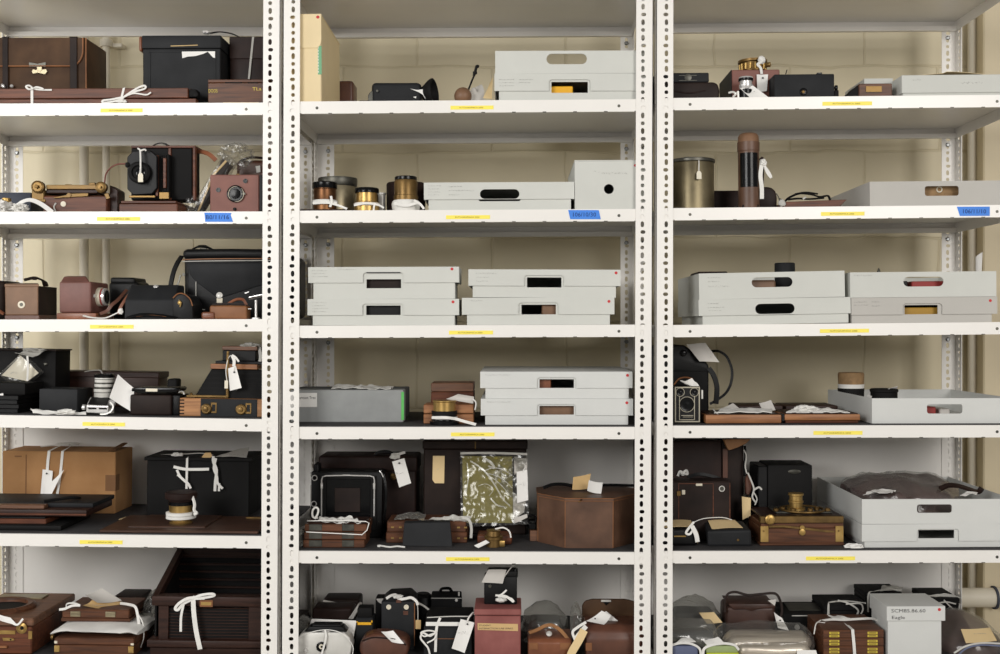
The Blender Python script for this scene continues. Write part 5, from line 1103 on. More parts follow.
m = M('silver'); m.lz(382, .12, [(3.6, None), (3.6, 195), (4.2, 194.6), (4.2, 193), (2, 192.6)], 18); m.mt('black_matte'); m.lz(376, .15, [(4, None), (4, 194), (2, 193)], 14); t.p('barrel', m)
# ================================================================ unit B, fourth bay
t = T('document_box', 'grey cloth document box with green edge strip and white label, third lowest shelf', 'document box', 'B', 4, 352, .1)
m = M('grey_cloth'); m.bx(290, 403.4, 390, None, .1, .155, .002); m.mt('grey_cloth_dark'); m.bx(290, 403.4, 389.8, None, .155, .32, .002); b = t.p('body', m)
m = M('green_bright'); m.bx(401.2, 404, 392, 420, .0992, .1005, .0003); t.p('green_strip', m, b)
m = M('paper'); m.bx(290, 317, 393, 407, .0988, .1002, .0002); m.mt('ink'); m.text('areson Tree', 299.6, 399, 2.9, .0988, 16); t.p('paper_label', m, b)
m = M('tape_grey'); m.card([(331, 388.6, .11), (391, 389.4, .11), (394, 386.8, .17), (334, 385.6, .17)], .0015, .002, 22, .008, 7); t.p('crumpled_wrapping', m)
t = T('lens_block', 'two-tone brown wooden lens block standing behind the small brass lens', 'wooden block', 'B', 4, 452, .16)
m = M('walnut'); m.bx(431, 473.5, 383, 391.6, .16, .26, .0015); m.mt('mahogany'); m.bx(431, 473.5, 392, None, .16, .26, .0015); t.p('block', m)
for a, b_, n in ((423.5, 434.5, 'short end block left of the small brass lens'), (454.5, 473.5, 'wide wooden block right of the small brass lens')):
    t = T('wooden_block', {'423.5': 'narrow orange-brown wooden block on the document-box side of the small brass lens', '454.5': 'wider orange-brown wooden block on the lidded-box side of the small brass lens'}[str(a)], 'wooden block', 'B', 4, (a+b_)/2, .06, 'orange-brown wooden lens blocks')
    m = M('teak'); m.bx(a, b_, 414, None, .06, .14, .0015); m.bx(a, b_, 404.6, 413.4, .06, .14, .0015); t.p('block', m)
t = T('brass_lens', 'small bright brass lens between two orange-brown wooden blocks', 'lens', 'B', 4, 444.5, .05)
m = M('black_gloss'); m.lz(444.5, .05, [(15, None), (15, 421), (13, 420), (12.6, 416.4), (12.8, 413)], 32); t.p('foot', m)
m = M('brass'); m.lz(444.5, .05, [(11, 418), (12.6, 417.4), (12.6, 414.6), (11.4, 414), (11.2, 402), (12, 401.4), (12, 400.4), (9.6, 400.2)], 32); t.p('barrel', m)
m = M('black_matte'); m.lz(444.5, .05, [(12.4, 414.6), (12.9, 414.2), (12.9, 411), (12.2, 410.6)], 32); t.p('black_ring', m)
m = M('tape'); m.lz(444.5, .05, [(12.4, 418.8), (13, 418.4), (13, 416.6), (12.4, 416.2)], 28); m.rib([(432, 417.6, .03), (446, 417.6, .008), (456, 419, .02), (463, 421, .016), (476, 424.6, .014)], 2.8); k = t.p('tape_collar', m)
m = M('paper_grey'); m.card([(446, 399, .06), (458, 394, .06), (474, 396.6, .06), (473, 403.6, .055)], curl=.005); t.p('paper_tag', m, k)
m = M('tape'); m.tb([(473, 399, .055), (476, 403, .05), (475, 410, .05)], .7); t.p('tag_string', m, k)
# ================================================================ unit B, second lowest bay
t = T('leather_suitcase', 'large dark brown leather case with top handle behind the press camera', 'camera case', 'B', 5, 372, .20)
m = M('leather_maroon'); m.bx(319, 416, 457.6, None, .245, .36, .008, 3); b = t.p('body', m)
m = M('leather_maroon'); m.bx(318, 417, 456.4, 472, .242, .363, .006, 3); t.p('lid', m)
m = M('black_leather'); m.rib([(374, 456.4, .28), (378, 452.4, .28), (386, 451.4, .28), (392, 453, .28), (396, 456.4, .28)], 2.6, th=.005); t.p('handle', m)
m = M('brass_dark'); m.lat(P(393, 476.6, .242), (0, -1, 0), [(.009, 0), (.009, .003), (.005, .005)], 20); t.p('clasp', m)
m = M('tape_grey'); m.rib([(390, 458, .19), (393, 454.6, .186), (398, 454, .184), (405, 452, .186)], 2.6); m.crumple(395, 456, .186, 4.4, 2.6, .008, 33, .7, 12, flat=False, sub=3); k = t.p('tape_tie', m)
tag(t, [(391.8, 461.6, .186), (404, 458, .186), (411, 483, .186), (399, 487.4, .186)], k, (399, 463, .1835), write=[(396, 404, 474, 2)])
t = T('press_camera', 'black folding press camera with chrome-framed square front, beside the suitcase', 'camera', 'B', 5, 348, .1350)
m = M('black_leather'); m.bx(310.5, 382, 472, None, .1550, .2350, .004, 2); b = t.p('body', m)
m = M('black_matte'); m.bx(319, 376, 476, 530, .1490, .1570, .001); m.mt('black_gloss'); m.bx(326, 370, 479, 530, .1465, .1495, .001); pn = t.p('front_panel', m)
m = M('chrome'); m.tb([(321.4, 516, .1450), (321.4, 480, .1450), (322.4, 477, .1450), (326, 475.8, .1450), (348, 475.4, .1450), (370, 475.8, .1450), (373.4, 477, .1450), (374.2, 480, .1450), (374, 516, .1450)], .75, False); m.bx(342, 350, 474.6, 476, .1430, .1470, .0005); m.bx(320.4, 322.6, 483, 489, .1425, .1470, .0006); m.bx(372.8, 375, 483, 489, .1425, .1470, .0006); t.p('chrome_frame', m, pn)
m = M('brown_black'); m.bx(334.5, 360, 488, 512, .1440, .1470, .0008); t.p('lens_panel', m, pn)
for a, c_ in ((314.4, 478), (313.8, 504)):
    m = M('chrome'); m.ring(P(a, c_, .1530), (0, -1, 0), 2.5*s(.1550), .0012, 20, 6); m.mt('black_gloss'); m.ly(a, c_, .1550, [(2, 0), (2, .003)], 14); t.p('strap_ring', m, b)
m = M('chrome'); m.bx(310, 311, 472.5, 507, .1535, .1560, .0004); m.rib([(379, 470.6, .1530), (381, 472.6, .1510), (383, 477, .1510)], 1, th=.001); t.p('edge_trim', m, b)
m = M('black_gloss'); m.rib([(383, 474, .1550), (385.4, 486, .1490), (385.6, 502, .1450), (384, 520, .1450)], 2.4, nrm=(.5, -1, 0), th=.003); t.p('hand_strap', m, b); m = M('black_leather'); m.soft(313, 319, 463.6, 473, .1650, .2050, .006, .001); t.p('top_lug', m, b)
# pile of three plate holders
prev = None
for i, lab in enumerate(('lowest of the three clip-cornered plate holders before the press camera', 'middle of the three clip-cornered plate holders before the press camera', 'topmost clip-cornered plate holder, white tape lying on it before the press camera')):
    t = T('plate_holder', lab, 'plate holder', 'B', 5, 336, .03, 'plate holders before the press camera', prev)
    d = .03+i*.006; zz = t.S; h = 7.7*s(d); xa, xb = X((303, 304, 304.5)[i], d), X((364.5, 366, 367)[i], d)
    m = M('mahogany_red'); m.box(xa, xb, d, d+.1, zz, zz+h*.96, .0016); b = t.p('body', m)
    for a in ((309, 322), (342, 354)):
        m = M('gunmetal'); m.box(X(a[0], d), X(a[1], d), d-.0012, d+.004, zz+.002, zz+h*.97, .0008); t.p('metal_clip', m, b)
    prev = zz+h*.96
    if i == 2:
        m = M('mahogany_dark'); m.box(xa+.006, xb-.006, d+.012, d+.095, zz+h*.96, zz+h*.96+.003, .001); t.p('sunk_panel', m)
        m = M('tape'); m.rib([(307, 521, .05), (336, 520.4, .04), (366, 521.4, .05), (369, 523, .04), (367, 530, .036), (362, 534.6, .034), (340, 533.6, .032), (306, 532, .032)], .9, sm=False); tt = M('tape'); t.p('tape_band', m)
        m = M('tape'); m.card([(320, 516.4, .1), (352, 516, .1), (362, 521.6, .05), (318, 520.6, .05)], .001, .004, 20, .010, 4); m.rib([(318, 518, .07), (313, 517, .066), (312.4, 511.4, .066), (315, 507.6, .066), (318, 509, .066), (317.6, 514, .066), (314.6, 519, .064)], 1.9); t.p('tape_tie', m)
t = T('plastic_packet', 'clear crumpled packet at the open end beside the three plate holders', 'plastic bag', 'B', 5, 304, .09); m = M('plastic_milky'); m.crumple(301, 540, .08, 5, 12, .04, 71, .4, flat=True, sub=3); t.p('packet', m)
t = T('portfolio_case', 'tall flat brown-black case with cream label reaching up to the shelf above', 'case', 'B', 5, 474, .2)
m = M('brown_black'); m.bx(423.4, 526, 449, None, .21, .31, .003); t.p('body', m)
m = M('brown_black'); m.bx(422, 527.4, 441, 449.4, .205, .315, .003); l = t.p('lid', m)
m = M('brass_dark'); m.bx(474.4, 475.6, 442, 449, .203, .2055, .0004); t.p('lock', m, l)
m = M('paper_tan'); m.pr([(432.6, 456), (444.4, 456), (444, 483.4), (434.6, 483.4), (432.2, 480)], .2085, .2098, .0002); m.mt('ink_faint'); m.scrib(437, 441, 470, 6, .2085, .3, 2); t.p('cream_label', m)
t = T('bagged_folder', 'olive card folder in shiny clear plastic leaning on the tall flat case', 'folder', 'B', 5, 492, .14)
m = M('olive_card'); m.hexa([P(462, 456, .19), P(512, 456.4, .19), P(513, 523, .14), P(463, 523, .14)], [P(462, 456, .195), P(512, 456.4, .195), P(513, 523, .145), P(463, 523, .145)], .0005); t.p('folder', m)
m = M('plastic_clear'); m.card([(460, 452, .186), (527, 452.6, .186), (529, 524, .13), (461, 527, .13)], .0006, .004, 26, .008, 5); m.card([(488, 470, .178), (520, 454, .18), (527, 478, .16), (513, 500, .15)], .0006, .006, 16, .012, 15); sl = t.p('plastic_sleeve', m)
m = M('crease_glint'); R = random.Random(3)
def crease(pts, w): m.rib([(a, b_, .181-(b_-452)*.00074-.004) for a, b_ in pts], w, th=.0004, twist=.8)  # pale ribbon imitating a glossy streak or highlight along a fold
for pts, w in (([(470, 461), (478, 466), (486, 473), (494, 484), (503, 499), (510, 506)], 1.6), ([(484, 471), (492, 468), (501, 469), (512, 475)], 1), ([(486, 473), (497, 476), (506, 482), (512, 488)], .8), ([(488, 475), (500, 484), (511, 497)], .7), ([(483, 458), (490, 462), (494, 468), (488, 466)], 2.6), ([(467, 463), (468, 478), (466, 492)], 1.2), ([(478, 486), (486, 484), (493, 489), (489, 496)], .7), ([(490, 498), (497, 505), (505, 507)], 1.4)): crease(pts, w)
t.p('crease_glint', m, sl)
m = M('paper_grey'); m.card([(514, 456, .184), (527, 458, .182), (527, 470, .17), (514, 475, .17)], .001, .005, 12, .014, 9); m.card([(513, 492, .16), (526, 500, .155), (524, 512, .145), (513, 520, .14)], .001, .004, 12, .014, 19); m.card([(513, 518, .13), (527, 513.6, .13), (527.4, 517.4, .128), (515, 523, .125)], .001, .002, 8, .006, 29); t.p('crumpled_tissue', m)
tag(t, [(516.4, 472, .155), (527, 469.6, .155), (528, 500, .145), (517, 503, .145)], None, None, [(522, 462, .17), (525, 466, .16), (522, 472, .155)], write=[(519, 525, 486, 5)])
m = M('tape_grey'); m.rib([(460, 453.4, .183), (490, 453, .181), (527, 454, .183)], 2.2); t.p('sealed_edge', m, sl)
# plate holders with black book
zz_prev = None
for i, lab in enumerate(('lower of the two brown plate holders behind the black book', 'upper of the two brown plate holders behind the black book')):
    t = T('plate_holder', lab, 'plate holder', 'B', 5, 427, .095, 'brown plate holders behind the black book', zz_prev); d = .095; zz = t.S; h = 11*s(d)
    m = M('mahogany_red'); m.box(X(386+i, d), X(467-i, d), d, d+.1, zz, zz+h*.97, .0018); b = t.p('body', m)
    for a in (391, 399, 457, 464):
        m = M('brass'); m.box(X(a, d), X(a+3, d), d-.001, d+.001, zz+h*.35, zz+h*.5, .0003); t.p('brass_catch', m, b)
    zz_prev = zz+h*.97
zt5 = zz_prev
t = T('cloth', 'twisted white cloth draped over the brown plate holders behind the black book', 'cloth', 'B', 5, 450, .12, None, zt5)
m = M('tape_grey'); m.card([(424, 519.6, .1), (444, 515, .11), (471, 516, .11), (468, 521.6, .095)], .0012, .006, 20, .01, 8); m.rib([(462, 517, .1), (469, 520, .094), (471.4, 528, .09), (471, 538, .088)], 2.6); t.p('cloth', m)
t = T('plastic_bag', 'flat clear plastic bag lying on the plate holders behind the black book', 'plastic bag', 'B', 5, 410, .12, None, zt5)
m = M('plastic_milky'); m.card([(394, 520.6, .1), (424, 521, .1), (426, 514.6, .17), (398, 514.6, .17)], .001, .006, 16, .006, 18); t.p('bag', m)
t = T('black_book', 'black cloth-covered book-like box standing before two brown plate holders', 'box', 'B', 5, 428, .06)
m = M('black_grey'); m.hexa([P(404, 523, .07), P(450, 522, .07), P(452.4, 547, .05), P(402.4, 546, .05)], [P(405, 520.5, .088), P(450, 519.8, .088), P(452.4, 546, .088), P(402.4, 546, .088)], .0015); m.v = [V(q.x, q.y, max(q.z, t.S)) for q in m.v]; t.p('cover', m)
t = T('cord', 'short twisted white cord lying on the liner before the black book', 'cord', 'B', 5, 392, .035); zz = t.S+.002
m = M('tape'); m.tube(smooth_pts([V(X(378, .03), .05, zz), V(X(383, .03), .036, zz+.001), V(X(390, .03), .03, zz), V(X(397, .03), .034, zz+.001), V(X(405, .03), .03, zz)]), .0022, 6); m.lat((X(379, .04), .045, zz), (0, 0, 1), [(.005, -.002), (.005, .002)], 10); t.p('cord', m)
t = T('brass_lens', 'brass shutter lens lying before the olive folder, white tag at its foot', 'lens', 'B', 5, 494, .05)
m = M('mahogany'); m.soft(477, 512, 535, None, .075, .14, .006, .001); t.p('wooden_mount', m)
m = M('brass_dark'); m.lz(493.5, .055, [(7.4, None), (7.4, 539), (9.4, 538.6), (9.4, 536), (7, 535.4), (6.4, 530.6), (7.2, 530), (5, 529.6)], 24); m.mt('brass'); m.bx(488, 505, 540.6, None, .045, .06, .003, 2); t.p('barrel', m)
m = M('tape'); m.rib([(495, 529, .06), (503, 527.6, .06), (509, 531, .058), (511, 537.6, .056)], 1.4); k = t.p('tape_tie', m)
m = M('paper'); m.card([(486, 540, .035), (489.6, 542.4, .03), (478.6, 548, .02), (474, 545.6, .025)], curl=.001); t.p('paper_tag', m, k)
t = T('wooden_block', 'small light wooden block with a black ring above, beside the octagonal case', 'wooden block', 'B', 5, 533, .10)
m = M('walnut'); m.bx(530, 537.6, 530.6, None, .12, .16, .001); t.p('block', m)
m = M('black_gloss'); m.ring(P(532, 519, .13), (0, -1, 0), 4.2*s(.13), .0022, 20, 8); m.bx(528.6, 536, 523, 529.6, .125, .15, .002); t.p('black_ring', m)
t = T('octagonal_case', 'octagonal brown leather case with tan stitched edges and two tags', 'camera case', 'B', 5, 590, .03)
zb, zt = t.S, Z(498.2, .035); dF = .035
pts = [(565, dF), (613, dF), (640, .115), (640, .21), (613, .28), (565, .28), (538.5, .21), (538.5, .115)]
ring = [(X(a, d if d < .2 else d-.0), d) for a, d in pts]; ring = [((a-515)*s(dF), d) for a, d in pts]
def octo(z0, z1, grow=0):
    cx = sum(a for a, b in ring)/8; cy = sum(b for a, b in ring)/8; g = [((a-cx)*(1+grow)+cx, (b-cy)*(1+grow)+cy) for a, b in ring]
    return [(a, b, z0) for a, b in g]+[(a, b, z1) for a, b in g], [list(range(8))[::-1], [8+i for i in range(8)]]+[[i, (i+1) % 8, 8+(i+1) % 8, 8+i] for i in range(8)]
lidz = zt-.007
m = M('leather_hat'); m.raw(*octo(zb, lidz+.004)); b = t.p('body', m)
m = M('leather_hat'); m.raw(*octo(lidz, zt, .012)); l = t.p('lid', m)
m = M('leather_edge'); g = [V(a, b_, 0) for a, b_ in ring]
for i in (0, 1, 2, 6, 7): m.tube([V(ring[i][0], ring[i][1]-.0004, zb+.002), V(ring[i][0], ring[i][1]-.0004, lidz)], .0010, 6)
t.p('edge_seam', m, b)
m = M('leather_edge'); q = octo(0, 0, .014)[0][:8]; m.tube([V(a, b_, zt-.0005) for a, b_, _ in q], .0010, 6, True); m.tube([V(a, b_, lidz) for a, b_, _ in q], .0008, 6, True); t.p('rim_stitching', m, l)
m = M('black_leather'); m.rib([(543, 488, .16), (553, 484.6, .16), (566, 484.6, .16), (575, 487.6, .16)], 4, nrm=(0, -.4, 1), th=.004); m.rib([(585, 486.6, .2), (605, 485, .2), (634, 485.4, .2)], 3, nrm=(0, -.4, 1), th=.004); t.p('carry_strap', m, l)
m = M('manila'); m.card([(573, 477, .17), (590.6, 473.4, .17), (588.4, 488.6, .15), (572, 489.6, .14)], curl=.002); t.p('manila_tag', m, l)
m = M('paper'); m.card([(588.6, 480, .12), (602.6, 482.4, .12), (601, 493.6, .10), (587, 490.6, .10)], curl=.004); m.mt('ink_faint'); m.scrib(591, 599, 486, 1.6, .125, .3, 4); t.p('paper_tag', m, l)
m = M('brass_dark'); m.pr([(578, 501.6), (581.4, 498.6), (582.6, 500), (579, 503)], .0335, .0348, .0003); t.p('scuffed_stud', m, b)
# ================================================================ unit B, lowest bay
t = T('rangefinder_camera', 'silver camera with black top tied in white string, lowest shelf of middle unit', 'camera', 'B', 6, 326, .03)
m = M('silver'); m.pr([(299, 636), (303, 632.5), (344, 632.5), (350, 638), (352, 646), (350, 656), (346, None), (301, None), (297, 652), (297, 641)], .03, .075, .004, 3); b = t.p('body', m)
m = M('black_leather'); m.pr([(304, 632), (309, 627), (342, 627), (347, 632)], .034, .072, .002, 2); m.soft(312, 341, 624.5, 629, .04, .07, .003, 0); m.mt('chrome'); m.lz(327, .052, [(8, 632), (8, 629), (7, 628.4)], 24); t.p('top_plate', m, b)
m = M('black_gloss'); m.ly(321.4, 646.6, .03, [(5, 0), (5, .004), (3.6, .005), (3, .002)], 24); m.mt('bone'); m.ly(321.4, 646.6, .0275, [(2.6, 0), (2.4, .002)], 16); m.mt('black_gloss'); m.ly(321.6, 646.8, .0255, [(1.2, 0), (1, .001)], 12); t.p('viewfinder', m, b)
m = M('chrome'); m.lat(P(306, 650, .03), (0, -1, 0), [(.005, 0), (.004, .004)], 12); t.p('lever', m, b)
m = M('tape'); m.rib([(298, 638, .026), (306, 634, .028), (318, 630.6, .03), (330, 630, .03), (341, 633, .026), (348, 639, .024), (353, 647, .028), (352, 657, .03)], .8); m.rib([(325, 630, .03), (326, 636, .024), (324, 646, .022), (321, 656, .022)], 1.8); k = t.p('string_tie', m)
t = T('paper_bag', 'crisp white paper bag standing behind the silver camera', 'paper bag', 'B', 6, 332, .085)
m = M('paper'); m.hexa([P(311, 618.6, .09), P(357, 620.4, .09), P(352, 645, .085), P(307, 640, .085)], [P(312, 619, .11), P(356, 620.6, .11), P(352, 645, .12), P(307, 640, .12)], .003); m.v = [V(q.x, q.y, q.z) for q in m.v]; zlo = min(q.z for q in m.v); m.box(X(312, .09), X(350, .09), .092, .115, t.S, zlo+.02, .003); t.p('bag', m)
t = T('leather_case', 'dark brown flat leather case rearmost behind the paper bag, slip over it', 'camera case', 'B', 6, 340, .27)
m = M('brown_black'); m.soft(322, 359, 599.4, None, .27, .35, .008, .001); b = t.p('body', m)
m = M('paper_grey'); m.card([(323, 599.6, .262), (356, 604, .262), (348, 611, .23), (322, 607, .23)], curl=.003); k = t.p('paper_slip', m)
t = T('leather_case', 'brown leather case with worn edge between the paper bag and rear dark case', 'camera case', 'B', 6, 334, .17)
m = M('leather_maroon'); m.soft(312, 352, 608, None, .17, .24, .008, .002); m.mt('paper_grey'); m.pr([(348, 619), (357, 606), (360, 608), (353, 620)], .168, .22, .002); t.p('body', m)
t = T('plastic_packet', 'clear crumpled packet beside the silver camera at the open shelf end', 'plastic bag', 'B', 6, 304, .15); m = M('plastic_milky'); m.crumple(303, 630, .15, 9, 12, .05, 77, .35, flat=True, sub=3); t.p('packet', m)
t = T('film_carton', 'upright dark camera carton with bright yellow stripe beside the paper bag', 'carton', 'B', 6, 364, .09)
m = M('black_grey'); m.bx(355.5, 373, 618, None, .09, .14, .002); b = t.p('body', m)
m = M('black_matte'); m.bx(357, 372, 608, 618, .095, .135, .003, 2); m.bx(358, 370.6, 606.6, 611, .11, .13, .002); t.p('top', m)
m = M('yellow'); m.bx(356.4, 372.4, 622.4, 625, .0885, .0905, .0003); m.bx(371, 372.4, 620.6, 625, .0885, .0905, .0003); m.bx(356.4, 357.6, 621.4, 625, .0885, .0905, .0003); t.p('yellow_stripe', m, b)
t = T('leather_pouch', 'rounded reddish-brown leather pouch with white tag, before the eyeleted box camera', 'pouch', 'B', 6, 383, .02)
m = M('leather_chestnut'); m.pr([(361, 640), (367, 635.5), (380, 634), (398, 636), (406, 639), (409, 646), (408, 655), (403, 661), (366, 661), (360, 656), (358.4, 648)], .025, .09, .012, 4); b = t.p('body', m)
m = M('leather_maroon'); m.tb([(362, 641, .023), (372, 637.6, .022), (384, 638, .022), (398, 640, .022), (406, 645, .024)], .8); t.p('flap_edge', m, b)
m = M('paper'); m.card([(381, 631.6, .03), (393, 630.4, .03), (404, 643.6, .012), (391.6, 642, .012)], curl=.003); t.p('paper_tag', m, b)
t = T('box_camera', 'tall black box camera with two brass eyelets, white tape bow on top', 'camera', 'B', 6, 398, .10)
m = M('black_grey'); m.bx(381, 414.4, 601.6, None, .1, .2, .004, 2); m.mt('black_leather'); m.pr([(381.4, 602), (387, 597.4), (408, 596.4), (414, 602)], .105, .2, .002); b = t.p('body', m)
for a in (388.6, 406.2):
    m = M('bone'); m.ly(a, 607, .1, [(2.5, 0), (2.5, .0012), (1.5, .0014), (1.4, .0004)], 18); t.p('eyelet', m, b)
m = M('leather_chestnut'); m.bx(403, 408, 611, 615, .0985, .1005, .0003); m.bx(396, 401, 600, 603, .0975, .1005, .0006); t.p('brown_patch', m, b)
m = M('leather_edge'); m.bx(414, 414.8, 603, 646, .099, .101, .0002); t.p('worn_edge', m, b)
m = M('tape'); m.rib([(386, 598.6, .1), (391, 595.6, .11), (396, 595, .12), (399, 599, .1), (405, 598.6, .1), (411, 597.6, .1), (416, 601, .095), (417.6, 605, .094)], 2.6); m.crumple(398, 596.6, .11, 5, 2, .012, 23, .5, 6, flat=False, sub=3); k = t.p('tape_bow', m)
m = M('tape_grey'); m.rib([(416, 602, .1), (424, 606, .12), (431, 612, .13), (435, 618, .12)], 1.8); m.tb([(417.4, 604, .095), (417.8, 612, .094), (417.8, 621, .094)], .5); m.mt('manila'); m.bx(415.4, 420.8, 620, 629, .0925, .0937, .0003); t.p('hanging_tag', m, k)
t = T('black_box', 'thin black box standing beside the yellow-striped carton, behind eyeleted camera', 'box', 'B', 6, 379, .21)
m = M('black_matte'); m.bx(375.4, 388, 597.6, None, .21, .25, .002); m.mt('paper_grey'); m.pr([(376, 599), (384, 598.4), (381.6, 604), (378, 602)], .208, .2102, .0002); t.p('body', m)
t = T('black_lens', 'black lens with curved hood behind the eyeleted box camera', 'lens', 'B', 6, 423, .28)
m = M('black_leather'); m.lz(423, .28, [(9.6, None), (9.6, 604), (10.6, 603), (9.6, 596), (6, 593)], 26); t.p('barrel', m)
t = T('box_camera', 'black leather box camera with carrying handle on top, rear of lowest shelf', 'camera', 'B', 6, 446, .24)
m = M('black_leather'); m.hexa([P(430.4, 598, .24), P(462, 598, .24), P(462, 628, .24), P(430.4, 628, .24)], [P(432, 590.6, .27), P(461.4, 590.6, .27), P(461.4, 628, .36), P(432, 628, .36)], .003); zlo = Z(628, .24); m.bx(430.4, 462, 627, None, .242, .36, .001); b = t.p('body', m)
m = M('black_gloss'); m.rib([(440, 591.6, .26), (442, 588.8, .26), (449, 588.4, .26), (451.6, 591.6, .26)], 2.6, nrm=(0, -.5, 1), th=.004); t.p('handle', m)
m = M('silver'); m.tb([(431, 598.2, .239), (461.6, 598.2, .239)], .3, False); m.ly(456.4, 600, .24, [(1.4, 0), (1.4, .003)], 12); m.bx(458, 459.6, 592, 596, .245, .25, .0003); t.p('silver_details', m, b)  # silver lines paint the gloss along the edges; the round rivet is metal
t = T('tape_tied_box', 'black box bound with white tape and hung with a large white tag', 'box', 'B', 6, 447, .04)
m = M('black_grey'); m.bx(423.6, 472, 627, None, .05, .15, .002); m.mt('leather_edge'); m.bx(436, 461, 638.6, 639.1, .0493, .0503, .0001); b = t.p('body', m)
m = M('black_matte'); m.bx(425.6, 472, 617, 627.4, .055, .155, .002); l = t.p('lid', m)
m = M('tape'); m.rib([(425.8, 624, .048), (440, 624, .048), (460, 624, .048), (470, 624, .048)], 3.8, sm=False); m.rib([(444.6, 612.6, .14), (440, 618, .054), (437, 625, .046), (436, 632, .045), (435.4, 652, .044)], 2.6, sm=False); m.mt('tape_grey'); m.rib([(427, 617.6, .054), (450, 616.4, .054), (470, 616.4, .054)], 1)
m.mt('tape'); m.rib([(436, 632, .043), (430, 636, .04), (423, 633, .04), (420.6, 638, .04), (424, 643, .04), (428, 648, .04), (430, 655, .04)], 1.8); m.rib([(436, 631.6, .043), (428, 630.6, .04), (421, 632.6, .038), (424, 636.4, .038), (431, 634.4, .04), (436.6, 633, .043), (434, 639, .04), (427, 643, .04)], 1.4); k = t.p('tape_binding', m)
tag(t, [(460.6, 619, .04), (474.4, 622.6, .038), (464.6, 653, .03), (451.6, 648.4, .03)], k, (467.4, 624, .0355), [(467, 622, .036), (469, 617, .04), (473, 612.6, .05)], write=[(458, 466, 634, 3)], sw=1.8)
t = T('red_box', 'faded red lidded box with yellowed paper label, lowest shelf of middle unit', 'box', 'B', 6, 498, .03)
m = M('red_paint'); m.bx(474.6, 520.6, 616, None, .03, .145, .002); b = t.p('body', m)
m = M('red_paint'); m.bx(474, 521.2, 609.4, 615.4, .0285, .147, .002); l = t.p('lid', m)
m = M('manila'); m.pr([(477.4, 623.2), (517.8, 624), (518, 631), (477.6, 630)], .0288, .0302, .0002); m.mt('ink'); m.text('STUDENT', 478.8, 626.2, 1.6, .0288, 12); m.text('INTERACTION LAB SERIES', 479, 629.2, 1.6, .0288, 34); t.p('paper_label', m, b)
ztop = Z(609.4, .0285)
t = T('folding_camera', 'black camera with grey paper tag and white bow, standing on the faded red box', 'camera', 'B', 6, 501, .07, None, ztop)
m = M('black_leather'); m.bx(484, 517, 577, None, .075, .13, .003, 2); m.soft(487, 517.6, 570.6, 579, .08, .125, .006, .001); m.mt('black_gloss'); m.lat(P(514, 571.6, .09), (.5, -.4, 1), [(.006, 0), (.007, .006), (.004, .01)], 14); b = t.p('body', m)
m = M('gunmetal'); m.ly(490, 586, .075, [(1.6, 0), (1.6, .003)], 12); t.p('stud', m, b)
m = M('paper_grey'); m.card([(488, 569.6, .076), (506.4, 569.6, .076), (502.6, 583.6, .064), (481.4, 582.6, .064)], curl=-.003); m.rib([(504, 577, .075), (509, 570, .08), (513.6, 565, .09)], 1.1); k = t.p('paper_tag', m)
m = M('tape'); m.rib([(495.4, 595.4, .066), (500.6, 595, .064), (506.6, 590, .066)], 1.8); m.rib([(498, 596, .066), (506, 596.6, .062), (513.6, 601.6, .058)], 2.6); m.rib([(502, 596.4, .064), (511, 598.6, .06), (514, 602, .058)], 2); m.crumple(501, 599.8, .066, 5.4, 2, .01, 8, .4, flat=True, sub=3); t.p('tape_bow', m, b)
t = T('plastic_bag', 'clear bag holding a grey block between the red box and open leather case', 'plastic bag', 'B', 6, 545, .16)
m = M('plastic_milky'); m.crumple(544, 628, .2, 24, 26, .07, 92, .12, 4, flat=True); t.p('bag', m)
m = M('grey_cloth_dark'); m.soft(530, 560, 622, None, .17, .25, .006, .001); t.p('grey_block', m)
t = T('leather_case', 'glossy tan leather case with looped strap and silver stud, beside the red box', 'camera case', 'B', 6, 550, .03)
m = M('leather_tan'); m.side([(.03, None), (.03, 643), (.04, 639.6), (.13, 639.6), (.13, None)], 528, 572, .03, .004, 3); b = t.p('body', m)
m = M('leather_edge'); m.bx(529, 538, 643, 650, .0285, .0315, .001); m.bx(560, 571, 643, 650, .0285, .0315, .001); t.p('strap_end', m, b)
m = M('leather_strap'); m.rib([(529, 633, .05), (537, 630, .06), (545, 626, .07), (552, 625.4, .07), (560, 630, .06), (567, 638, .045), (571, 645, .035)], 3.4, nrm=(0, -.8, .8), th=.003); t.p('carry_strap', m)
m = M('silver'); m.lat(P(549, 634, .055), (0, -.7, .8), [(3*s(.05), 0), (3*s(.05), .003), (1.6*s(.05), .006)], 20); t.p('press_stud', m, b)
t = T('leather_case', 'open brown leather case with raised rounded lid holding white paper', 'camera case', 'B', 6, 612, .03)
m = M('leather_chestnut'); m.side([(.03, None), (.03, 640), (.038, 632), (.055, 627), (.14, 627), (.14, None)], 586, 646, .03, .005, 3); b = t.p('body', m)
m = M('leather_umber'); m.pr([(582, 628), (582, 606), (585, 601.4), (592, 599.4), (625, 599.4), (634, 601.4), (638, 606), (638, 628)], .145, .156, .003, 2); l = t.p('raised_lid', m)
m = M('silver'); m.bx(601, 611, 600, 602, .142, .146, .0006); m.mt('black_gloss'); m.pr([(603, 602), (609.6, 602), (606, 605.6)], .142, .1455, .0004); t.p('lid_clip', m, l)
m = M('leather_edge'); m.bx(585.6, 592, 643, 651, .0285, .0315, .001); t.p('strap_end', m, b)
m = M('paper'); m.card([(586, 621, .06), (601.6, 610.6, .08), (611, 615.6, .08), (604, 624.6, .05)], .0008, .004); m.card([(600, 612, .1), (606, 611, .1), (624.6, 626.4, .08), (590, 626, .07)], .0008, .005); m.mt('ink'); m.ly(595, 618.6, .058, [(.8, 0), (.8, .001)], 8); t.p('folded_paper', m)
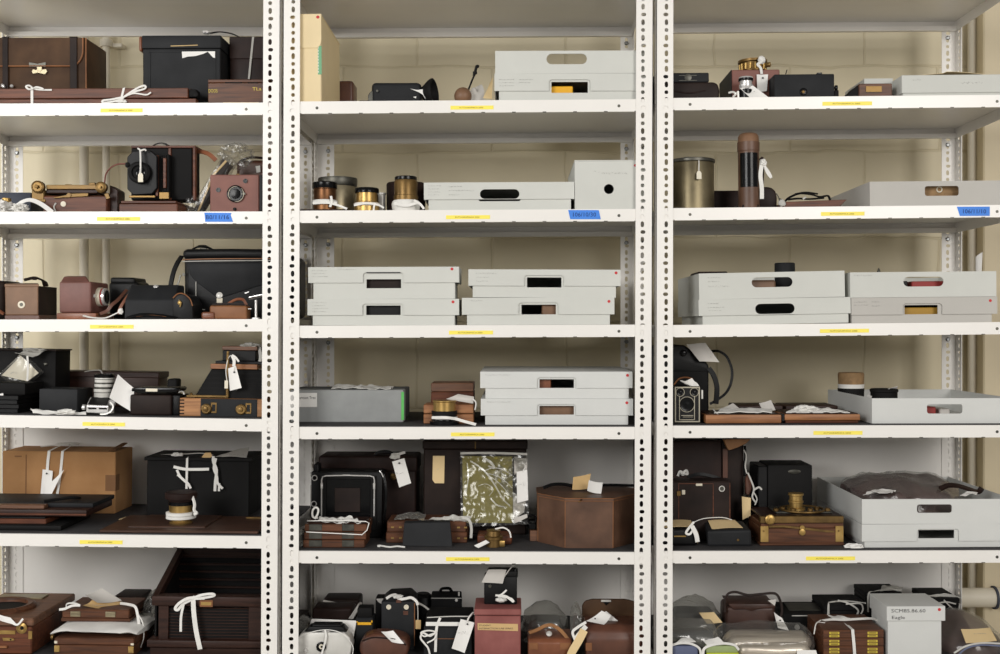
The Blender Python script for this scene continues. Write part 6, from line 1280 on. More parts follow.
t = T('cloth_strap', 'grey and cream folded cloth strap hanging between the two tan leather cases', 'strap', 'B', 6, 578, .02)
m = M('tape'); m.rib([(586, 622, .03), (578, 627, .026), (572.6, 632, .022), (575, 640, .02)], 2.6); m.rib([(586, 626, .03), (581, 632, .022), (575.4, 639, .02)], 4.6); m.mt('paper_tan'); m.rib([(584, 630, .022), (579, 640, .018), (572, 652, .016), (569.6, 660, .016)], 8, th=.002); t.p('strap', m)
t = T('plastic_packet', 'small clear packet beside the raised lid of the open leather case', 'plastic bag', 'B', 6, 575, .13); m = M('plastic_milky'); m.crumple(576, 620, .13, 6, 16, .03, 98, .3, flat=True, sub=3); t.p('packet', m)
# ================================================================ unit C, highest bay
t = T('leather_case', 'low dark brown leather case beside the post, highest shelf beside bare wall', 'camera case', 'C', 1, 690, .05)
m = M('brown_black'); m.pr([(650, None), (650, 82), (714, 82), (718, 84), (720, 90), (719, None)], .05, .14, .005, 3); b = t.p('body', m)
m = M('leather_maroon'); m.tb([(674, 91, .05), (690, 93, .048), (706, 90.6, .05)], .7); t.p('strap_seam', m, b)
t = T('plate_holder', 'flat ribbed grey-black plate lying on the low dark brown leather case', 'plate holder', 'C', 1, 690, .055, None, Z(82, .05)); m = M('black_grey'); m.box(X(655, .055), X(709, .055), .055, .12, t.S, t.S+.024, .002); m.mt('gunmetal'); m.lat(P(688, 77.5, .056), (0, -1, 0), [(.009, 0), (.009, .002), (.005, .003)], 20); m.bx(679, 697, 75, 75.8, .054, .056, .0003); m.bx(679, 697, 80, 80.8, .054, .056, .0003); t.p('plate', m)
t = T('wooden_camera', 'brown cube-shaped wooden box with brass lens on top, tied with white tape', 'camera', 'C', 1, 756, .09)
m = M('rose_paint'); m.bx(732, 780, 69.6, None, .09, .25, .002); m.mt('black_grey'); m.box(X(732, .09)-.0012, X(732, .09)-.0001, .09, .25, t.S, Z(69.6, .09)); b = t.p('body', m); zt = Z(69.6, .09)
d = .15; u_ = s(d); c = V(X(753, d), d, zt)
m = M('brass_dark'); m.lat(c, (0, 0, 1), [(13*u_, 0), (13*u_, 2*u_), (12*u_, 3*u_), (12.4*u_, 11*u_), (14.4*u_, 11.6*u_), (14.4*u_, 14*u_), (12*u_, 14.4*u_)], 36); m.mt('brass')
for i in range(9):
    a = math.pi+i*math.pi/8; m.lat(c+V(12.6*u_*math.cos(a), 12.6*u_*math.sin(a), 4*u_), (0, 0, 1), [(1.5*u_, 0), (1.5*u_, 6*u_)], 10)
m.lat(c+V(11*u_, -8*u_, 8*u_), (1, -.5, 0), [(2.4*u_, 0), (2.4*u_, 5*u_)], 14); t.p('brass_lens', m)
m = M('tape'); m.rib([(764, 57, .1), (761.4, 62, .09), (758, 64.4, .086), (761, 68, .086), (762, 74, .086)], 2.6); m.crumple(762, 60, .1, 3.4, 4, .008, 13, .4, flat=False, sub=3); k = t.p('tape_tie', m)
tag(t, [(757, 74.4, .084), (768.4, 74.4, .084), (767, 91, .08), (757.4, 92, .08)], k, (763, 78, .0825))
t = T('chrome_camera', 'small chrome-barrelled camera with white handwritten tag before the brown box', 'camera', 'C', 1, 745, .03)
m = M('black_gloss'); m.lz(746, .04, [(8, None), (8, 91), (7, 90)], 28); b = t.p('body', m)
m = M('chrome'); m.lz(746, .04, [(5, 91), (6.6, 88), (6.8, 85), (6, 84.6), (6, 81.6), (7, 81)], 28); m.mt('black_gloss'); m.lz(746, .04, [(7.2, 81.4), (7.4, 81), (7.4, 78.8)], 28); m.mt('chrome'); m.lz(746, .04, [(7.3, 78.8), (6.8, 77.4), (5, 77.2), (4.8, 79)], 28); t.p('lens', m)
m = M('silver'); m.lat(P(737, 93.5, .035), (0, -1, 0), [(.004, 0), (.004, .006)], 12); m.rib([(728.6, 92.8, .03), (733, 92, .026), (735.6, 94, .026), (733, 97, .026)], 2, th=.002); m.rib([(738, 91, .026), (738.4, 98, .026)], 1.8, th=.002); t.p('lever', m, b)
m = M('paper'); m.card([(740, 88, .026), (753, 85.6, .026), (768, 97, .014), (752, 99.6, .012)], curl=.002); m.mt('ink'); m.scrib(749, 757, 93, 2.6, .015, .4, 8); t.p('paper_tag', m)
t = T('box_camera', 'wide black box camera with small brass lens beside the chrome-barrelled camera', 'camera', 'C', 1, 804, .03)
m = M('black_grey'); m.bx(774.4, 834.6, 74, None, .035, .17, .0025, 2); m.mt('black_matte'); m.bx(834.4, 839, 90, None, .04, .1, .002); b = t.p('body', m)
m = M('black_gloss'); m.ly(803.4, 91.8, .035, [(3.8, 0), (3.8, .002), (2.8, .003)], 20); m.mt('brass_dark'); m.ly(803.4, 91.8, .0325, [(2, 0), (1.2, .001)], 14); t.p('lens', m, b)
m = M('black_gloss'); m.bx(817.4, 822.6, 72.6, 74.2, .05, .06, .001); t.p('finder', m, b)
m = M('black_gloss'); m.tb([(786, 74, .08), (787.4, 69.6, .08)], .5, False); t.p('release_pin', m, b)
m = M('black_gloss'); m.lat(P(835, 88, .04), (1, 0, 0), [(.006, 0), (.006, .006)], 12); t.p('winding_knob', m, b)
t = T('mounted_lens', 'brown wooden lens panel with bellows edge lying before the shallow grey tray', 'lens panel', 'C', 1, 875, .03)
m = M('mahogany_red'); m.bx(859, 892.4, 83.4, None, .03, .07, .002); b = t.p('panel', m)
m = M('brass_dark'); m.bx(866, 882, 86, 92, .0285, .0312, .0004); t.p('brass_plate', m, b)
m = M('black_matte'); m.pr([(846, None), (848, 93), (851, 91), (853, 88.4), (856, 86.6), (858.8, 84.6), (858.8, None)], .034, .068, .001); t.p('bellows', m)
# ================================================================ unit C, second bay
t = T('metal_canister', 'round pewter-coloured metal canister with small white tag, beside the post', 'canister', 'C', 2, 694, .06)
m = M('pewter_dark'); m.lz(692, .1, [(22, None), (22.2, 165), (21.8, 164)], 44); b = t.p('body', m)
m = M('gunmetal'); m.lz(692, .1, [(22, 164), (23.2, 163.4), (23.2, 161), (22.4, 160.4), (20, 160.6)], 44); t.p('rim', m)
m = M('gunmetal'); m.crumple(689, 160.6, .1, 9, 3.6, .025, 5, .2, 4, flat=Z(161.4, .1), sub=3); t.p('lid_knob', m)
m = M('tape'); m.tb([(699.4, 160.6, .04), (699.4, 166, .034), (699.2, 172, .034)], .5); k = t.p('tag_string', m)
m = M('bone'); m.pr([(697, 173), (698.2, 171), (700.4, 171), (701.8, 173), (701.8, 179), (697, 179)], .0325, .0337); t.p('bone_tag', m, k)
box_thing('leather_case', 'low dark brown leather case lying behind the tall brown cylinder', 'camera case', 'C', 2, 'leather_maroon', 708, 752, 190.4, None, .18, .26, .004)
t = T('leather_cylinder', 'tall brown leather cylinder with black sleeve and white tape, second shelf', 'lens case', 'C', 2, 749, .06)
m = M('leather_hat'); m.lz(749, .07, [(10.4, None), (10.4, 152), (11, 151.4), (11, 142.6)], 40); b = t.p('body', m)
m = M('leather_brown'); m.lz(749, .07, [(10.8, 143), (10.4, 142), (10.2, 137), (8.6, 134.4), (6, 133.4)], 40); t.p('domed_cap', m)
m = M('black_gloss'); u_ = s(.07); c = P(748, 188, .07)
vs = []; fs = []
for r_ in (10.5, 10.75):
    for z in (0, 34*u_):
        for i in range(17):
            a = math.radians(-152+i*6.6); vs.append(V(X(749, .07)+r_*u_*math.cos(a), .07+r_*u_*math.sin(a), c.z+z))
for i in range(16):
    fs += [[i, i+1, 18+i, 17+i], [34+i, 51+i, 52+i, 35+i], [17+i, 18+i, 52+i, 51+i], [i, 34+i, 35+i, i+1]]
fs += [[0, 17, 51, 34], [16, 50, 67, 33]]
m.raw(vs, fs, True); t.p('black_sleeve', m, b)
m = M('leather_maroon'); m.rib([(760, 160, .06), (763, 158, .06), (763.6, 166, .06), (762.4, 196, .06)], 2, th=.002); k = t.p('strap', m)
m = M('tape'); m.rib([(763, 160, .052), (762, 166, .05), (760.8, 176, .05), (762, 188, .05), (762, 199, .05)], 4, twist=.4); m.rib([(764.6, 163, .05), (767, 172, .046), (771.4, 178, .044), (770, 173.6, .046), (765, 166, .05)], 2.2); m.crumple(764, 163, .05, 3, 3.6, .008, 3, .4, flat=False, sub=3); t.p('tape_tie', m, k)
m = M('black_matte')
for a in (742.6, 747, 753, 757): m.bx(a, a+1.6, 204.6, None, .05, .06, .0004)
t.p('foot', m)
t = T('leather_case', 'round-topped dark brown leather case behind the tall brown cylinder', 'camera case', 'C', 2, 768, .12)
m = M('leather_maroon'); m.pr([(757, None), (757, 192), (760, 188), (766, 186.4), (772, 187.4), (776, 191), (777.4, 197), (777, None)], .12, .2, .005, 3); t.p('body', m)
t = T('wooden_board', 'thin reddish wooden panel with tangled black straps beside the wide grey tray', 'board', 'C', 2, 815, .05)
m = M('mahogany'); m.pr([(783.6, None), (783.6, 201.6), (847, 199.8), (838, None)], .05, .2, .001); t.p('panel', m)
m = M('black_matte'); m.rib([(785, 201, .07), (790, 197, .07), (800, 193.4, .08), (812, 194.6, .08), (820, 197, .08), (828, 196, .08), (830, 200, .07)], 2, nrm=(0, -.6, 1), th=.003); m.rib([(788, 199.4, .06), (798, 198.4, .06), (810, 199, .06), (824, 198, .06)], 2, nrm=(0, -.6, 1), th=.003); m.rib([(795, 194, .1), (806, 192.4, .1), (818, 194, .1)], 1.6, nrm=(0, -.6, 1), th=.003); t.p('black_strap', m)
m = M('gunmetal'); m.tb([(776.4, 193, .06), (779, 198, .056), (780, 206, .05)], .5); m.tb([(779, 198, .056), (783, 200, .05), (786, 204, .05)], .5); m.mt('tape_grey'); m.crumple(782, 203, .05, 3.4, 3.4, .008, 5, .4, sub=3); m.rib([(803, 199, .052), (806, 197, .054)], 1.6); t.p('metal_chain', m)
# ================================================================ unit C, third lowest bay
t = T('leather_camera_case', 'tall black camera case with looping strap and grey paper slip', 'camera case', 'C', 4, 690, .14)
m = M('black_matte'); m.soft(650, 709, 364, None, .15, .30, .006, .001); b = t.p('body', m)
m = M('black_leather'); m.pr([(650, 366), (650, 346.6), (684, 345), (693, 351), (700, 360), (707, 362), (709, 369), (709, 372), (650, 372)], .148, .29, .004, 2); m.mt('black_gloss'); m.lat(P(683.4, 353, .148), (0, -1, 0), [(.008, 0), (.009, .002), (.005, .004)], 20); t.p('lid', m)
m = M('black_leather'); m.rib([(711, 351.4, .2), (719, 351.4, .18), (727, 357, .17), (732, 370, .16), (731, 383, .155), (726, 393, .15), (717, 400, .145), (710, 404, .142)], 2.4, nrm=(-.6, -1, 0), th=.003); m.rib([(708.6, 368, .15), (714, 376, .146), (717, 388, .142), (716, 404, .14)], 5, nrm=(.3, -1, 0), th=.004); k = t.p('neck_strap', m)
m = M('paper_grey'); m.card([(686.4, 344.6, .136), (705.6, 342.8, .136), (719.6, 362.4, .13), (699.6, 361.4, .128)], curl=-.004); m.mt('ink_faint'); m.scrib(705, 712, 358, 1.6, .128, .3, 4); t.p('paper_slip', m)
t = T('box_camera', 'small black box camera with cream line pattern round its lens, beside the post', 'camera', 'C', 4, 687, .03)
m = M('black_leather'); m.bx(674.4, 700.4, 386.4, None, .035, .13, .002); b = t.p('body', m)
m = M('line_cream'); d = .0345
for a in ((674.9, 699.9, 386.8, 388), (674.9, 699.9, 421, 422.2), (674.9, 676, 388, 421), (698.8, 699.9, 388, 421), (679.2, 679.9, 396, 420), (694.2, 694.9, 396, 420), (680, 694, 419.4, 420.1), (681, 693.4, 415.2, 415.8), (683, 693, 416.8, 417.2)): m.bx(a[0], a[1], a[2], a[3], d-.0008, d+.0008, 0)
for a, r_ in (((680.2, 392.2), 4.2), ((694.4, 392.2), 4.2), ((686.9, 404.4), 7.6)): m.ring(P(a[0], a[1], d), (0, -1, 0), r_*s(d), .0008, 32, 6)
f = t.p('face_pattern', m, b)
for a, r_ in (((680.2, 392.2), 3.2), ((694.4, 392.2), 3.2), ((686.9, 404.4), 6.8)):
    m = M('black_gloss'); m.ly(a[0], a[1], .0352, [(r_, 0), (r_, .002), (r_*.7, .001), (r_*.3, .0015), (.2, .0018)], 26); t.p('lens' if r_ > 5 else 'finder_window', m, b)
m = M('silver'); m.bx(701.4, 703.2, 390, 399, .04, .048, .0008); t.p('side_lever', m, b)
m = M('leather_edge'); m.rib([(674, 385, .06), (679, 379, .07), (686, 377.4, .08), (693, 379, .08)], 1.4, nrm=(0, -.8, .8), th=.002); t.p('carry_strap', m)
m = M('tape'); m.card([(680, 380, .05), (692, 378.6, .06), (700, 386, .045), (688, 385, .04)], .0012, .006, 12, .008, 3); t.p('tape_tie', m)
zp = None
t = T('plate_holder', 'orange-brown wooden plate nearest the small box camera, white cloth on it', 'plate holder', 'C', 4, 744, .03)
m = M('teak'); m.bx(705.6, 781.6, 414.8, None, .03, .17, .003, 2); m.mt('mahogany_dark'); m.box(X(707, .03), X(780.4, .03), .036, .168, Z(414.8, .03)-.001, Z(414.8, .03)+.002, .001); b = t.p('plate', m); z1 = Z(414.8, .03)+.002
m = M('black_leather'); m.box(X(781.8, .03), X(785, .03), .03, .06, t.S+.004, Z(414, .03), .002); t.p('dark_block', m)  # dark block between the two plates
t = T('cloth', 'white folded cloth with paper corner lying on the plate nearest the box camera', 'cloth', 'C', 4, 744, .06, None, z1)
m = M('tape'); m.card([(714, 413.4, .04), (772, 413, .04), (772, 409.6, .1), (722, 409.4, .10)], .0016, .002, 20, .003, 6); m.rib([(713, 409, .1), (715, 411.4, .06), (718, 414.4, .036)], 1.4); m.mt('paper_grey'); m.card([(718, 409, .11), (733, 403, .13), (739, 408, .11), (728, 409.6, .1)], .0008, .002); t.p('cloth', m)
t = T('paper_tag', 'grey paper tag standing upright between the two orange-brown plates', 'tag', 'C', 4, 768, .12, None, z1); m = M('paper_grey'); m.card([(759, 400, .13), (771, 396.8, .13), (775.6, 407, .12), (763, 407.6, .12)], .0008, .003); zl = min(q.z for q in m.v); m.v = [V(q.x, q.y, q.z-(zl-t.S)) for q in m.v]; t.p('tag', m)
t = T('plate_holder', 'orange-brown wooden plate with dark red underside nearest the deep tray', 'plate holder', 'C', 4, 822, .03)
m = M('mahogany'); m.bx(785.6, 858.6, 420.8, None, .034, .17, .002); m.mt('teak'); m.bx(784.6, 860.4, 414.2, 420.6, .03, .17, .003, 2); m.mt('mahogany_dark'); m.box(X(786, .03), X(858.6, .03), .036, .168, Z(414.2, .03)-.001, Z(414.2, .03)+.002, .001); t.p('plate', m); z2 = Z(414.2, .03)+.002
t = T('cloth', 'crumpled white tissue and tape lying on the plate nearest the deep tray', 'cloth', 'C', 4, 815, .07, None, z2)
m = M('tape'); m.card([(786, 413, .05), (850, 413.4, .04), (846, 411, .08), (800, 406.8, .13)], .002, .002, 20, .006, 12); m.crumple(806, 410, .08, 11, 4.4, .024, 51, .5, 6, sub=4); t.p('cloth', m)
for a, b_, lab in ((737, 783, 'dark wooden plate holder behind the orange-brown plate nearest the small box camera'), (786, 838, 'dark wooden plate holder behind the crumpled white tissue')):
    box_thing('plate_holder', lab, 'plate holder', 'C', 4, 'mahogany_dark', a, b_, 405.6, None, .21, .33, .003, part='holder')
# ================================================================ unit C, second lowest bay
t = T('leather_case', 'very large dark brown leather case rising to the shelf above, beside the post', 'case', 'C', 5, 700, .22)
m = M('leather_maroon'); m.bx(640, 722, 441, None, .22, .38, .004, 2); m.mt('brown_black'); m.bx(722.2, 744, 440.6, None, .225, .38, .004, 2); b = t.p('body', m)
m = M('leather_chestnut'); m.bx(723, 728, 449, 478, .2232, .2254, .0006); m.mt('black_leather'); m.rib([(688, 477, .218), (700, 474, .214), (715, 477, .216), (722, 480, .22)], 3, th=.003); t.p('strap', m)
m = M('leather_strap'); m.pr([(724, 439.6), (751, 439.6), (746, 444), (738, 447.6), (729, 450.6), (727, 447)], .2, .222, .002, 2); t.p('tan_flap', m)
m = M('tape'); m.rib([(678, 476, .216), (680, 471.6, .21), (683.4, 473, .208)], 2.4); m.rib([(683, 472.6, .208), (686.6, 470.4, .21), (687.6, 474, .214), (684, 473.4, .21)], 2.2); m.crumple(683, 473.4, .208, 2.4, 2, .006, 8, .4, flat=False, sub=3); t.p('tape_bow', m, b)
m = M('black_matte'); m.rib([(745, 446, .22), (745.6, 456, .216), (744, 467, .214), (745, 476, .212)], 2, nrm=(.4, -1, 0), th=.003); m.mt('tape_grey'); m.rib([(744, 450, .214), (746.6, 456, .212), (745.4, 466, .21), (747, 474, .206)], 1.4); m.mt('leather_chestnut'); m.pr([(745.6, 479), (748, 474), (751.4, 480), (752, 490), (749, 496), (745.8, 494)], .2, .208, .002); m.mt('tape_grey'); m.rib([(748, 473, .2), (751, 480, .19), (754, 489, .185), (752.4, 497, .184), (756, 503, .184)], 1.6); m.rib([(754, 490, .186), (759, 487.4, .184), (762, 490, .184)], 1.8); m.rib([(753.6, 492, .186), (757, 499, .182), (755, 505, .182)], 1.2); t.p('hanging_strap', m)
m = M('paper_tan'); m.card([(742, 496.6, .18), (751, 498, .18), (750.6, 516, .17), (742.6, 520, .17)], .0008, .002); t.p('tan_card', m)
t = T('plate_camera', 'dark brown box camera with red-edged panels before the very large leather case', 'camera', 'C', 5, 700, .12)
m = M('brown_black'); m.bx(650, 731, 481.4, None, .12, .19, .003); b = t.p('body', m)
m = M('mahogany'); d = .1195
for a in ((678.4, 713.6, 483.2, 484), (678.4, 679.2, 484, 520), (713, 713.8, 484, 520), (729.6, 730.4, 483, 520)): m.bx(a[0], a[1], a[2], a[3], d-.0006, d+.001, 0)
t.p('red_edging', m, b)
m = M('bone'); m.bx(696, 702.6, 483.6, 486, .117, .12, .0008); t.p('catch', m, b)
m = M('silver'); m.ring(P(722, 488.8, .118), (0, -1, 0), 2.6*s(.12), .0013, 20, 6); m.mt('gunmetal'); m.ly(722, 488.8, .12, [(2.2, 0), (2, .002)], 14); t.p('ring_knob', m, b)
m = M('brass_dark'); m.bx(677, 681, 491, 496, .116, .12, .0008); m.mt('bone'); m.bx(682, 685.4, 490, 494.6, .116, .12, .0008); t.p('latch', m, b)
t = T('black_purse', 'black clutch-shaped case with gold bar and white tape, beside the post', 'camera case', 'C', 5, 686, .05)
m = M('black_leather'); m.soft(650, 698, 529, None, .05, .12, .008, .001); b = t.p('body', m)
m = M('brass'); m.bx(674, 686, 535.6, 537, .0485, .0505, .0004); m.tb([(697.4, 531, .05), (698.6, 537, .049), (697.4, 543, .05)], .5); t.p('gold_bar', m, b)
m = M('paper_tan'); m.card([(660, 528.4, .06), (694, 527.4, .06), (691, 520.6, .12), (664, 521.6, .12)], .001, .003); t.p('tan_card', m)
m = M('tape'); m.rib([(694, 522, .05), (689, 528, .046), (686, 533, .044), (690, 534, .044), (694, 528, .044)], 2.2); m.rib([(692, 526, .044), (696, 534, .04), (697.6, 542, .04)], 4.4); m.tb([(692, 523, .07), (704, 518.6, .09), (722, 517.6, .1), (732, 520, .1)], .45); t.p('tape_tie', m)
t = T('black_box', 'black book-shaped box with tan paper on top beside the brass-bound camera', 'box', 'C', 5, 730, .04)
m = M('black_grey'); m.hexa([P(707, 531, .045), P(751.6, 530, .045), P(752, 546.6, .045), P(707.6, 546.6, .045)], [P(704, 521, .13), P(743, 520.4, .13), P(748, 545, .13), P(706, 545, .13)], .006); m.v = [V(q.x, q.y, max(q.z, t.S)) for q in m.v]; b = t.p('body', m); zlo = min(q.z for q in m.v)
for q in m.v: q.z -= (zlo-t.S)
m = M('paper_tan'); m.card([(712, 529.4, .06), (743, 528, .06), (735, 520.4, .12), (708, 520.6, .12)], .0008, .002); t.p('tan_paper', m)
m = M('brass_dark'); m.lat(P(738, 540, .044), (0, -1, 0), [(.003, 0), (.003, .001)], 12); t.p('stud', m, b)
t = T('box_camera', 'black box camera with oval plate behind the brass-bound camera', 'camera', 'C', 5, 785, .2)
m = M('black_matte'); m.bx(768, 812.6, 465, None, .2, .31, .004, 2); m.mt('black_leather'); m.bx(758, 768, 466, None, .205, .31, .003); b = t.p('body', m)
m = M('gunmetal'); m.lat(P(794.6, 471.6, .2), (0, -1, 0), [(6.4*s(.2), 0), (6.4*s(.2), .001), (5.4*s(.2), .002)], 28, sx=1); m.v[-84:] = [V(q.x, q.y, Z(471.6, .2)+(q.z-Z(471.6, .2))*.36) for q in m.v[-84:]]; t.p('oval_plate', m, b)
t = T('brass_bound_camera', 'reddish wooden camera with brass corners, brass straps and lens on top', 'camera', 'C', 5, 802, .05)
m = M('mahogany_red'); m.bx(761, 843.4, 528.4, 543, .056, .2, .001); m.bx(760, 844.4, 543, None, .053, .203, .0015); m.bx(761, 843.4, 523, 528, .06, .2, .001); b = t.p('body', m)
m = M('brass_paint'); m.bx(760.6, 843.8, 516.4, 523, .053, .07, .001); m.mt('brass_dark')
for a in (783, 802, 821): m.ly(a, 519.6, .053, [(.8, 0), (.8, .001)], 8)
t.p('brass_strip', m, b)
for a in (760.6, 835.6):
    m = M('brass'); m.bx(a, a+8, 526, 542, .0545, .0575, .0005); m.mt('brass_dark'); m.ly(a+3, 531, .0545, [(1, 0), (1, .001)], 8); t.p('brass_corner', m, b)
m = M('brass'); m.ly(770, 519.4, .053, [(5, 0), (5, .004), (3.6, .006), (1.2, .006), (1, .008)], 24); t.p('focus_knob', m, b)
m = M('brass_paint'); m.pr([(769, 525.6), (784, 525.2), (835, 531), (834, 532.6), (826, 532.4), (784, 527.4), (769, 527.6)], .0545, .058, .0003); m.mt('brass'); m.ly(802, 527.6, .055, [(2.4, 0), (2.4, .003)], 14); m.ly(802, 532, .055, [(3.2, 0), (3.2, .004), (1.2, .005)], 16); t.p('clasp', m, b)
d = .075; zt = Z(516.4, .053)
m = M('mahogany_dark'); m.box(X(761, .06), X(843, .06), .06, .2, zt-.004, zt, .001); t.p('top_board', m)
m = M('gunmetal'); m.box(X(775, .1), X(832, .1), .09, .18, zt, zt+.006, .002); m.mt('brass_dark')
for i in range(7): m.lat((X(776+i*8.6, .1), .1+.02*(i % 2), zt+.006), (0, 0, 1), [(.007, 0), (.007, .006), (.003, .008)], 14)
m.ring((X(802, .12), .12, zt+.007), (0, 0, 1), .055, .003, 36, 8, sx=1); t.p('shutter_mechanism', m)
d = .12; u_ = s(d); m = M('brass'); m.lat((X(796, d), d, zt+.006), (0, 0, 1), [(9*u_, 0), (9*u_, 2*u_), (6.4*u_, 2.6*u_), (6.4*u_, 7*u_), (7.4*u_, 7.4*u_), (7.4*u_, 9*u_), (6.4*u_, 9.4*u_), (6.4*u_, 14*u_), (7.6*u_, 14.6*u_), (7.6*u_, 16.4*u_), (5*u_, 16.6*u_)], 32); t.p('lens', m)
t = T('bagged_leather', 'heap of dark brown leather in clear plastic spilling over the top tray', 'leather goods', 'C', 5, 910, .1, None, TC5.inz)
m = M('purple_brown'); R = random.Random(5); zz = t.S; zr = Z(498.2, .026)
def heap(u, v):
    a = 2*math.pi*v; x = X(871, .03)+(X(985, .03)-X(871, .03))*u; e = math.sin(math.pi*min(1, max(0, u*.96+.02)))**.4
    y = .235+.16*math.cos(a)*e; top = zr-.004+.030*(.5+.5*math.cos((y-.30)*7))*e
    z = zz if math.sin(a) < 0 else zz+(top-zz)*abs(math.sin(a))**.3
    p = Vector((x, y, z)); n = noise.noise(p*20)*.012+noise.noise(p*55)*.004
    if math.sin(a) > 0: p.z = max(zz, p.z+n)
    return p
m.drape(heap, 44, 36); t.p('leather', m)
m = M('plastic_clear')
def heap2(u, v):
    p = heap(u, v); p.z += .004+.006*abs(noise.noise(p*40)) if p.z > zz+.01 else 0; return p
m.drape(heap2, 44, 36); t.p('plastic_wrap', m)
m = M('leather_maroon'); m.rib([(940, 489, .1), (948, 485.6, .1), (958, 486, .1), (968, 489, .1), (978, 492, .1), (982, 488, .1)], 5, nrm=(0, -.5, 1), th=.006); t.p('leather_strap', m)
m = M('paper'); m.card([(863, 495.4, .06), (890, 494, .06), (896, 490.6, .10), (870, 491.4, .11)], .0008, .004, 10, .006, 3); m.card([(960, 497, .05), (976, 495.4, .05), (978, 492.6, .08), (963, 493.6, .08)], .0008, .003, 10, .006, 4); t.p('paper_tag', m)
t = T('paper_scrap', 'crumpled white paper scrap between the brass-bound camera and the tray stack', 'paper', 'C', 5, 854, .025)
m = M('paper'); m.crumple(854, 547, .03, 9, 3.4, .012, 9, .5, 6, sub=3); t.p('paper', m)
# ================================================================ unit C, lowest bay
t = T('plastic_bag', 'domed clear plastic bag with pale label beside the post, lowest shelf', 'plastic bag', 'C', 6, 700, .2)
m = M('plastic_milky'); m.crumple(694, 635, .24, 32, 38, .08, 31, .12, 4, flat=True); t.p('bag', m)
m = M('grey_cloth_dark'); m.soft(676, 716, 613, None, .2, .28, .012, .002); t.p('dark_contents', m)
m = M('paper_tan'); m.card([(699, 612.6, .16), (714, 612, .16), (722.6, 622.6, .145), (707, 623.6, .145)], .0008, .002); t.p('paper_label', m)
t = T('handbag_case', 'dark brown leather case with looped carrying strap and white tag', 'camera case', 'C', 6, 754, .16)
m = M('leather_bag'); m.soft(726, 776, 606, None, .17, .26, .012, .001); b = t.p('body', m)
m = M('leather_bag'); m.pr([(728, 604), (775, 604), (776, 608), (758, 609.6), (752, 611.4), (746, 609.6), (734, 610)], .165, .26, .003, 2); t.p('flap', m, b)
m = M('brown_black'); m.rib([(725, 612, .16), (724.6, 602, .16), (728, 594, .16), (736, 592, .158), (748, 595, .156), (762, 594, .156), (775, 593.6, .156), (780, 600, .154), (782, 611, .152), (779, 622, .15)], 2.2, nrm=(0, -1, .5), th=.004); t.p('carry_strap', m)
m = M('paper_grey'); m.pr([(768, 600.6), (776.6, 599.4), (775, 606)], .146, .148, .0003); t.p('grey_triangle', m)
m = M('paper'); m.card([(774, 612, .14), (782, 618, .14), (789, 630.6, .13), (778, 628, .13)], .0008, .003); m.mt('ink'); m.ly(780.2, 620.4, .1345, [(.8, 0), (.8, .001)], 8); t.p('paper_tag', m)
t = T('rolled_bag', 'long shiny beige roll wrapped in clear plastic before the dark leather case', 'plastic roll', 'C', 6, 765, .06)
def roll(px0, px1, py, d, rz, ry, seed, am=.005):
    zc = max(Z(py, d), CUR.S+rz)
    def f(u, v):
        a = 2*math.pi*v; x = X(px0, d)+(X(px1, d)-X(px0, d))*u; e = max(.05, min(1, 9*min(u, 1-u)))**.5
        p = Vector((x, d+ry*e*math.cos(a), zc+rz*e*math.sin(a))); p += Vector((0, 1, 1))*noise.noise(Vector((x*9, a*1.2, seed)))*am
        p.z = max(p.z, CUR.S); return p
    return f
m = M('foil'); m.drape(roll(723, 811, 648, .09, .026, .05, 3), 30, 24); m.drape(roll(735, 810, 655, .04, .018, .02, 6), 24, 20); t.p('beige_roll', m)
m = M('plastic_clear'); m.drape(roll(714, 813, 646, .085, .033, .062, 5, .014), 44, 34); t.p('plastic_wrap', m)
t = T('rolled_bag', 'shorter grey plastic-wrapped roll beside the post, behind the blue item', 'plastic roll', 'C', 6, 692, .06)
m = M('gunmetal'); m.drape(roll(655, 714, 640, .085, .03, .04, 7), 24, 20); t.p('grey_roll', m)
m = M('plastic_milky'); m.drape(roll(652, 718, 640, .085, .04, .05, 9, .015), 34, 28); t.p('plastic_wrap', m)
t = T('film_box', 'small bluish carton in a white plastic collar at the front edge beside post', 'carton', 'C', 6, 686, .01)
m = M('blue_dull'); m.bx(668, 698, 646, None, .012, .03, .003, 2); b = t.p('carton', m)
m = M('tape'); m.rib([(668, 647, .01), (678, 643.4, .012), (690, 643.6, .012), (699, 648, .01), (701, 655, .01)], 2.4, nrm=(0, -.7, .7)); m.card([(676, 643, .015), (696, 642.6, .015), (692, 638.6, .03), (682, 638.8, .03)], .001, .003, 8, .004); t.p('plastic_collar', m)
t = T('film_box', 'green and yellow carton in a white plastic collar at the front edge', 'carton', 'C', 6, 722, .01)
m = M('green_dull'); m.bx(706, 738, 646, 653, .012, .03, .003, 2); m.mt('lime'); m.bx(707, 739, 653, None, .0115, .03, .002); b = t.p('carton', m)
m = M('tape'); m.rib([(703, 655, .01), (704, 649, .01), (710, 645.6, .011), (722, 643.4, .012), (734, 645, .011), (739, 650, .01)], 2.6, nrm=(0, -.7, .7)); m.card([(702, 640, .03), (718, 637, .034), (726, 644, .015), (708, 645.6, .015)], .001, .003, 8, .004); t.p('plastic_collar', m)
t = T('paper_slip', 'white paper slip at the front edge below the shiny beige roll', 'paper', 'C', 6, 808, .012)
m = M('paper'); m.card([(797, 650.4, .018), (816, 650.4, .018), (819, 661, .012), (797, 661, .012)], .0008, .001); zl = min(q.z for q in m.v); m.v = [V(q.x, q.y, q.z-(zl-t.S)) for q in m.v]; t.p('slip', m)
t = T('ground_glass_box', 'black camera back with dull glass panel on top behind the beige roll', 'camera part', 'C', 6, 804, .2)
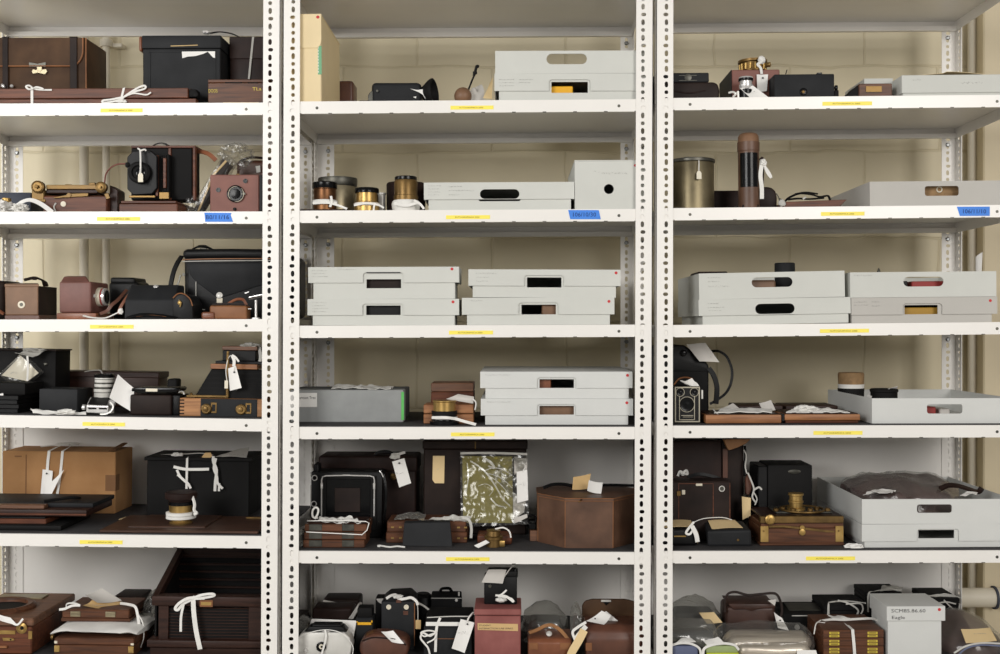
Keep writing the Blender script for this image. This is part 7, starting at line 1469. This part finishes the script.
m = M('black_matte'); m.side([(.2, None), (.2, 614), (.30, 611), (.30, None)], 783, 832, .2, .003); b = t.p('body', m)
m = M('gunmetal'); q0, q1 = Z(614, .2), Z(611, .2)
def tp(px, k, up): x = X(px, .2); return V(x, .2+.10*k, q0+(q1-q0)*k+up)
m.hexa([tp(792, .25, .0005), tp(832, .25, .0005), tp(832, .85, .0005), tp(792, .85, .0005)], [tp(792, .25, .002), tp(832, .25, .002), tp(832, .85, .002), tp(792, .85, .002)]); t.p('glass_panel', m, b)
m = M('silver'); m.bx(792, 812, 615.4, 616.2, .198, .2005, .0002); m.lat(P(797, 627, .2), (0, -1, 0), [(.007, 0), (.007, .004)], 16); t.p('silver_details', m, b)
def slides(lab, px0, px1, yt, n, d, dep, grp, u='C', r=6, base=None):
    out = None; prev = base; h = None
    t0 = T('plate_holders', lab, 'plate holders', u, r, (px0+px1)/2, d, grp, base)
    H = (Z(yt, d)-t0.S); h = min(.014, H/n); n = int(round(H/h)); h = H/n
    for i in range(n):
        m = M('black_matte'); z0 = t0.S+i*h; m.box(X(px0, d)+(i % 2)*.001, X(px1, d)-(i % 3)*.001, d, d+dep, z0, z0+h*.94, .0012); t0.p('plate_holder', m)
    return t0
t = slides('stack of black plate holders tied with white cord behind the red-brown books', 824, 868, 605, 5, .2, .12, None)
m = M('tape_grey'); m.rib([(828, 614, .198), (828.6, 604, .197), (831, 602, .22), (846, 601, .24), (866, 603.4, .22)], 1.4); m.rib([(838, 600.4, .22), (848, 603, .2), (858, 610, .196), (856, 617, .195)], 1.6); m.rib([(846, 604, .2), (860, 603.6, .196), (863, 609, .195), (861, 614, .195)], 1.4); m.tb([(829, 604, .197), (829, 630, .197)], .6); t.p('cord_tie', m)
t = slides('black plate holders with pale tape on top behind the number-marked box', 865, 902, 592, 7, .33, .1, None)
m = M('tape_grey'); m.rib([(868, 612, .328), (868.6, 594, .327), (874, 592, .34), (884, 590, .35), (902, 590.4, .35)], 1.6); m.card([(880, 591, .34), (900, 591.6, .34), (903, 587.6, .38), (882, 586.6, .38)], .001, .003, 10, .006, 5); t.p('cord_tie', m)
t = slides('black plate holders with pale ribbon between the number-marked box and rear post', 928, 960, 598, 6, .24, .12, None)
m = M('tape_grey'); m.card([(926, 595, .26), (944, 593, .26), (962, 597, .25), (944, 599, .25)], .001, .003, 12, .006, 6); m.rib([(944, 600, .236), (952, 608, .234), (958, 611, .234), (960, 604, .236)], 1.3); m.rib([(934, 604, .236), (946, 602, .235), (956, 604, .235)], 1.3); t.p('cord_tie', m)
# three bound red-brown volumes
prev = None; d = .03
for i, lab in enumerate(('lowest of three gold-stamped red-brown plate boxes tied with white tape', 'middle of three gold-stamped red-brown plate boxes tied with white tape', 'topmost of three gold-stamped red-brown plate boxes, white tape knot on it')):
    t = T('plate_box', lab, 'plate box', 'C', 6, 852, d, 'gold-stamped plate boxes', prev); zz = t.S
    h = (Z(629, d)-shelf_z('C', 6, X(852, d)))/5 if False else 8.2*s(d)
    if i == 0: h = Z(646, d)-zz
    m = M('mahogany_red'); m.box(X(823.5, d), X(884, d), d, d+.15, zz, zz+h*.975, .0016); b = t.p('body', m)
    m = M('gold_ink'); zc = zz+h*.5; pyc = CY-(zz+ (h if i else h-8.2*s(d)*.0) -ZC)/s(d)
    py0 = pyc
    for a in (829.4, 867.6):
        for k_ in (0, 1):
            m.bx(a, a+10, py0+2+k_*3, py0+4.2+k_*3, d-.0006, d+.0004, 0)
    m.mt('mahogany_red')
    for a in (829.4, 867.6):
        for k_ in (0, 1): m.bx(a+1.4, a+8.6, py0+2.7+k_*3, py0+3.5+k_*3, d-.0009, d-.0005, 0)
    t.p('gold_stamp', m, b)
    prev = zz+h*.975
    if i == 2:
        zt = prev; m = M('tape'); m.tube([V(X(815, .1), .1, zt-.02), V(X(818, .1), .1, zt+.001), V(X(824, .1), .09, zt+.002)], .0012, 6)
        m.rib([(855, 660, d-.003), (854, 645, d-.003), (852.6, 629.6, d-.0025), (843, 621, d+.09)], 3, sm=False)
        m.rib([(822, 620.6, .12), (832, 619.4, .11), (844, 619.8, .105), (858, 619, .1), (872, 618.6, .1), (878, 621, .1)], 3, nrm=(0, -.5, 1)); m.card([(827, 614.6, .14), (838, 614.4, .15), (850, 618.6, .12), (836, 619, .115)], .001, .003, 8, .004); m.tb([(814, 634, .05), (816, 624, .07), (821, 620, .1)], .6); t.p('tape_tie', m)
t = T('plastic_bag', 'clear zip bag holding purple-brown leather with a tan label, nearest bare wall', 'plastic bag', 'C', 6, 975, .04)
def sack(u, v, g=0):
    a = 2*math.pi*v; x = X(947-g, .05)+(X(1013+g, .05)-X(947-g, .05))*u; e = math.sin(math.pi*min(1, max(0, .05+.9*u)))**.5
    y = .14+(.10+g*.0015)*math.cos(a)*e; top = .10*e*(1-.25*abs(u-.45))
    slope = .45+.55*(y-.04)/.2
    z = CUR.S if math.sin(a) < 0 else CUR.S+(top*slope+g*.0012)*math.sin(a)**.45
    p = Vector((x, y, z)); 
    if math.sin(a) > 0: p.z = max(CUR.S, p.z+noise.noise(p*24)*.006)
    return p
m = M('purple_brown'); m.drape(lambda u, v: sack(u, v), 30, 32); t.p('leather_contents', m)
m = M('plastic_clear'); m.drape(lambda u, v: sack(u, v, 3), 30, 32); b = t.p('plastic_bag', m)
m = M('paper_tan'); m.card([(961, 629, .075), (990, 627.6, .085), (997, 640.6, .04), (966, 643, .034)], .0008, .002); m.mt('ink_faint'); m.scrib(974, 986, 634, 1.2, .06, .3, 4); t.p('tan_label', m)
m = M('blue_dull'); m.rib([(956, 657, .015), (966, 648.6, .018), (980, 645, .02), (1000, 646, .02)], 1.4, nrm=(0, -1, .3), th=.002); m.mt('tape_grey'); m.rib([(954, 653, .017), (966, 646, .02), (982, 643, .022), (1000, 643.6, .022)], 1.6, nrm=(0, -1, .3), th=.002); t.p('zip_line', m, b)
for t in ALL: t.done()
# ---------------------------------------------------------------- camera, light
cam = bpy.data.cameras.new('camera'); co = bpy.data.objects.new('camera', cam); col.objects.link(co)
co.location = (0, -D0, ZC); co.rotation_euler = (math.radians(90), 0, 0)
cam.sensor_width = 36; cam.lens = 36*(D0/K)/1000; cam.shift_x = -(CX-500)/1000; cam.clip_start = .05
sc.camera = co
def area(name, loc, tgt, size, power, c, sy=None):
    l = bpy.data.lights.new(name, 'AREA'); l.energy = power; l.size = size; l.color = c
    if sy: l.shape = 'RECTANGLE'; l.size_y = sy
    o = bpy.data.objects.new(name, l); col.objects.link(o); o.location = loc
    o.rotation_euler = (Vector(tgt)-Vector(loc)).to_track_quat('-Z', 'Y').to_euler(); return o
area('key_light', (-2.4, -3.9, 2.1), (0, 0, 1.1), 1.6, 146, (1, .985, .96))
area('fill_light', (2.1, -3.9, 2.1), (.2, 0, 1.1), 1.6, 110, (1, .965, .92))
area('window_light', (-2.6, -.55, 1.45), (-1.1, .6, 1.25), .8, 16, (1, .99, .97))
w = bpy.data.worlds.new('room_light'); sc.world = w; w.use_nodes = True
w.node_tree.nodes['Background'].inputs['Color'].default_value = (1, .985, .96, 1)
w.node_tree.nodes['Background'].inputs['Strength'].default_value = .30
sc.view_settings.view_transform = 'Standard'; sc.view_settings.look = 'None'; sc.view_settings.gamma = 1
sc.view_settings.use_curve_mapping = False; sc.view_settings.exposure = -.43
